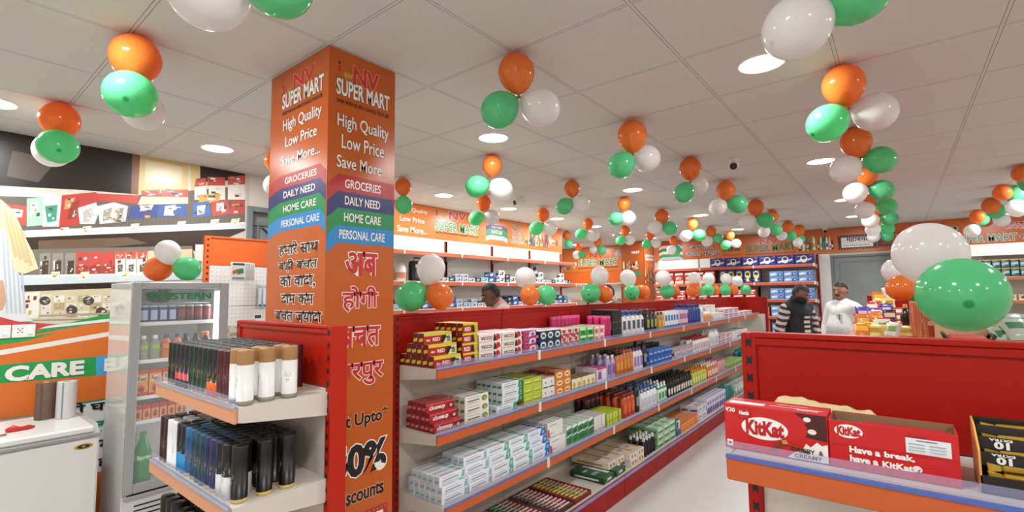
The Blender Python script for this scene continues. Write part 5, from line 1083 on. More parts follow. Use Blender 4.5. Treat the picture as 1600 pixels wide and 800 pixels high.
for key, lab, c in (('brush_a', 'clear toothbrush packs with white handles', 'b4b2b8'), ('brush_b', 'purple toothbrush packs with pale handles', 'a48a9a'), ('brush_c', 'green and crimson toothbrush packs', '8d6a6a'), ('brush_d', 'dark maroon toothbrush packs with cream handles', '54383c'), ('brush_e', 'rainbow toothbrush packs with green and pink handles', '8a2f2a')):
    tray(x, x+.232, 1.80, 2.19, key, lab, c); x += .238
x = 3.1
g('darkgreenbox', 3.32, 3.70, 2, 1, 1, YB, T0, 'flat dark green box on the bottom deck', 'box')
g('biscuittray', 3.5, 3.78, 2, 1, 1, YB+.05, T0+.046, 'cream box with amber discs stacked on the dark green boxes', 'box')
g('biscuittray', 3.79, 4.06, 2, 1, 2, YB, T0, 'cream box with amber discs on the bottom deck', 'box')
g('whitecapblack', 4.08, 4.34, 4, 3, 1, YB, T0, 'small black bottle with white cap on the bottom deck', 'bottle', dy=.06)
g('greenpack', 4.36, 4.82, 3, 3, 3, YB, T0, 'pale green pack stacked on the bottom deck', 'box', step=0)
g('bookpack', 4.84, 4.95, 1, 2, 1, YB, T0, 'blue and white pack standing on the bottom deck', 'box')
g('orangepack', 4.97, 5.5, 6, 1, 3, YB, T0, 'orange pack leaning in a row on the bottom deck', 'box')
g('lilaccarton', 5.52, 5.8, 2, 2, 2, YB, T0, 'white carton with purple print on the bottom deck', 'box')
g('lilacstand', 5.83, 6.6, 8, 3, 1, YB, T0, 'tall lilac carton on the bottom deck', 'box')
g('teal', 6.63, 7.0, 4, 2, 1, YB, T0, 'teal bottle on the bottom deck', 'bottle', dy=.09)
g('netpack', 7.05, 8.4, 10, 2, 1, YB, T0, 'pale green and white pack standing on the bottom deck', 'box')

# ------------------------------------------------------------------ deodorant cans on the near end unit
def deo(key, r, h, cols, cap, gold='c9a24a', emblem=True, base=None):
    """tall can: coloured bands from bottom to top, separate lid"""
    def body():
        prof = [(r*.96, 0)]; ms = []; z = 0
        for c, z1 in cols:
            prof += [(r, max(z, .003)), (r, z1)]; ms += [H(c, .35), H(c, .35)]; z = z1
        m = MB().lathe(prof, 16, ms)
        if emblem:                       # wreath emblem and small line of print on the curved front
            for k in range(14):
                a = 2*PI*k/14
                if abs(a - PI/2) < .5: continue
                q = []
                for rr, da in ((.0075, -.14), (.0105, -.1), (.0105, .1), (.0075, .14)):
                    px_, pz = rr*math.cos(a+da), h*.47 + rr*math.sin(a+da); th = px_/r
                    q.append(((r+.0005)*math.sin(th), -(r+.0005)*math.cos(th), pz))
                m.poly(q, H(gold, .3))
            for z0, wdt in ((h*.47-.003, .005), (h*.36, .012), (h*.33, .008)):
                m.poly([((r+.0005)*math.sin(x/r), -(r+.0005)*math.cos(x/r), z) for x, z in ((-wdt/2, z0), (wdt/2, z0), (wdt/2, z0+.003), (-wdt/2, z0+.003))], H(gold, .3))
        return m
    def lid(): return MB().lathe([(r*.99, cols[-1][1]), (r*.99, h-.004), (r*.94, h), (r*.3, h+.0005)], 16, [H(cap, .4), H(cap, .4), H(cap, .45)])
    PROTO[key] = dict(mk=[(None, body), ('lid', lid)], w=2*r, d=2*r, h=h, name='deodorant_can')
deo('d_white', .026, .175, [('8d8672', .014), ('efecea', .128)], 'a5794a', 'b8b2b4'); deo('d_maroon', .0215, .165, [('c9a24a', .008), ('4e141c', .13)], '4a1a20', 'b8743a')
deo('d_orange', .0215, .165, [('d9641f', .05), ('1a1614', .13)], '1e1a18'); deo('d_green', .0215, .165, [('b8a44a', .008), ('14301f', .13)], '18281f')
deo('d_red', .0215, .165, [('1a1718', .03), ('c42a28', .055), ('1c1a22', .13)], '1d1c24'); deo('d_black', .0215, .165, [('c9a24a', .008), ('191614', .13)], '1d1a19')
deo('d_bigblack', .0245, .175, [('c9ae62', .012), ('14110f', .145)], '18191c'); deo('d_twotone', .0225, .172, [('d4d2d4', .07), ('141213', .14)], '17171a', 'c9c4b8')
deo('d_navy', .0225, .172, [('c9b45a', .012), ('1c2250', .14)], '24305e'); deo('d_teal', .0225, .172, [('183a4a', .01), ('14384a', .14)], '1f4a5e'); deo('d_bluegreen', .0225, .172, [('b9a24a', .01), ('173f5a', .14)], '1f5a7a')
deo('d_blue', .0225, .172, [('c9ae5a', .012), ('1e4f86', .14)], '2a6a9a'); deo('d_cyan', .0225, .172, [('1f8ac0', .07), ('14171a', .14)], '17181a'); deo('d_pale', .0225, .172, [('d9d8dc', .01), ('e6e6ea', .14)], 'eceaea', 'c9c6cc')
deo('d_wine', .0225, .172, [('2a100f', .01), ('33120f', .14)], '3a1916', 'b86a3a'); deo('d_grey', .0225, .172, [('8d8682', .01), ('8f8884', .14)], '8a827d', 'c9c6cc')
EX = .985
def tier(z, cols, dy, y0, x0, dx, rows, where, key=None):
    y = y0
    for ci, (k, n) in enumerate(cols):
        for q in range(n):
            for j in range(rows):
                w = {'white':'white deodorant can with brown lid'}.get(k, NAMES.get(k, k))
                place('d_'+k, (x0 + dx*j + R.uniform(-.0015, .0015), y + R.uniform(-.001, .001), z + .0008), '%s on the %s of the near end unit' % (w, where), 'deodorant', w + 's', -PI/2 + R.uniform(-.25, .25))
            y += dy[k] if isinstance(dy, dict) and k in dy else (dy['_'] if isinstance(dy, dict) else dy)
NAMES = dict(white='white deodorant can with brown lid', maroon='maroon deodorant can', orange='black deodorant can with orange base', green='dark green deodorant can', red='black deodorant can with red band', black='black deodorant can with gold base',
    bigblack='large black deodorant can with gold base', twotone='deodorant can half black half pale grey', navy='navy deodorant can with gold base', teal='dark teal deodorant can', bluegreen='blue green deodorant can', blue='bright blue deodorant can with gold base', cyan='black deodorant can with cyan base', pale='plain white deodorant can', wine='dark wine red deodorant can', grey='grey deodorant can')
for x, y in ((.700, 1.676), (.772, 1.684), (.845, 1.674), (.702, 1.735), (.772, 1.742), (.845, 1.735)):
    place('d_white', (x, y, EZ[0]+.0008), 'white deodorant can with brown lid on the top shelf of the near end unit', 'deodorant', 'white deodorant cans', -PI/2 + (.9 if y < 1.7 and x > .8 else -.15))
tier(EZ[0], [('maroon', 2), ('orange', 2), ('green', 4), ('red', 3), ('black', 2)], .0455, 1.792, .698, .047, 6, 'top shelf')
for x, y in ((.698, 1.69), (.775, 1.688), (.85, 1.684)): place('d_bigblack', (x, y, EZ[1]+.0008), 'large black deodorant can with gold base on the second shelf of the near end unit', 'deodorant', 'large black deodorant can with gold bases', -PI/2 + R.uniform(-.3, .3))
tier(EZ[1], [('twotone', 2), ('navy', 2), ('teal', 2), ('bluegreen', 1), ('blue', 1), ('cyan', 2), ('pale', 2), ('wine', 2)], .0475, 1.748, .690, .0485, 2, 'second shelf')
tier(EZ[1], [('black', 6), ('bigblack', 3), ('grey', 3), ('wine', 2)], .0475, 1.748, .790, .0485, 3, 'second shelf')
tier(EZ[2], [('black', 4), ('bigblack', 3)], .058, 2.0, .70, .055, 4, 'third shelf')

# ------------------------------------------------------------------ glass door fridge
FX, FY = .895, 3.82
FR = thing('glass_door_fridge', 'grey upright glass door drinks fridge beside the white chest freezer', 'fridge', (FX, FY, 0))
FG = mat('a5a6a6', .35, metal=.15); FS = mat('e2e2e0', .14, coat=.6)
W, D, HH = .57, .53, 1.70
m = MB(); m.box(0, .03, .03, D, .06, HH, FS, b=.003).box(W-.03, W, .03, D, .06, HH, FS, b=.003).box(.03, W-.03, D-.03, D, .06, HH, mat('d8d8d8', .5)).box(.03, W-.03, .03, D-.03, HH-.03, HH, FG).box(.03, W-.03, .03, D-.03, .37, .40, mat('d8d8d8', .5))
m.box(.02, W-.02, .05, D-.02, 0, .06, DARK); m.build('cabinet', FR)
m = MB(); m.box(0, .05, 0, .03, .37, HH, FG, b=.004).box(W-.06, W, 0, .03, .37, HH, FG, b=.004).box(.05, W-.06, 0, .03, .37, .425, FG, b=.003).box(.05, W-.06, 0, .03, 1.655, HH, FG, b=.003)
dr = m.build('door', FR)
MB().box(.05, W-.06, .008, .014, .425, 1.655, mat('dfe9e6', .03, alpha=.1)).build('glass_pane', dr)
m = MB(); m.text('WESTERN', (.085, .006, 1.585), RX, UP, .37, .045, mat('1f7a4a', .4), bold=.03); m.build('brand_lettering', dr)
MB().box(.0, W, -.012, .0, .34, .362, FG, b=.003).build('door_sill', FR)
m = MB(); m.box(.01, W-.01, .0, .03, .08, .34, mat('d0cfce', .4), b=.004)
for i in range(7): m.box(.06, W-.06, -.003, .0, .11+i*.03, .118+i*.03, DARK)
m.build('vent_grille', FR)
MB().box(W-.075, W-.06, .035, .055, .45, 1.64, mat('ffffff', .4, emit=16)).build('light_strip', FR)
FZ = (1.43, 1.187, .955, .80)
for z in FZ: 
    m = MB(); m.box(.032, W-.032, .05, D-.035, z-.012, z, mat('e9e9ea', .4), b=.002); m.box(.032, W-.032, .045, .05, z-.016, z+.008, mat('eeeeef', .35), b=.001); s = m.build('wire_shelf', FR)
MB().box(.05, W-.06, .2, .42, 1.556, 1.562, mat('d8dada', .3)).build('upper_rack', FR)
vessel('bluecan', [(.024,0),(.027,.008),(.027,.105)], [(.027,.105),(.023,.113),(.0225,.115)], ['8f98b4', '24408f'], 'c8ccd2', name='drink_can', n=16, lab=(.0275, .02, .085, 'b8c0d4'))
vessel('redcan', [(.024,0),(.027,.008),(.027,.105)], [(.027,.105),(.023,.113),(.0225,.115)], ['8a6a6a', '5e1a1f'], 'c8ccd2', name='drink_can', n=16, lab=(.0275, .04, .085, '8a2a30'))
for i in range(4): place('bluecan', (FX+.085+.053*i, FY+.085, FZ[0]+.001), 'blue and silver drink can on the top shelf of the glass fridge', 'drink can', 'blue drink cans in the fridge')
for i in range(4): place('redcan', (FX+.297+.053*i, FY+.085, FZ[0]+.001), 'dark red drink can on the top shelf of the glass fridge', 'drink can', 'dark red drink cans in the fridge')
m = MB(); m.lathe([(.04, 0), (.072, .02), (.082, .06), (.075, .075)], 20, mat('6b4a36', .7, noise=.3, nscale=60)); o = m.build('fruit_bowl', None, (FX+.225, FY+.3, 1.563)); tag(o, 'dark brown bowl of green leaves at the top of the glass fridge', 'bowl')
m = MB()
for k in range(26):
    a, rr = R.uniform(0, 6.28), R.uniform(0, .06); c = (rr*math.cos(a), rr*math.sin(a), .065+R.uniform(0, .02)); u = R.uniform(0, 6.28)
    m.poly([(c[0]+.022*math.cos(u), c[1]+.022*math.sin(u), c[2]), (c[0]+.01*math.cos(u+1.6), c[1]+.01*math.sin(u+1.6), c[2]+.008), (c[0]-.022*math.cos(u), c[1]-.022*math.sin(u), c[2]+.004), (c[0]-.01*math.cos(u+1.6), c[1]-.01*math.sin(u+1.6), c[2]+.006)], H('3f6a3a'))
m.build('green_leaves', o)
PB = [(.026,0),(.031,.008),(.031,.05),(.027,.06),(.031,.07),(.031,.105),(.014,.135),(.014,.14)]; PC = [(.0155,.138),(.0155,.158),(.013,.16)]
for k, body, cap, lab in (('clearbottle', mat('c9cdb8', .1, trans=.5), 'efefed', ('9ac04a')), ('orangedrink', mat('d96a1f', .15, coat=.4), '1f3f9a', 'e08a3a'), ('darkcola', mat('1a1214', .1, coat=.5), '1f3060', '2a3a6a'), ('redcola', mat('2a1414', .1, coat=.5), 'd9442f', 'c4302a')):
    vessel(k, PB, PC, [body]*7, cap, name='drink_bottle', n=14, lab=(.0315, .072, .1, lab))
for i, k in enumerate(('clearbottle', 'clearbottle', 'orangedrink', 'orangedrink', 'darkcola', 'darkcola', 'redcola')):
    nm = {'clearbottle':'clear bottle with white cap', 'orangedrink':'orange drink bottle with blue cap', 'darkcola':'dark cola bottle with blue cap', 'redcola':'dark cola bottle with red cap'}[k]
    place(k, (FX+.09+.064*i - (.012 if i > 3 else 0), FY+.085, FZ[1]+.001), nm + ' on the second shelf of the glass fridge', 'drink bottle', (nm + 's in the fridge') if i < 6 else None)
vessel('juicejug', [(.026,0),(.034,.01),(.036,.08),(.03,.11),(.022,.125),(.022,.14)], [(.024,.138),(.024,.16),(.02,.163)], [mat('e6951f', .2, coat=.4)]*5, 'e0b02a', name='juice_jug', n=14)
place('juicejug', (FX+.465, FY+.12, FZ[1]+.001), 'yellow orange juice jug on the second shelf of the glass fridge', 'drink bottle')
carton('juice', .07, .05, .17, 'd97a2a', front='e8a04a', top='c9501f', end='c9501f', name='juice_carton', pics=(('c9401f', [(0,0),(1,0),(1,.18),(0,.12)]), ('d9622a', ell(.5,.3,.3,.16,10)), ('8a2a1c', ell(.5,.27,.2,.1,10)), ('efe0c0', [(.1,.55),(.9,.6),(.9,.8),(.1,.75)]), ('c9451f', [(0,.86),(1,.86),(1,1),(0,1)])), texts=(('Real', .18, .84, .6, .76, '8a3a1c'),))
for i in range(6): place('juice', (FX+.085+.075*i, FY+.085, FZ[2]+.001), 'tall orange juice carton on the third shelf of the glass fridge', 'juice carton', 'tall juice cartons in the fridge')
carton('smalljuice', .042, .035, .1, 'c9502a', front='e0a07a', name='juice_carton', pics=(('c4381f', [(0,.7),(1,.75),(1,1),(0,1)]), ('d9622a', ell(.5,.4,.32,.2,8)), ('b02f1c', [(.3,.2),(.7,.2),(.6,.6),(.4,.6)])))
for i in range(6): place('smalljuice', (FX+.075+.046*i, FY+.08, FZ[3]+.001), 'small red and orange juice carton on the fourth shelf of the glass fridge', 'juice carton', 'small juice cartons in the fridge')
vessel('bluetub', [(.04,0),(.045,.01),(.047,.06)], [(.05,.06),(.05,.075),(.045,.08)], 'e6e8ec', '2a3f9a', name='tub', n=16)
for i in range(2): place('bluetub', (FX+.385+.105*i, FY+.11, FZ[3]+.001), 'white tub with blue lid on the fourth shelf of the glass fridge', 'tub', 'blue lidded tubs in the fridge')
BP = [(.04,0),(.05,.012),(.05,.1),(.046,.12),(.05,.14),(.05,.19),(.03,.25),(.017,.285),(.017,.3)]; BC = [(.019,.296),(.019,.318),(.016,.32)]
def bigbottle(name, body, cap, lab, word, wc, loc, label):
    o = MB().lathe(BP, 20, mat(body, .1, coat=.6)).build(name, None, loc, 0); tag(o, label, 'drink bottle')
    MB().lathe(BC, 16, H(cap)).build('cap', o)
    m = MB(); vs = []; fs = []
    for i in range(25):
        a = 2*PI*i/24; vs += [(.0507*math.cos(a), .0507*math.sin(a), .145), (.0507*math.cos(a), .0507*math.sin(a), .19)]
    fs = [(2*i, 2*i+2, 2*i+3, 2*i+1) for i in range(24)]; m.add(vs, fs, H(lab), True)
    t0 = len(m.v); m.text(word, (-.042, 0, .152), RX, UP, .084, .03, H(wc), bold=.04)
    for q in range(t0, len(m.v)):                                   # wrap the word round the bottle
        x, y, z = m.v[q]; a = x/.0515; m.v[q] = (.0515*math.sin(a), -.0515*math.cos(a), z)
    m.build('label_print', o)
bigbottle('drink_bottle', '1f8a3f', '2a8a3a', '2a9a4a', 'Sprite', 'f2f6f0', (FX+.115, FY+.09, .402), 'large green lemonade bottle at the bottom of the glass fridge')
bigbottle('drink_bottle', 'd9601c', '8a2a18', 'dd6a2a', 'FANTA', 'f6f2ee', (FX+.27, FY+.09, .402), 'large orange soda bottle at the bottom of the glass fridge')
bigbottle('drink_bottle', '1f1214', 'b3241f', 'b3241f', 'Cola', 'f6f2ee', (FX+.41, FY+.1, .402), 'large dark cola bottle at the bottom of the glass fridge')

# ------------------------------------------------------------------ chest freezer
CF = thing('chest_freezer', 'white chest freezer against the left wall poster', 'freezer', (-.62, 3.97, 0)); FWH = mat('e3e1de', .35)
W = 1.42
MB().box(0, W, 0, .68, .05, .735, FWH, b=.012).build('cabinet', CF)
MB().box(.0, W+.004, -.004, .684, .737, .757, mat('9a9796', .4), b=.003).build('seal_band', CF)
m = MB(); m.box(.0, W-.02, .03, .67, .757, .80, mat('efeeec', .3), b=.01); m.prism([(.03, .757), (.67, .757), (.67, .80), (.1, .80)], W-.03, W+.004, mat('bcbab8', .4), 'yz'); m.build('lid', CF)
m = MB(); m.box(.03, W-.03, .02, .66, 0, .05, DARK); m.build('plinth', CF)
m = MB(); m.pic((W-.075, -.0008, .69), RX, UP, [(H('b8923a'), ell(0, 0, .045, .017, 20)), (H('2a2218'), ell(0, 0, .03, .011, 20)), (H('b8923a'), [(-.012,0),(0,.007),(.012,0),(0,-.007)])], .0006); m.build('maker_badge', CF)
def roll(loc, c, label, stripe=None):
    m = MB(); m.lathe([(.05, 0), (.052, .004), (.052, .236), (.05, .24), (.016, .238), (.016, .2)], 24, mat(c, .6, noise=.12, nscale=14))
    if stripe: m.lathe([(.0524, .002), (.0524, .238)], 24, H(c), caps=False)
    o = m.build('wrapping_roll', None, loc); tag(o, label, 'roll', 'rolls standing on the freezer')
    m = MB(); m.lathe([(.0155, .19), (.0155, .243), (.012, .243), (.012, .19)], 14, H('b89a70')); m.build('card_core', o)
    m = MB(); a0 = -2.2
    m.add([(.0528*math.cos(a0+i*.06), .0528*math.sin(a0+i*.06), z) for i in range(4) for z in (.002, .238)], [(2*i, 2*i+2, 2*i+3, 2*i+1) for i in range(3)], H(stripe or '5e4a3c'), True); m.build('printed_stripe', o)
roll((.612, 4.5, .801), '74594a', 'brown upright roll on the chest freezer lid')
roll((.706, 4.43, .801), 'd6d2cf', 'white upright roll with blue stripe on the chest freezer lid', '7d92b4')
m = MB(); m.tube([(-.05,0,.01),(-.02,.01,.016),(.01,0,.012),(.05,.012,.012),(.075,.02,.008)], [.012,.022,.012,.014,.006], mat('c92f22', .3), 10); o = m.build('balloon_scrap', None, (.46, 4.22, .801)); tag(o, 'limp red balloon lying on the freezer lid', 'balloon')
m = MB(); m.box(-.09, .05, -.07, .1, 0, .004, mat('e2ded6', .6)); m.box(-.02, .075, -.075, -.06, .004, .01, H('5a5652')); o = m.build('paper_sheet', None, (.33, 4.2, .801)); tag(o, 'white card at the left edge of the freezer lid', 'paper')
# wall sockets
for x0, lab in ((.455, 'right-hand white wall socket plate above the freezer'), (.335, 'left-hand white wall switch plate at the edge of view above the freezer')):
    t = thing('wall_socket', lab, 'socket', (x0, 4.741, 1.335), 0, 'white electric plates above the freezer')
    MB().box(0, .115, -.012, 0, 0, .088, mat('efedea', .35), b=.003).build('plate', t)
    m = MB()
    if x0 > .4:
        for a, b in ((.03, .06), (.05, .06), (.03, .035), (.05, .035), (.04, .048)): m.lathe([(.004, 0), (.004, .0006)], 8, DARK, o=(a, -.0122, b), ax=(0, -1, 0))
        m.build('socket_holes', t)
    m = MB(); m.box(.078, .102, -.017, -.012, .02, .065, mat('f7f6f4', .3), b=.002); m.build('rocker_switch', t)

# ------------------------------------------------------------------ goods on the pegboard unit
def hangpack(w, h, cols, name):
    m = MB(); m.box(-w/2, w/2, -.012, 0, -h, -.02, H(cols[0]), b=.002); m.box(-w/2, w/2, -.003, 0, -.02, .0, H('e9e7e4')); 
    m.pic((-w/2, -.012, -h), RX, UP, [(H('2a2a30'), rect(.1*w, .9*w, .82*h, .93*h)), (H(cols[1]), [(.12*w,.3*h),(.5*w,.42*h),(.42*w,.62*h),(.1*w,.5*h)]), (H(cols[2]), [(.42*w,.3*h),(.86*w,.4*h),(.8*w,.66*h),(.42*w,.6*h)]), (H(cols[3]), rect(.1*w, .9*w, .05*h, .16*h))], .0004)
    return m
PROTO['hangpack'] = dict(mk=[(None, lambda: hangpack(.115, .15, ('d9d6d4', 'c94a2a', '2a7a5a', '8a8784'), 'x'))], w=.115, d=.012, h=.15, name='blister_pack')
for i in range(6): place('hangpack', (1.70+.022*i, 4.27+.018*i, 1.885), 'silver blister pack hanging on the pegboard', 'blister pack', 'blister packs on the pegboard hook')
t = thing('pegboard_hook', 'chrome wire hook carrying the silver blister packs', 'hook', (1.78, 4.41, 1.89)); MB().tube([(0,.01,0),(0,-.15,.0),(0,-.16,.012)], .003, mat('c9c9cb', .2, 1)).build('wire', t)
PROTO['strippack'] = dict(mk=[(None, lambda: MB().box(-.016, .016, -.014, 0, -.2, 0, H('aebfcf'), b=.004).box(-.013, .013, -.0155, -.014, -.17, -.03, H('d9e2ea')).box(-.013, .013, -.016, -.0155, -.19, -.175, H('3a5f9a')))], w=.03, d=.014, h=.2, name='strip_pack')
for i in range(5): place('strippack', (1.935+.037*i, 4.40-.012*(i % 2), 1.70), 'pale blue narrow pack hanging on the pegboard', 'blister pack', 'pale blue packs on the pegboard')
carton('longbox', .24, .12, .08, 'd8d2c8', front='e3ddd2', name='cardboard_box', pics=(('b8a88a', [(0,0),(1,0),(1,.3),(0,.3)]),)); place('longbox', (1.72, 4.2, 1.212), 'pale box on the blue edged pegboard shelf', 'box')
place('longbox', (1.72, 4.19, 1.2935), 'second pale box stacked on the pegboard shelf box', 'box')
t = thing('price_card', 'white price card standing at the front of the pegboard shelf', 'price card', (1.80, 4.11, 1.211)); m = MB(); m.box(-.035, .035, -.002, 0, 0, .25, mat('f0eeea', .5)); m.pic((-.035, -.002, 0), RX, UP, [(H('3a3f5a'), rect(.01, .06, .21, .235))]); m.build('card', t)

# ------------------------------------------------------------------ chocolate boxes on the right end unit (front is -x)
KX, KZ = 1.185, 1.2452
KR = mat('c41a1c', .35)
def kitlogo(mb, o, right, w, h, k=1):
    sh = [(H('f2ece8'), ell(w*.5, h*.5, w*.5, h*.46, 28))]
    mb.pic(o, right, UP, sh, .0004)
    oo = Vector(o) + Vector(right)*w*.1 + Vector((0,0,h*.2))
    mb.text('KitKat', oo, right, UP, w*.82, h*.62, H('b8151a'), bold=.05, lift=.0012)
def choc(t, y0, w, d, h, open_top):
    L = y0
t = thing('chocolate_box', 'closed red chocolate box with price mark at the left end of the shelf', 'box', (KX, .328, KZ), -PI/2)
w, d, h = .2, .075, .099
m = MB(); m.box(0, w, 0, d, 0, h, KR, b=.0015); m.build('carton', t)
m = MB()
m.pic((0, 0, 0), RX, UP, [(H('4a1418'), [(w*.66,h*.52),(w*.99,h*.45),(w*.99,h*.97),(w*.70,h*.97),(w*.82,h*.8)]), (KR, ell(w*.62,h*.62,w*.2,h*.28,20)), (H('efe9e4'), [(w*.62,.002),(w*.7,h*.16),(w*.76,h*.2),(w*.8,h*.36),(w*.84,h*.3),(w*.9,h*.42),(w*.94,h*.36),(w*.99,h*.4),(w*.99,.002)]),
    (H('e9dcd2'), ell(w*.82,h*.86,.007,.005,10)), (H('e9dcd2'), ell(w*.86,h*.62,.008,.0055,10)), (H('efe9e4'), rect(w*.025,w*.085,h*.06,h*.2)), (H('2a2420'), ell(w*.055,h*.13,.003,.003,8))], .0003)
kitlogo(m, (w*.18, -.0003, h*.28), RX, w*.46, h*.52)
m.pic((0, -.0022, 0), RX, UP, [(H('b8232a'), [(w*.15,h*.78),(w*.17,h*.92),(w*.21,h*.95),(w*.25,h*.95),(w*.28,h*.88),(w*.27,h*.74),(w*.2,h*.7)])]); m.text('Nestlé', (w*.165, -.0028, h*.79), RX, UP, w*.1, h*.09, H('f2ece8'), bold=.04)
m.pic((0, -.0022, 0), RX, UP, [(H('6e3a1f'), [(w*.46,h*.12),(w*.5,h*.1),(w*.62,h*.34),(w*.58,h*.36)]), (H('8a4a26'), [(w*.58,h*.36),(w*.62,h*.34),(w*.84,h*.2),(w*.82,h*.14)]), (H('c98a4a'), [(w*.57,h*.36),(w*.62,h*.38),(w*.64,h*.3),(w*.59,h*.28)])], .0003)
m.text('CRISPY', (w*.66, -.0026, h*.17), RX, UP, w*.22, h*.09, H('3a2420'), bold=.02); m.text('&', (w*.91, -.0026, h*.17), RX, UP, w*.04, h*.09, H('3a2420'), bold=.02); m.text('CREAMY', (w*.69, -.0026, h*.055), RX, UP, w*.25, h*.08, H('3a2420'), bold=.02)
m.text('₹30', (w*.02, -.001, h*.82), RX, UP, w*.1, h*.1, H('f2ece8'), bold=.03)
m.build('printed_front', t)
m = MB(); m.pic((0, 0, h), (1,0,0), (0,1,0), [(H('ece6e0'), rect(w*.04, w*.4, d*.15, d*.45)), (H('e6cfc8'), rect(w*.45, w*.95, d*.3, d*.36)), (H('e6cfc8'), rect(w*.5, w*.8, d*.55, d*.6))], .0004); m.text('KitKat', (w*.72, d*.12, h), (1,0,0), (0,1,0), w*.2, d*.16, H('e6cfc8'), bold=.04, lift=.001); m.build('printed_top', t)
t = thing('chocolate_box', 'open red chocolate display box with a slogan in the middle of the shelf', 'box', (KX, .127, KZ), -PI/2)
w, d, h = .196, .085, .092; KIN = mat('8a6a4c', .7)
m = MB(); m.box(0, w, 0, .0025, 0, h, KR, b=.0008, back=KIN); m.box(0, w, d-.0025, d, 0, h+.002, KR, b=.0008, front=KIN); m.box(0, .0025, .0025, d-.0025, 0, h, KR, right=KIN); m.box(w-.0025, w, .0025, d-.0025, 0, h, KR, left=KIN); m.box(.0025, w-.0025, .0025, d-.0025, 0, .003, KIN)
m.build('carton', t)
m = MB(); kitlogo(m, (w*.05, -.0003, h*.64), RX, w*.24, h*.31); m.pic((0, -.0003, 0), RX, UP, [(H('dfe2e6'), rect(w*.62, w*.945, h*.54, h*.84)), (H('8d2018'), rect(w*.62, w*.78, h*.86, h*.885)), (H('9a0f12'), rect(0, w, h*.5, h*.507))])
m.pic((0, -.0008, 0), RX, UP, [(H('6a6c72'), rect(w*.7, w*.85, h*.79, h*.81))] + [(H('9a9ca2'), rect(w*(.64+.15*(k % 2)), w*(.76+.15*(k % 2)), h*(.72-.06*(k//2)), h*(.735-.06*(k//2)))) for k in range(6)])
for wd, a, b, z in (('Have a', .17, .42, .36), ('break,', .45, .68, .35), ('have a', .17, .40, .17), ('KitKat®', .43, .73, .16)): m.text(wd, (w*a, -.0006, h*z), RX, UP, w*(b-a), h*.14, H('f2ece8'), bold=.045)
m.build('printed_front', t)
PROTO['choc'] = dict(mk=[(None, lambda: MB().box(-.035, .035, -.009, .009, 0, .055, mat('bb1f22', .25, coat=.5), b=.003).box(-.04, -.035, -.008, .008, .002, .053, mat('c83438', .3)).box(.035, .04, -.008, .008, .002, .053, mat('c83438', .3)).box(-.02, .02, -.0095, -.009, .02, .04, H('efe6e2')))], w=.07, d=.02, h=.055, name='chocolate_bar')
for i, (a, b, rx) in enumerate(((.08, .03, .5), (.09, .055, .1), (.155, .03, .35), (.15, .055, -.1))): place('choc', (KX + b, .127 - a, KZ + .03), 'red wrapped chocolate bar inside the open red box', 'chocolate', 'red wrapped bars in the open box', (rx*.3, 0, -PI/2+rx*.3))
# display box with gold bars
t = thing('chocolate_box', 'dark open display box of gold wrapped bars at the right end of the shelf', 'box', (KX, -.093, KZ), -PI/2)
w, d, h = .17, .1, .1; CB = mat('d9a050', .5); BK = mat('231d1a', .4)
m = MB(); m.prism([(0, 0), (d, 0), (d, h+.012), (d*.55, h+.004), (.0, h*.72)], 0, .003, CB, 'yz'); m.prism([(0, 0), (d, 0), (d, h+.012), (d*.55, h+.004), (.0, h*.72)], w-.003, w, CB, 'yz'); m.box(0, w, d-.003, d, 0, h+.012, BK, b=.0005); m.box(0, w, 0, d, 0, .003, BK); m.box(0, w, 0, .003, 0, .03, BK, b=.0005); m.build('carton', t)
PROTO['goldbar'] = dict(mk=[(None, lambda: MB().box(-.058, .058, -.008, .008, 0, .013, mat('c9a23a', .25, .6), b=.004).box(-.01, .05, -.0087, -.008, .002, .010, H('3a1f14')).box(-.03, -.012, -.0087, -.008, .003, .009, H('c98a5a')).prism([(-.058, .002), (-.074, .0), (-.076, .014), (-.058, .011)], -.006, .006, mat('d6b24c', .3, .5)).prism([(.058, .002), (.074, .0), (.076, .014), (.058, .011)], -.006, .006, mat('d6b24c', .3, .5)))], w=.13, d=.014, h=.016, name='chocolate_bar')
for k in range(6):
    place('goldbar', (KX + .012 + .0125*k, -.093-.088, KZ + (.006, .0195, .033, .055, .078, .094)[k]), 'gold wrapped chocolate bar in the dark display box', 'chocolate', 'gold wrapped bars in the display box', (.0, R.uniform(-.06, .06), -PI/2 + R.uniform(-.05, .05)))
m = MB()
for k, (z, y) in enumerate(((.052, .030), (.075, .045), (.092, .062))): m.box(.006, w-.006, y, y+.002, z-.012, z+.012, BK)
m.build('bar_wrapper_stack', t)
m = MB()
for k, (z, y) in enumerate(((.052, .030), (.075, .045))): m.text('10', (.045, y-.0003, z+.006), (-1,0,0), (0,0,-1), .02, .013, H('f0ece6'), bold=.05); m.text('EXTRA', (.052, y-.0003, z+.010), (-1,0,0), (0,0,-1), .028, .005, H('f0ece6'), bold=.04) if 0 else m.text('EXTRA', (.049, y-.0003, z+.0108), (-1,0,0), (0,0,-1), .03, .0042, H('f0ece6'), bold=.04); m.text('OR', (.085, y-.0003, z-.006), RX, UP, .026, .013, H('f0ece6'), bold=.05)
m.build('printed_offer', t)
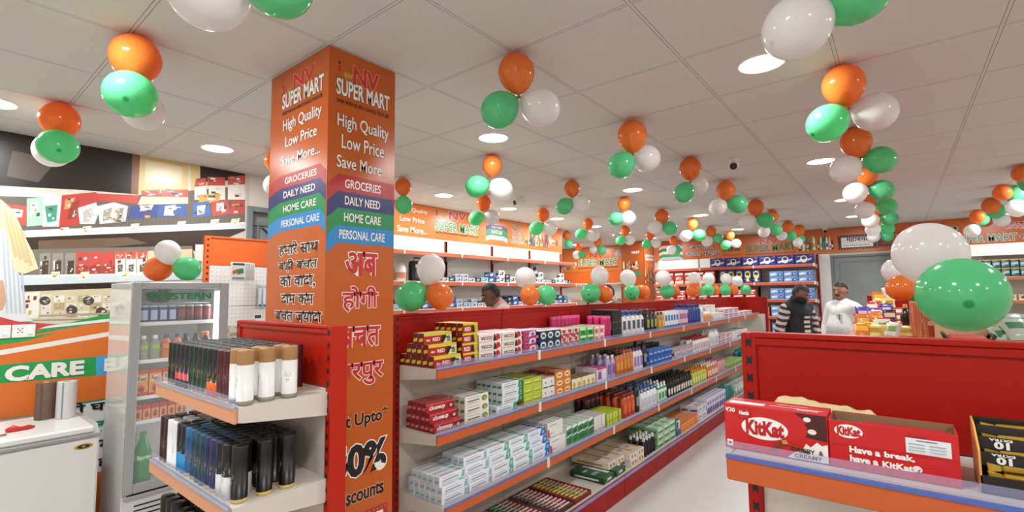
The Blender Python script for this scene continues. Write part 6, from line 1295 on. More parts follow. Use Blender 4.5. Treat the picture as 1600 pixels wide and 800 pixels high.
# crumpled pale cloth behind the boxes
m = MB(); vs = []; fs = []; NX, NY = 56, 16
def ridge(u): return .016*math.exp(-((u-.30)/.16)**2) + .006*math.exp(-((u-.1)/.06)**2) + .008*math.exp(-((u-.55)/.15)**2) + .004*math.exp(-((u-.88)/.07)**2)
for i in range(NX):
    for j in range(NY):
        u, v = i/(NX-1), j/(NY-1); e = min(1, 9*u)*min(1, 9*(1-u)); bell = math.sin(PI*v)
        fold = .0022*math.sin(14*u+9*v) + .002*math.sin(23*u-16*v) + .0012*math.sin(47*u+11*v)
        z = .066 + (ridge(u) + .020 + fold)*bell*e - .05*(1-bell)*.9
        vs.append((.232*u + .006*math.sin(5*v), -.030+.085*v + .010*math.sin(6*u+2), z))
for i in range(NX-1):
    for j in range(NY-1): a = i*NY+j; fs.append((a, a+NY, a+NY+1, a+1))
m.add(vs, fs, mat('d9c795', .85, noise=.06, bump=.2, bscale=300), True)
o = m.build('cleaning_cloth', None, (1.318, .272, 1.2462), -PI/2); tag(o, 'crumpled pale yellow cloth lying behind the chocolate boxes', 'cloth')
so = o.modifiers.new('thickness', 'SOLIDIFY'); so.thickness = .006
m = MB(); m.box(.01, .222, -.022, .05, 0, .066, mat('c9b98a', .8), b=.006); o2 = m.build('cloth_bundle', o, (0, 0, 0))

# ------------------------------------------------------------------ goods on the low counter in the right aisle
def pouch(w, h, th, c1, c2, c3=None):
    m = MB(); nx, nz = 9, 11; vs = []; fs = []; ms = []
    for sgn in (-1, 1):
        o = len(vs)
        for j in range(nz):
            for i in range(nx):
                u, v = i/(nx-1)*2-1, j/(nz-1)*2-1
                t = th/2*((1-u**4)*(1-v**6))**.6 if abs(u) < 1 and abs(v) < 1 else 0
                vs.append((u*w/2*(1-.06*(1-abs(v))), sgn*t, (v+1)/2*h))
        for j in range(nz-1):
            for i in range(nx-1):
                a = o+j*nx+i; f = (a, a+1, a+nx+1, a+nx) if sgn < 0 else (a, a+nx, a+nx+1, a+1)
                fs.append(f); v = (j+.5)/(nz-1); u = (i+.5)/(nx-1)
                ms.append(mat(c2 if .35 < v < .7 and .1 < u < .9 else (c3 or c1) if v > .85 else c1, .25, coat=.4))
    return m.add(vs, fs, ms, True)
def bag(key, *a): PROTO[key] = dict(mk=[(None, lambda: pouch(*a))], w=a[0], d=a[2], h=a[1], name='snack_packet')
bag('p_orange', .115, .14, .055, 'd9772a', 'e6b23a', 'c43a24'); bag('p_yellow', .115, .13, .06, 'dcc96a', 'b88a3a'); bag('p_purple', .11, .13, .05, '5a3f9a', 'd6c9d2', '3f3a8a'); bag('p_red', .115, .13, .05, 'b8322c', 'e3d2c2'); bag('p_white', .12, .15, .055, 'd9dcd0', '7a9a5a', 'c4382a'); bag('p_silver', .13, .17, .05, 'a9b8a4', '3f7a52', 'd2d6cc'); bag('p_brown', .105, .13, .05, '4a2420', 'c9b0a4')
CT = 1.239
def lay(key, x, y, z, label, grp, tilt, rz): place(key, (x, y, z), label, 'snack packet', grp, (tilt, 0, rz))
heap = [('p_orange', 4.65, 0.24, 1.27), ('p_yellow', 4.66, 0.16, 1.26), ('p_white', 4.73, 0.07, 1.26), ('p_yellow', 4.86, -0.02, 1.25), ('p_orange', 4.97, 0.24, 1.31), ('p_yellow', 4.89, 0.19, 1.26), ('p_white', 4.95, 0.11, 1.27), ('p_yellow', 5.02, 0.02, 1.28), ('p_orange', 5.11, 0.15, 1.33), ('p_purple', 5.22, 0.25, 1.37), ('p_purple', 5.35, 0.16, 1.38), ('p_brown', 5.36, 0.07, 1.35), ('p_red', 5.43, -0.01, 1.33), ('p_red', 5.57, 0.2, 1.42), ('p_purple', 5.59, 0.1, 1.39), ('p_red', 5.65, 0.02, 1.38), ('p_yellow', 5.79, 0.17, 1.45), ('p_yellow', 5.85, 0.08, 1.45), ('p_orange', 6.05, 0.15, 1.5), ('p_white', 6.18, 0.07, 1.53)]
PN = dict(p_orange='orange', p_yellow='pale yellow', p_purple='purple', p_red='red', p_white='white', p_brown='dark brown', p_silver='silver green')
for k, x, y, z in heap: lay(k, x, y, z - .05, '%s snack packet in the heap on the low counter' % PN[k], '%s packets in the heap' % PN[k], -.45+R.uniform(-.3, .3), -PI/2 + R.uniform(-.7, .7))
t = thing('snack_crate', 'red stepped crate under the heap of snack packets', 'crate', (5.0, .12, CT)); m = MB()
for a, b, z in ((.06, .3, .04), (.3, .5, .08), (.5, .85, .12)): m.box(a, b, -.17, .17, 0, z, mat('a82a24', .5), b=.004)
m.build('stepped_tray', t)
vessel('cola', [(.03,0),(.036,.01),(.036,.07),(.031,.09),(.036,.11),(.036,.15),(.016,.2),(.013,.21)], [(.0145,.208),(.0145,.235),(.012,.238)], [mat('1c0d0d', .1, coat=.6)]*7, 'd98a3a', name='drink_bottle', n=16, lab=(.0365, .09, .15, '3a1418'))
place('cola', (5.02, -.035, CT), 'dark cola bottle with orange cap standing on the low counter', 'drink bottle')
PROTO['stick'] = dict(mk=[(None, lambda: MB().box(-.045, .045, -.03, .03, 0, .27, mat('d98a5a', .25, alpha=.75, coat=.4), b=.012).box(-.03, .03, -.032, -.03, .05, .2, H('b8472a')).box(-.03, .03, -.0325, -.032, .12, .15, H('e9d2b0')))], w=.09, d=.06, h=.27, name='snack_packet')
for i in range(7): place('stick', (4.9-.11*i, -.1-.012*i, CT), 'orange clear upright snack packet on the low counter', 'snack packet', 'orange upright packets', (R.uniform(-.05, .05), R.uniform(-.04, .04), -PI/2+R.uniform(-.2, .2)))
t = thing('open_carton', 'tan open cardboard carton on the low counter behind the green balloon', 'carton', (4.35, -.30, CT)); CBD = mat('cdb08a', .8)
m = MB(); m.box(-.2, .2, -.13, -.125, 0, .2, CBD).box(-.2, .2, .125, .13, 0, .2, CBD).box(-.2, -.195, -.125, .125, 0, .2, CBD).box(.195, .2, -.125, .125, 0, .2, CBD).box(-.2, .2, -.13, .13, 0, .005, CBD); m.build('carton_body', t)
m = MB(); m.prism([(.125, .2), (.13, .2), (.2, .25), (.196, .254)], -.2, .2, CBD, 'yz'); m.build('flap', t); MB().prism([(-.125, .2), (-.13, .2), (-.19, .26), (-.184, .264)], -.2, .2, CBD, 'yz').build('flap', t)
MB().prism([(-.2, .2), (-.195, .2), (-.27, .25), (-.274, .245)], -.12, .12, CBD).build('flap', t)
t = thing('basket', 'red basket with dark handles on the low counter', 'basket', (3.3, -.255, CT)); m = MB(); m.box(-.13, .13, -.075, .075, 0, .122, mat('b3221c', .4), b=.012); m.build('tub', t)
for sy in (-1, 1): MB().tube([(-.09, sy*.076, .10), (-.08, sy*.09, .132), (.08, sy*.09, .132), (.09, sy*.076, .10)], .008, DARK).build('handle', t)
for i in range(16):
    x, y = 3.75+.2*(i % 4)+R.uniform(-.03, .03), -.47-.055*(i//4 % 2)+R.uniform(-.02, .02) - .012*(i % 4)*2
    lay('p_silver', x, y, CT+.03+.05*(i//8)+.01*(i % 2), 'silver green snack packet in the low pile by the right edge', 'silver green packets', -1.1+R.uniform(-.3, .3), -PI/2+R.uniform(-.7, .7))

# ------------------------------------------------------------------ goods on the white wall shelves (seen above the long gondola)
WZ1, WZ2, WZ3 = 2.116, 1.756, 1.426
pal = ['2f4f9a', 'b9c9d6', 'e6e6e4', '6fb3c9', '23304f', 'c9d6dc', '4a4a50', '8fa6b8', 'dfe6ea', '3a78b0']
k_ = 0
for nm, (w, d, h, a, b) in dict(smallbox=(.1, .08, .05, 'c9ced4', '2f4a86'), bluebag=(.12, .09, .07, '3a5590', 'c6d2e2'), cyanbox=(.13, .09, .065, '9fc3cc', '3f86a5'), darkbox=(.1, .08, .06, '2f343c', '8a98a8'), whitepack=(.11, .08, .085, 'e9e8e6', '3a3f4a')).items():
    carton('wall_'+nm, w, d, h, a, front=a, pics=((b, [(.1,.2),(.7,.3),(.8,.8),(.15,.6)]), ('f0f0f0', [(.2,.4),(.5,.45),(.5,.6),(.2,.55)])), name='household_pack')
R_ = 0
WL = dict(smallbox='small white and blue pack', bluebag='blue pack', cyanbox='pale cyan pack', darkbox='dark pack', whitepack='white pack with dark print')
def wallgoods(x0, x1, z, ys, where, n, kinds):
    for j, y in enumerate(ys):
        x = x0
        while x < x1:
            k = R.choice(kinds); p = PROTO['wall_'+k]; place('wall_'+k, (x+p['w']/2, y+p['d']/2, z+.001), '%s on the %s of the white wall shelves' % (WL[k], where), 'household pack', '%ss on the %s of the wall shelves' % (WL[k], where), R.uniform(-.08, .08), name=None)
            if R.random() < .35: place('wall_'+k, (x+p['w']/2, y+p['d']/2, z+.0012+p['h']), '%s on the %s of the white wall shelves' % (WL[k], where), 'household pack', '%ss on the %s of the wall shelves' % (WL[k], where), R.uniform(-.15, .15))
            x += p['w'] + R.uniform(.012, .03)
wallgoods(4.15, 5.2, WZ2, (4.42,), 'second shelf', 0, ['bluebag', 'cyanbox', 'smallbox', 'darkbox']); wallgoods(5.25, 5.8, WZ2, (4.42,), 'second shelf', 0, ['darkbox', 'whitepack']); wallgoods(5.95, 7.15, WZ2, (4.42,), 'second shelf', 0, ['darkbox', 'smallbox', 'whitepack'])
wallgoods(3.4, 7.1, WZ3, (4.42, 4.53), 'third shelf', 0, ['bluebag', 'smallbox', 'darkbox', 'cyanbox', 'bluebag'])
t = thing('toiletry_bag', 'black mesh toiletry bag standing on the second white wall shelf', 'bag', (3.80, 4.5, WZ2+.001)); m = MB(); m.box(-.1, .1, -.05, .05, 0, .24, mat('1c1b1d', .6), b=.02); m.build('bag_body', t)
for a in (-.045, .045):
    MB().box(a-.03, a+.03, -.056, -.05, .03, .12, mat('3a393d', .5), b=.004).build('pocket', t); MB().box(a-.02, a+.02, -.056, -.05, .16, .2, mat('c9c6c4', .4), b=.003).build('label_print', t)
MB().tube([(-.05,0,.24),(-.04,0,.28),(.04,0,.28),(.05,0,.24)], .008, BLACK).build('handle', t)
t = thing('foam_head_stand', 'pale round packet standing on the second white wall shelf by the pillar', 'packet', (3.56, 4.5, WZ2+.001)); MB().lathe([(.05,0),(.06,.02),(.062,.14),(.045,.2),(.0,.215)], 18, mat('e3dcd6', .5)).build('packet_body', t); MB().lathe([(.0622,.03),(.0627,.1)], 18, H('c98a6a'), caps=False).build('label_print', t)
vessel('tallspray', [(.035,0),(.037,.01),(.037,.18),(.03,.2)], [(.026,.2),(.026,.25),(.02,.255)], 'e6e6e6', '222226', name='spray_bottle', lab=(.0375, .04, .15, '3a3a42'))
place('tallspray', (6.17, 4.47, WZ2+.001), 'tall white spray bottle with black cap on the second wall shelf', 'bottle')

# ------------------------------------------------------------------ packs on the back wall shelves
def bpack(key, w, d, h, a, pics, name): carton(key, w, d, h, a, pics=pics, name=name, b=.004)
bpack('napnavy', .3, .2, .185, '262a74', (('e9e2c8', ell(.5,.5,.2,.36,12)), ('262a74', ell(.5,.62,.13,.16,10)), ('dfe0ee', [(.1,.15),(.35,.3),(.3,.45),(.08,.35)]), ('c9cbe4', [(.7,.3),(.92,.45),(.9,.6),(.72,.5)]), ('b83a4a', rect(.82,.96,.78,.95))), 'detergent_pack')
bpack('redbag', .2, .14, .27, 'b8302c', (('e9d2b8', [(.05,.05),(.95,.05),(.95,.3),(.05,.22)]), ('f0e6e0', [(.08,.72),(.92,.76),(.92,.9),(.08,.88)]), ('d9826a', ell(.55,.45,.25,.16,10)), ('efd0c4', [(.2,.3),(.5,.5),(.4,.6),(.15,.5)])), 'detergent_pack')
bpack('yellownavy', .145, .12, .27, '2a2a66', (('e3d86a', ell(.5,.58,.36,.3,14)), ('2a2a66', ell(.5,.66,.26,.12,12)), ('e9e6d8', [(.3,.08),(.7,.12),(.6,.3),(.35,.28)]), ('c4423a', rect(.75,.92,.06,.16))), 'detergent_pack')
bpack('bluepack', .235, .15, .105, '6f93c8', (('b9d2ea', [(.05,.2),(.55,.35),(.5,.75),(.08,.6)]), ('e9f0f6', [(.1,.3),(.4,.42),(.3,.6),(.1,.5)]), ('2a3f86', [(.6,.15),(.95,.3),(.9,.7),(.62,.6)]), ('dfe6f2', [(.7,.35),(.88,.42),(.85,.55),(.7,.5)])), 'wipes_pack')
bpack('redwhite', .2, .15, .1, 'c4322e', (('efe6e0', [(.1,.5),(.9,.6),(.9,.85),(.1,.75)]), ('efe6e0', [(.5,.1),(.8,.15),(.75,.4),(.55,.35)])), 'detergent_pack')
bpack('orangepk', .2, .15, .09, 'd9602c', (('f0d8b8', [(.1,.4),(.9,.5),(.9,.8),(.1,.7)]),), 'detergent_pack')
bpack('darktile', .092, .1, .13, '2a4a44', (('8fb0b8', [(.1,.3),(.9,.4),(.9,.7),(.1,.6)]), ('c9a24a', rect(0,1,.9,1))), 'tea_pack')
bpack('beigepk', .12, .1, .085, 'c9b48a', (('6a4a30', ell(.5,.5,.3,.3,10)), ('efe6d0', rect(.1,.9,.1,.25))), 'biscuit_pack')
def onx_(key, y, z, x, label, grp, cat): place(key, (x, y, z+.001), label, cat, grp, -PI/2 + R.uniform(-.02, .02))
GXF = 10.42
for i in range(6): onx_('napnavy', 2.885-.308*i, 2.086, GXF+.1, 'navy detergent pack with cream swirl on the top back wall shelf', 'navy packs on the top back shelf', 'detergent pack')
for i in range(6): onx_('redbag', 4.13-.215*i, 1.753, GXF+.08, 'red detergent pack standing on the second back wall shelf', 'red packs on the second back shelf', 'detergent pack')
for i in range(5): onx_('yellownavy', 2.79-.155*i, 1.753, GXF+.07, 'navy and yellow detergent pack standing on the second back wall shelf', 'navy and yellow packs on the second back shelf', 'detergent pack')
for zi, z, y0, nn in ((0, 1.753, 1.82, 3), (1, 1.426, 1.82, 3), (2, 1.101, 1.82, 3), (3, .761, 1.82, 3)):
    for j in range(2):
        for i in range(nn): onx_('bluepack', y0-.245*i, z+.107*j, GXF+.085, 'pale blue wipes pack on the %s back wall shelf' % ORD[zi+1], 'pale blue packs on the %s back shelf' % ORD[zi+1], 'wipes pack')
for j in range(2):
    for i in range(9): onx_('redwhite', 4.13-.23*i, 1.426+.101*j, GXF+.085, 'red and white pack on the third back wall shelf', 'red and white packs on the third back shelf', 'detergent pack')
for j in range(3): onx_('orangepk', 2.07, .761+.091*j, GXF+.085, 'orange pack stacked on the fifth back wall shelf beside blue packs', 'orange packs on the back shelf', 'detergent pack')
for j in range(2): onx_('orangepk', 2.07, 1.101+.091*j, GXF+.085, 'orange pack stacked on the fourth back wall shelf beside blue packs', 'orange packs on the fourth back shelf', 'detergent pack')
for j in range(2):
    for i in range(9): onx_('darktile', -1.0-.1*i, 1.771+.132*j, 10.5, 'dark green and pale blue pack on the top shelf right of the grey door', 'dark green packs right of the door', 'tea pack')
for i in range(7): onx_('beigepk', -1.05-.14*i, 1.411, 10.5, 'beige pack with brown disc on the second shelf right of the grey door', 'beige packs on the second right shelf', 'biscuit pack')
for i in range(7): onx_('beigepk', -1.05-.14*i, 1.061, 10.5, 'beige pack with brown disc on the third shelf right of the grey door', 'beige packs on the third right shelf', 'biscuit pack')
# stacked cups of red and white packs by the far pillar
for j in range(6): onx_('redwhite', 4.12, .1+.0+.101*j, 10.0, 'red and white pack in the floor stack before the far pillar', 'floor stack before the far pillar', 'detergent pack') if 0 else None

# ------------------------------------------------------------------ people
def skin_mesh(verts, edges, radii, vox=.009, smooth=6):
    """one continuous surface: tapered rounded limbs along the edges, fused by a voxel remesh and smoothed"""
    mb = MB(); n = 14; Mt = mat('808080')
    for a, b in edges:
        A, B_ = Vector(verts[a]), Vector(verts[b]); ra, rb = radii[a], radii[b]
        ra = ra if isinstance(ra, tuple) else (ra, ra); rb = rb if isinstance(rb, tuple) else (rb, rb)
        d = (B_ - A); ln = max(d.length, 1e-4); d.normalize()
        if abs(d.z) > .75: u = Vector((1, 0, 0)); u = (u - d*u.dot(d)).normalized(); w = d.cross(u) if d.z > 0 else u.cross(d)
        else: u = d.cross(Vector((0, 0, 1))).normalized(); w = d.cross(u); ra = (sum(ra)/2,)*2; rb = (sum(rb)/2,)*2
        rings = []
        for k in range(6): t = PI/2*(1-k/5); rings.append((-min(ra)*math.sin(t)/ln, ra, math.cos(t)))
        for k in range(6): t = PI/2*k/5; rings.append((1 + min(rb)*math.sin(t)/ln, rb, math.cos(t)))
        vs = []
        for f, r, c in rings:
            for q in range(n):
                an = 2*PI*q/n; vs.append(A + d*(f*ln) + u*(r[0]*max(c, .02)*math.cos(an)) + w*(r[1]*max(c, .02)*math.sin(an)))
        fs = [(k*n+q, k*n+(q+1) % n, (k+1)*n+(q+1) % n, (k+1)*n+q) for k in range(11) for q in range(n)] + [tuple(range(n-1, -1, -1)), tuple(11*n+q for q in range(n))]
        a0, a1, a2 = vs[fs[30][0]], vs[fs[30][1]], vs[fs[30][2]]
        mid = A
        if (a1-a0).cross(a2-a0).dot(a0-(A+d*((a0-A).dot(d)))) < 0: fs = [tuple(reversed(f)) for f in fs]
        mb.add(vs, fs, Mt)
    o = bpy.data.objects.new('figure', mb.mesh('figure')); COL.objects.link(o)
    rm = o.modifiers.new('fuse', 'REMESH'); rm.mode = 'VOXEL'; rm.voxel_size = vox
    sm = o.modifiers.new('soften', 'SMOOTH'); sm.iterations = smooth; sm.factor = .5
    bpy.context.view_layer.update()
    out = bpy.data.meshes.new_from_object(o.evaluated_get(bpy.context.evaluated_depsgraph_get()))
    me = o.data; bpy.data.objects.remove(o); bpy.data.meshes.remove(me)
    out.materials.clear(); out.polygons.foreach_set('use_smooth', [True]*len(out.polygons)); out.polygons.foreach_set('material_index', [0]*len(out.polygons))
    return out
class Rig:
    def __init__(s): s.v = []; s.e = []; s.r = []
    def add(s, p, r, par=None):
        s.v.append(tuple(p)); s.r.append(r)
        if par is not None: s.e.append((par, len(s.v)-1))
        return len(s.v)-1
    def chain(s, par, pts):
        for p, r in pts: par = s.add(p, r, par)
        return par
    def mesh(s, vox=.009, smooth=6): return skin_mesh(s.v, s.e, s.r, vox, smooth)
def shell(c, rx, ry, rz, cond, m, mb, n=20):
    """part of an egg surface round c, kept where cond(unit direction) holds"""
    vs = []; fs = []; K = 14
    for i in range(K+1):
        t = PI*i/K
        for j in range(n):
            a = 2*PI*j/n; vs.append((c[0]+rx*math.sin(t)*math.cos(a), c[1]+ry*math.sin(t)*math.sin(a), c[2]+rz*math.cos(t)))
    for i in range(K):
        for j in range(n):
            t, a = PI*(i+.5)/K, 2*PI*(j+.5)/n
            if cond(math.sin(t)*math.cos(a), math.sin(t)*math.sin(a), math.cos(t)): fs.append((i*n+j, (i+1)*n+j, (i+1)*n+(j+1) % n, i*n+(j+1) % n))
    mb.add(vs, fs, m, True)
def person(label, loc, face, look, arms, skin_c, shirt_c, trouser_c, hair_c, belly=.0, scale=1.0, head=(0, 0, 0), moustache=False, beard=False, vest=None, lean=0.0, stripes=None, short=False, head_turn=0.0, hem=.82):
    """local frame: +x forward, +y to the person's left; arms = (left, right), each (elbow, wrist, hand direction)"""
    SK = mat(skin_c, .55); t = thing('person', label, 'person', loc, face); t.scale = (scale,)*3
    L = lambda z: lean*max(0, z-.95)                       # forward lean of the trunk
    r = Rig(); pel = r.add((0, 0, .95), (.1, .13))
    sp = r.add((.01+L(1.1)+belly*.4, 0, 1.1), (.1+belly*.6, .13), pel); ch = r.add((.0+L(1.3), 0, 1.32), (.105, .15), sp); nb = r.add((-.01+L(1.44), 0, 1.44), (.06, .08), ch)
    hx, hy, hz = head; hc = Vector((.02+L(1.6)+hx, hy, 1.60+hz))
    nk = r.add((.0+L(1.5)+hx*.4, hy*.4, 1.5+hz*.4), .062, nb)
    ct, st = math.cos(head_turn), math.sin(head_turn)
    def F(dx, dy, dz):                                     # head frame: forward / left / up with the downward look
        x = dx*math.cos(look) + dz*math.sin(look); z = dz*math.cos(look) - dx*math.sin(look)
        return (hc.x + x*ct - dy*st, hc.y + x*st + dy*ct, hc.z + z)
    jaw = r.add(F(.022, 0, -.06), (.068, .058), nk); md = r.add(F(.0, 0, .0), (.092, .074), jaw); r.add(F(-.008, 0, .03), (.094, .076), md); md = md
    r.chain(jaw, [(F(.066, 0, -.085), .024)]); r.chain(md, [(F(.082, 0, .0), .013), (F(.102, 0, -.022), .016)])
    for s in (-1, 1): r.chain(md, [(F(-.004, s*.07, -.012), .014), (F(-.014, s*.084, .008), .015)])
    arm_pts = []
    for s, (el, wr, hd) in zip((1, -1), arms):
        sh = (L(1.41), s*.185, 1.395); hdv = Vector(hd).normalized(); wv = Vector(wr)
        a = r.add(sh, .058, nb); b = r.add(Vector(sh).lerp(Vector(el), .5), .05, a); c = r.add(el, .041, b); d = r.add(Vector(el).lerp(wv, .5), .036, c); e = r.add(wr, .026, d)
        palm = r.add(wv + hdv*.05, (.034, .02), e); side = hdv.cross(Vector((0, 0, 1)) if abs(hdv.z) < .8 else Vector((1, 0, 0))).normalized(); cur = hdv.cross(side)
        for q, (o, ln) in enumerate(((-.036, .066), (-.012, .078), (.012, .072), (.036, .055))):
            b0 = wv + hdv*.085 + side*o; k = r.add(b0 - side*o*.3 - hdv*.02, .0095, palm); k = r.add(b0, .009, k); k = r.add(b0 + hdv*ln*.55 + side*o*.12 + cur*.006, .0082, k); r.add(b0 + hdv*ln + side*o*.2 + cur*.02, .0072, k)
        k = r.add(wv + hdv*.04 - side*.035 + cur*.01, .0105, palm); r.add(wv + hdv*.075 - side*.05 + cur*.02, .009, k)
        arm_pts.append((sh, el, wr))
    for s in (1, -1):
        r.chain(pel, [((0, s*.085, .87), .08), ((.01, s*.1, .66), .068), ((.015, s*.1, .48), .052), ((-.005, s*.1, .28), .05), ((-.01, s*.1, .09), .036), ((.06, s*.11, .035), .036), ((.15, s*.12, .03), .03)])
    me = r.mesh(.0052, 2); me.materials.append(SK); b = bpy.data.objects.new('body', me); COL.objects.link(b); b.parent = t
    # shirt: trunk, shoulders, sleeves
    c = Rig(); p00 = c.add((.0, 0, hem), (.135, .172)); p0 = c.add((.0, 0, max(.93, hem+.03)), (.135, .172), p00); p1 = c.add((.01+L(1.1)+belly*.45, 0, 1.1), (.132+belly*.5, .17+belly*.2), p0); p2 = c.add((L(1.3), 0, 1.31), (.128, .172), p1); p3 = c.add((L(1.42)-.012, 0, 1.42), (.088, .105), p2); c.add((L(1.48)-.005, 0, 1.47), (.07, .072), p3)
    for s, (sh, el, wr) in zip((1, -1), arm_pts):
        a = c.add((sh[0], s*.185, 1.392), .072, p3); c.e.append((p2, a)); e_ = c.add(Vector(sh).lerp(Vector(el), .55), .066, a); f_ = c.add(el, .058, e_)
        if not short: g_ = c.add(Vector(el).lerp(Vector(wr), .5), .052, f_); c.add(Vector(el).lerp(Vector(wr), .93), .042, g_)
    sm = c.mesh(); sm.materials.append(mat(shirt_c, .8, bump=.15, bscale=35))
    if stripes:
        for sc_ in stripes: sm.materials.append(mat(sc_, .8))
        for p in sm.polygons:
            if int((p.center.z + p.center.x*.3)*26) % 2 == 0: p.material_index = 1
    so = bpy.data.objects.new('shirt', sm); COL.objects.link(so); so.parent = t
    if vest:
        v = Rig(); a = v.add((.0, 0, .80), (.147, .185)); a = v.add((.0, 0, .93), (.147, .185), a); a = v.add((.01+L(1.08), 0, 1.08), (.144, .183), a); q2 = v.add((L(1.3), 0, 1.31), (.14, .184), a); q = v.add((L(1.42)-.012, 0, 1.425), (.1, .118), q2); v.add((L(1.49)-.005, 0, 1.49), (.08, .082), q)
        for s in (1, -1): a = v.add((L(1.4), s*.17, 1.39), .082, q); v.e.append((q2, a))
        vm = v.mesh(); vm.materials.append(mat(vest, .75)); vm.materials.append(mat('6a3f3a', .8)); vm.materials.append(mat('d9c4be', .8))
        for p in vm.polygons:
            cx, cy, cz = p.center
            if cx > .04 and abs(cy) < .05 and 1.0 < cz < 1.33: p.material_index = 2 if int(cz*34) % 2 else 0
        vo = bpy.data.objects.new('vest', vm); COL.objects.link(vo); vo.parent = t
    # trousers and shoes
    g_ = Rig(); a = g_.add((0, 0, .93), (.12, .155))
    for s in (1, -1): g_.chain(a, [((.0, s*.09, .84), .115), ((.01, s*.1, .64), .092), ((.015, s*.1, .47), .075), ((0, s*.1, .26), .066), ((-.005, s*.1, .08), .06)])
    tm = g_.mesh(); tm.materials.append(mat(trouser_c, .8)); to = bpy.data.objects.new('trousers', tm); COL.objects.link(to); to.parent = t
    for s in (1, -1):
        z = Rig(); z.chain(z.add((-.05, s*.1, .045), .044), [((.04, s*.108, .045), .045), ((.13, s*.118, .04), .04), ((.18, s*.12, .034), .03)])
        zm = z.mesh(); zm.materials.append(mat('1d1816', .4)); zo = bpy.data.objects.new('shoe', zm); COL.objects.link(zo); zo.parent = t
    # hair, brows, eyes, moustache, beard on the head
    def headmb(f):
        mb = MB(); mb.M = Matrix(((ct*math.cos(look), -st, ct*math.sin(look), hc.x), (st*math.cos(look), ct, st*math.sin(look), hc.y), (-math.sin(look), 0, math.cos(look), hc.z), (0, 0, 0, 1))); f(mb); return mb
    HR = mat(hair_c, .6, bump=.5, bscale=120)
    headmb(lambda mb: shell((-.012, 0, .022), .1, .085, .11, lambda x, y, z: (z > .5 - .1*abs(y)) or (x < .12 and z > -.2) or (x < -.3 and z > -.62), HR, mb)).build('hair', t)
    def facebits(mb):
        for s in (-1, 1):
            mb.lathe([(.0, -.006), (.007, -.003), (.009, 0), (.007, .003), (0, .006)], 10, mat('b9a89c', .4), o=(.0795, s*.03, .010)); mb.lathe([(0, -.0045), (.0055, 0), (0, .0045)], 8, DARK, o=(.085, s*.03, .010))
    headmb(facebits).build('eyes', t)
    headmb(lambda mb: [mb.tube([(.09, s*.016, .03), (.088, s*.032, .034), (.074, s*.05, .028)], .0045, HR, 6) for s in (-1, 1)]).build('eyebrows', t)
    headmb(lambda mb: mb.tube([(.076, -.022, -.063), (.088, 0, -.061), (.076, .022, -.063)], .0055, mat('8a4f44', .5), 6)).build('lips', t)
    if moustache: headmb(lambda mb: mb.tube([(.07, -.034, -.054), (.087, -.014, -.046), (.091, 0, -.044), (.087, .014, -.046), (.07, .034, -.054)], [.004, .008, .007, .008, .004], HR, 8)).build('moustache', t)
    if beard: headmb(lambda mb: shell((.016, 0, -.035), .092, .078, .1, lambda x, y, z: z < .15 and x > -.25 and (z < -.3 or abs(y) > .66), HR, mb)).build('beard', t)
    return t
# the man in the white shirt by the grey door, his left hand behind his hip
m1 = person('man in a white shirt with moustache standing by the grey door, hand behind his hip', (7.86, .60, 0), 2.42, .02,
    (((-.22, .33, 1.15), (-.19, .1, 1.0), (.2, -.95, -.1)), ((.03, -.26, 1.13), (.1, -.24, .90), (.2, .1, -1))),
    '9a6850', 'e3e0de', '2a3550', '1a1513', belly=.07, scale=.985, moustache=True, head_turn=.35, hem=.99)
mb = MB(); mb.box(.145, .15, .05, .14, 1.18, 1.3, mat('cfccca', .8), b=.002); mb.tube([(.15, .1, 1.22), (.158, .1, 1.3)], .004, DARK); mb.build('shirt_pocket', m1)
# the bearded man looking down in the aisle
person('bearded man in a black vest over striped sleeves looking down in the aisle', (7.14, 1.03, 0), -2.15, .5,
    (((.02, .27, 1.12), (.14, .22, .90), (.5, -.2, -.7)), ((-.02, -.29, 1.12), (.1, -.27, .88), (.4, .1, -.9))),
    '7d5242', 'c9b4ae', '1c1a1c', '141112', scale=.985, beard=True, moustache=True, vest='17161a', stripes=('3a2f33',), head=(.05, 0, -.03), head_turn=.35)
# the man behind the gondola
person('man in a pink shirt bowed in profile behind the long red gondola', (4.02, 3.32, 0), 2.45, .38,
    (((.1, .25, 1.14), (.3, .16, 1.02), (.9, -.2, -.2)), ((.1, -.25, 1.14), (.3, -.16, 1.02), (.9, .2, -.2))),
    '6b4636', 'c79a92', '3a3a44', '17120f', scale=1.01, lean=.12, head=(.05, 0, -.03), short=True)
person('person in striped white shirt half hidden behind balloons at the far gondola end', (5.95, 3.05, 0), 2.5, .2,
    (((.02, .27, 1.12), (.14, .22, .92), (.5, -.2, -.7)), ((-.02, -.29, 1.12), (.1, -.27, .92), (.4, .1, -.9))),
    '6b4636', 'e2e0de', '2a2c36', '17120f', scale=.985, stripes=('35353f',), lean=.05)

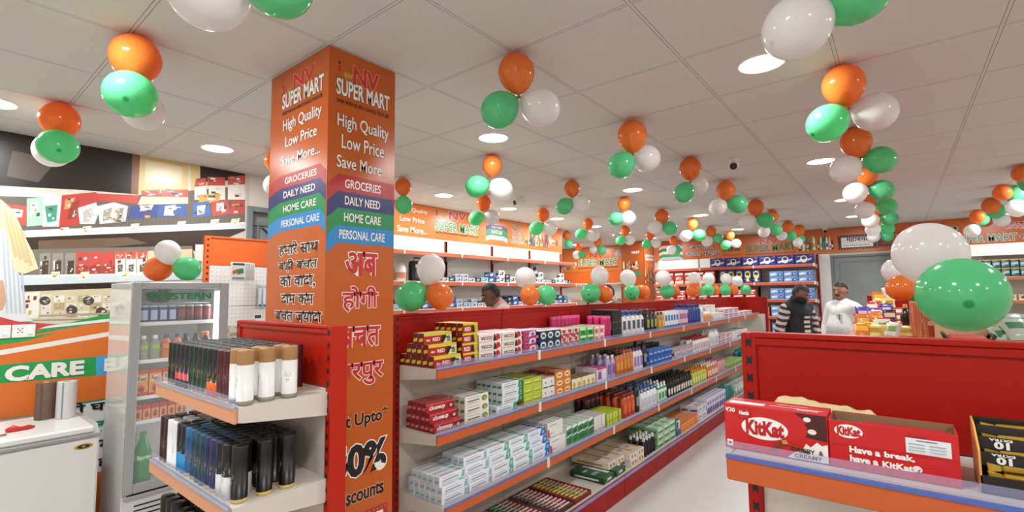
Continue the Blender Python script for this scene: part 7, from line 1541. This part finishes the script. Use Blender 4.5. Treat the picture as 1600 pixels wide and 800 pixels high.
# ------------------------------------------------------------------ balloons
BC_ = dict(o=('f2883a', 'de6a24'), g=('6ad696', '2f9f5c'), w=('efebe9', 'dcd7d4'))
BN_ = dict(o='orange', g='green', w='white')
_BM = {}
def balloon_mesh(c, sq):
    k = (c, sq)
    if k not in _BM:
        m = MB(); n = 28; a, b = BC_[c]
        skin, tip = mat(a, .13, sheer=.38, coat=.3), mat(b, .2, sheer=.3); mid = mat(''.join('%02x' % ((int(a[q:q+2], 16)+int(b[q:q+2], 16))//2) for q in (0, 2, 4)), .15, sheer=.35)
        prof = []; K = 18
        for t in [0, .05, .09, .13] + [PI*i/K for i in range(1, K+1)]:
            z = -math.cos(t); r = math.sin(t)
            if z > 0: r *= 1-.16*z*z; z *= 1.12
            prof.append((max(r, 0)*sq, z))
        prof[-1] = (.055, 1.135); prof[0] = (.004, -1.0)
        prof += [(.05, 1.19), (.085, 1.22), (.04, 1.235), (.1, 1.29), (.09, 1.3)]
        ms = [tip, tip, mid] + [skin]*K + [tip]*5
        m.lathe(prof, n, ms, caps=False)
        _BM[k] = m.mesh('balloon')
    return _BM[k]
cnt = {}; tot = {}
for row, _ in BALLOONS: tot[row] = tot.get(row, 0)+1
for row, items in BALLOONS:
    q = cnt.get(row, 0); cnt[row] = q+1
    for c, x, y, z, ax, ay, az, rx, ry in items:
        r = min(.104, max(.084, (rx*ry)**.5)); el = min(1.12, max(1.0, max(rx, ry)/min(rx, ry)))
        o = bpy.data.objects.new('balloon', balloon_mesh(c, .93)); COL.objects.link(o)
        o.location = (x, y, min(z, CEIL - r*.985)) if row.startswith('ceiling') else (x, y, z)
        o.rotation_mode = 'QUATERNION'; o.rotation_quaternion = Vector((0,0,1)).rotation_difference(Vector((ax, ay, az)))
        o.rotation_mode = 'XYZ'
        o.scale = (r*1.0, r*1.0, r*.98)
        n = '%s balloon of the %scluster %s' % (BN_[c], (ORD[q] + ' ') if tot[row] > 1 else '', ('on the ' if row.startswith('top') else 'in the ' if 'row' in row or 'garland' in row or 'corner' in row else 'on the ') + row)
        tag(o, n, 'balloon', 'green white and orange balloons')
def string(pts, label):
    o = MB().tube(pts, .0016, mat('cfc4b8', .6), 5).build('balloon_string'); tag(o, label, 'string', 'balloon strings')
string([(.62, .98, CEIL), (.63, 1.0, 2.62), (.66, 1.04, 2.52)], 'thin string holding the balloon pair above the photographer')
string([(1.15, -.02, CEIL), (1.12, -.01, 2.66), (1.08, 0, 2.6)], 'thin string holding the first pair of the garland over the right aisle')
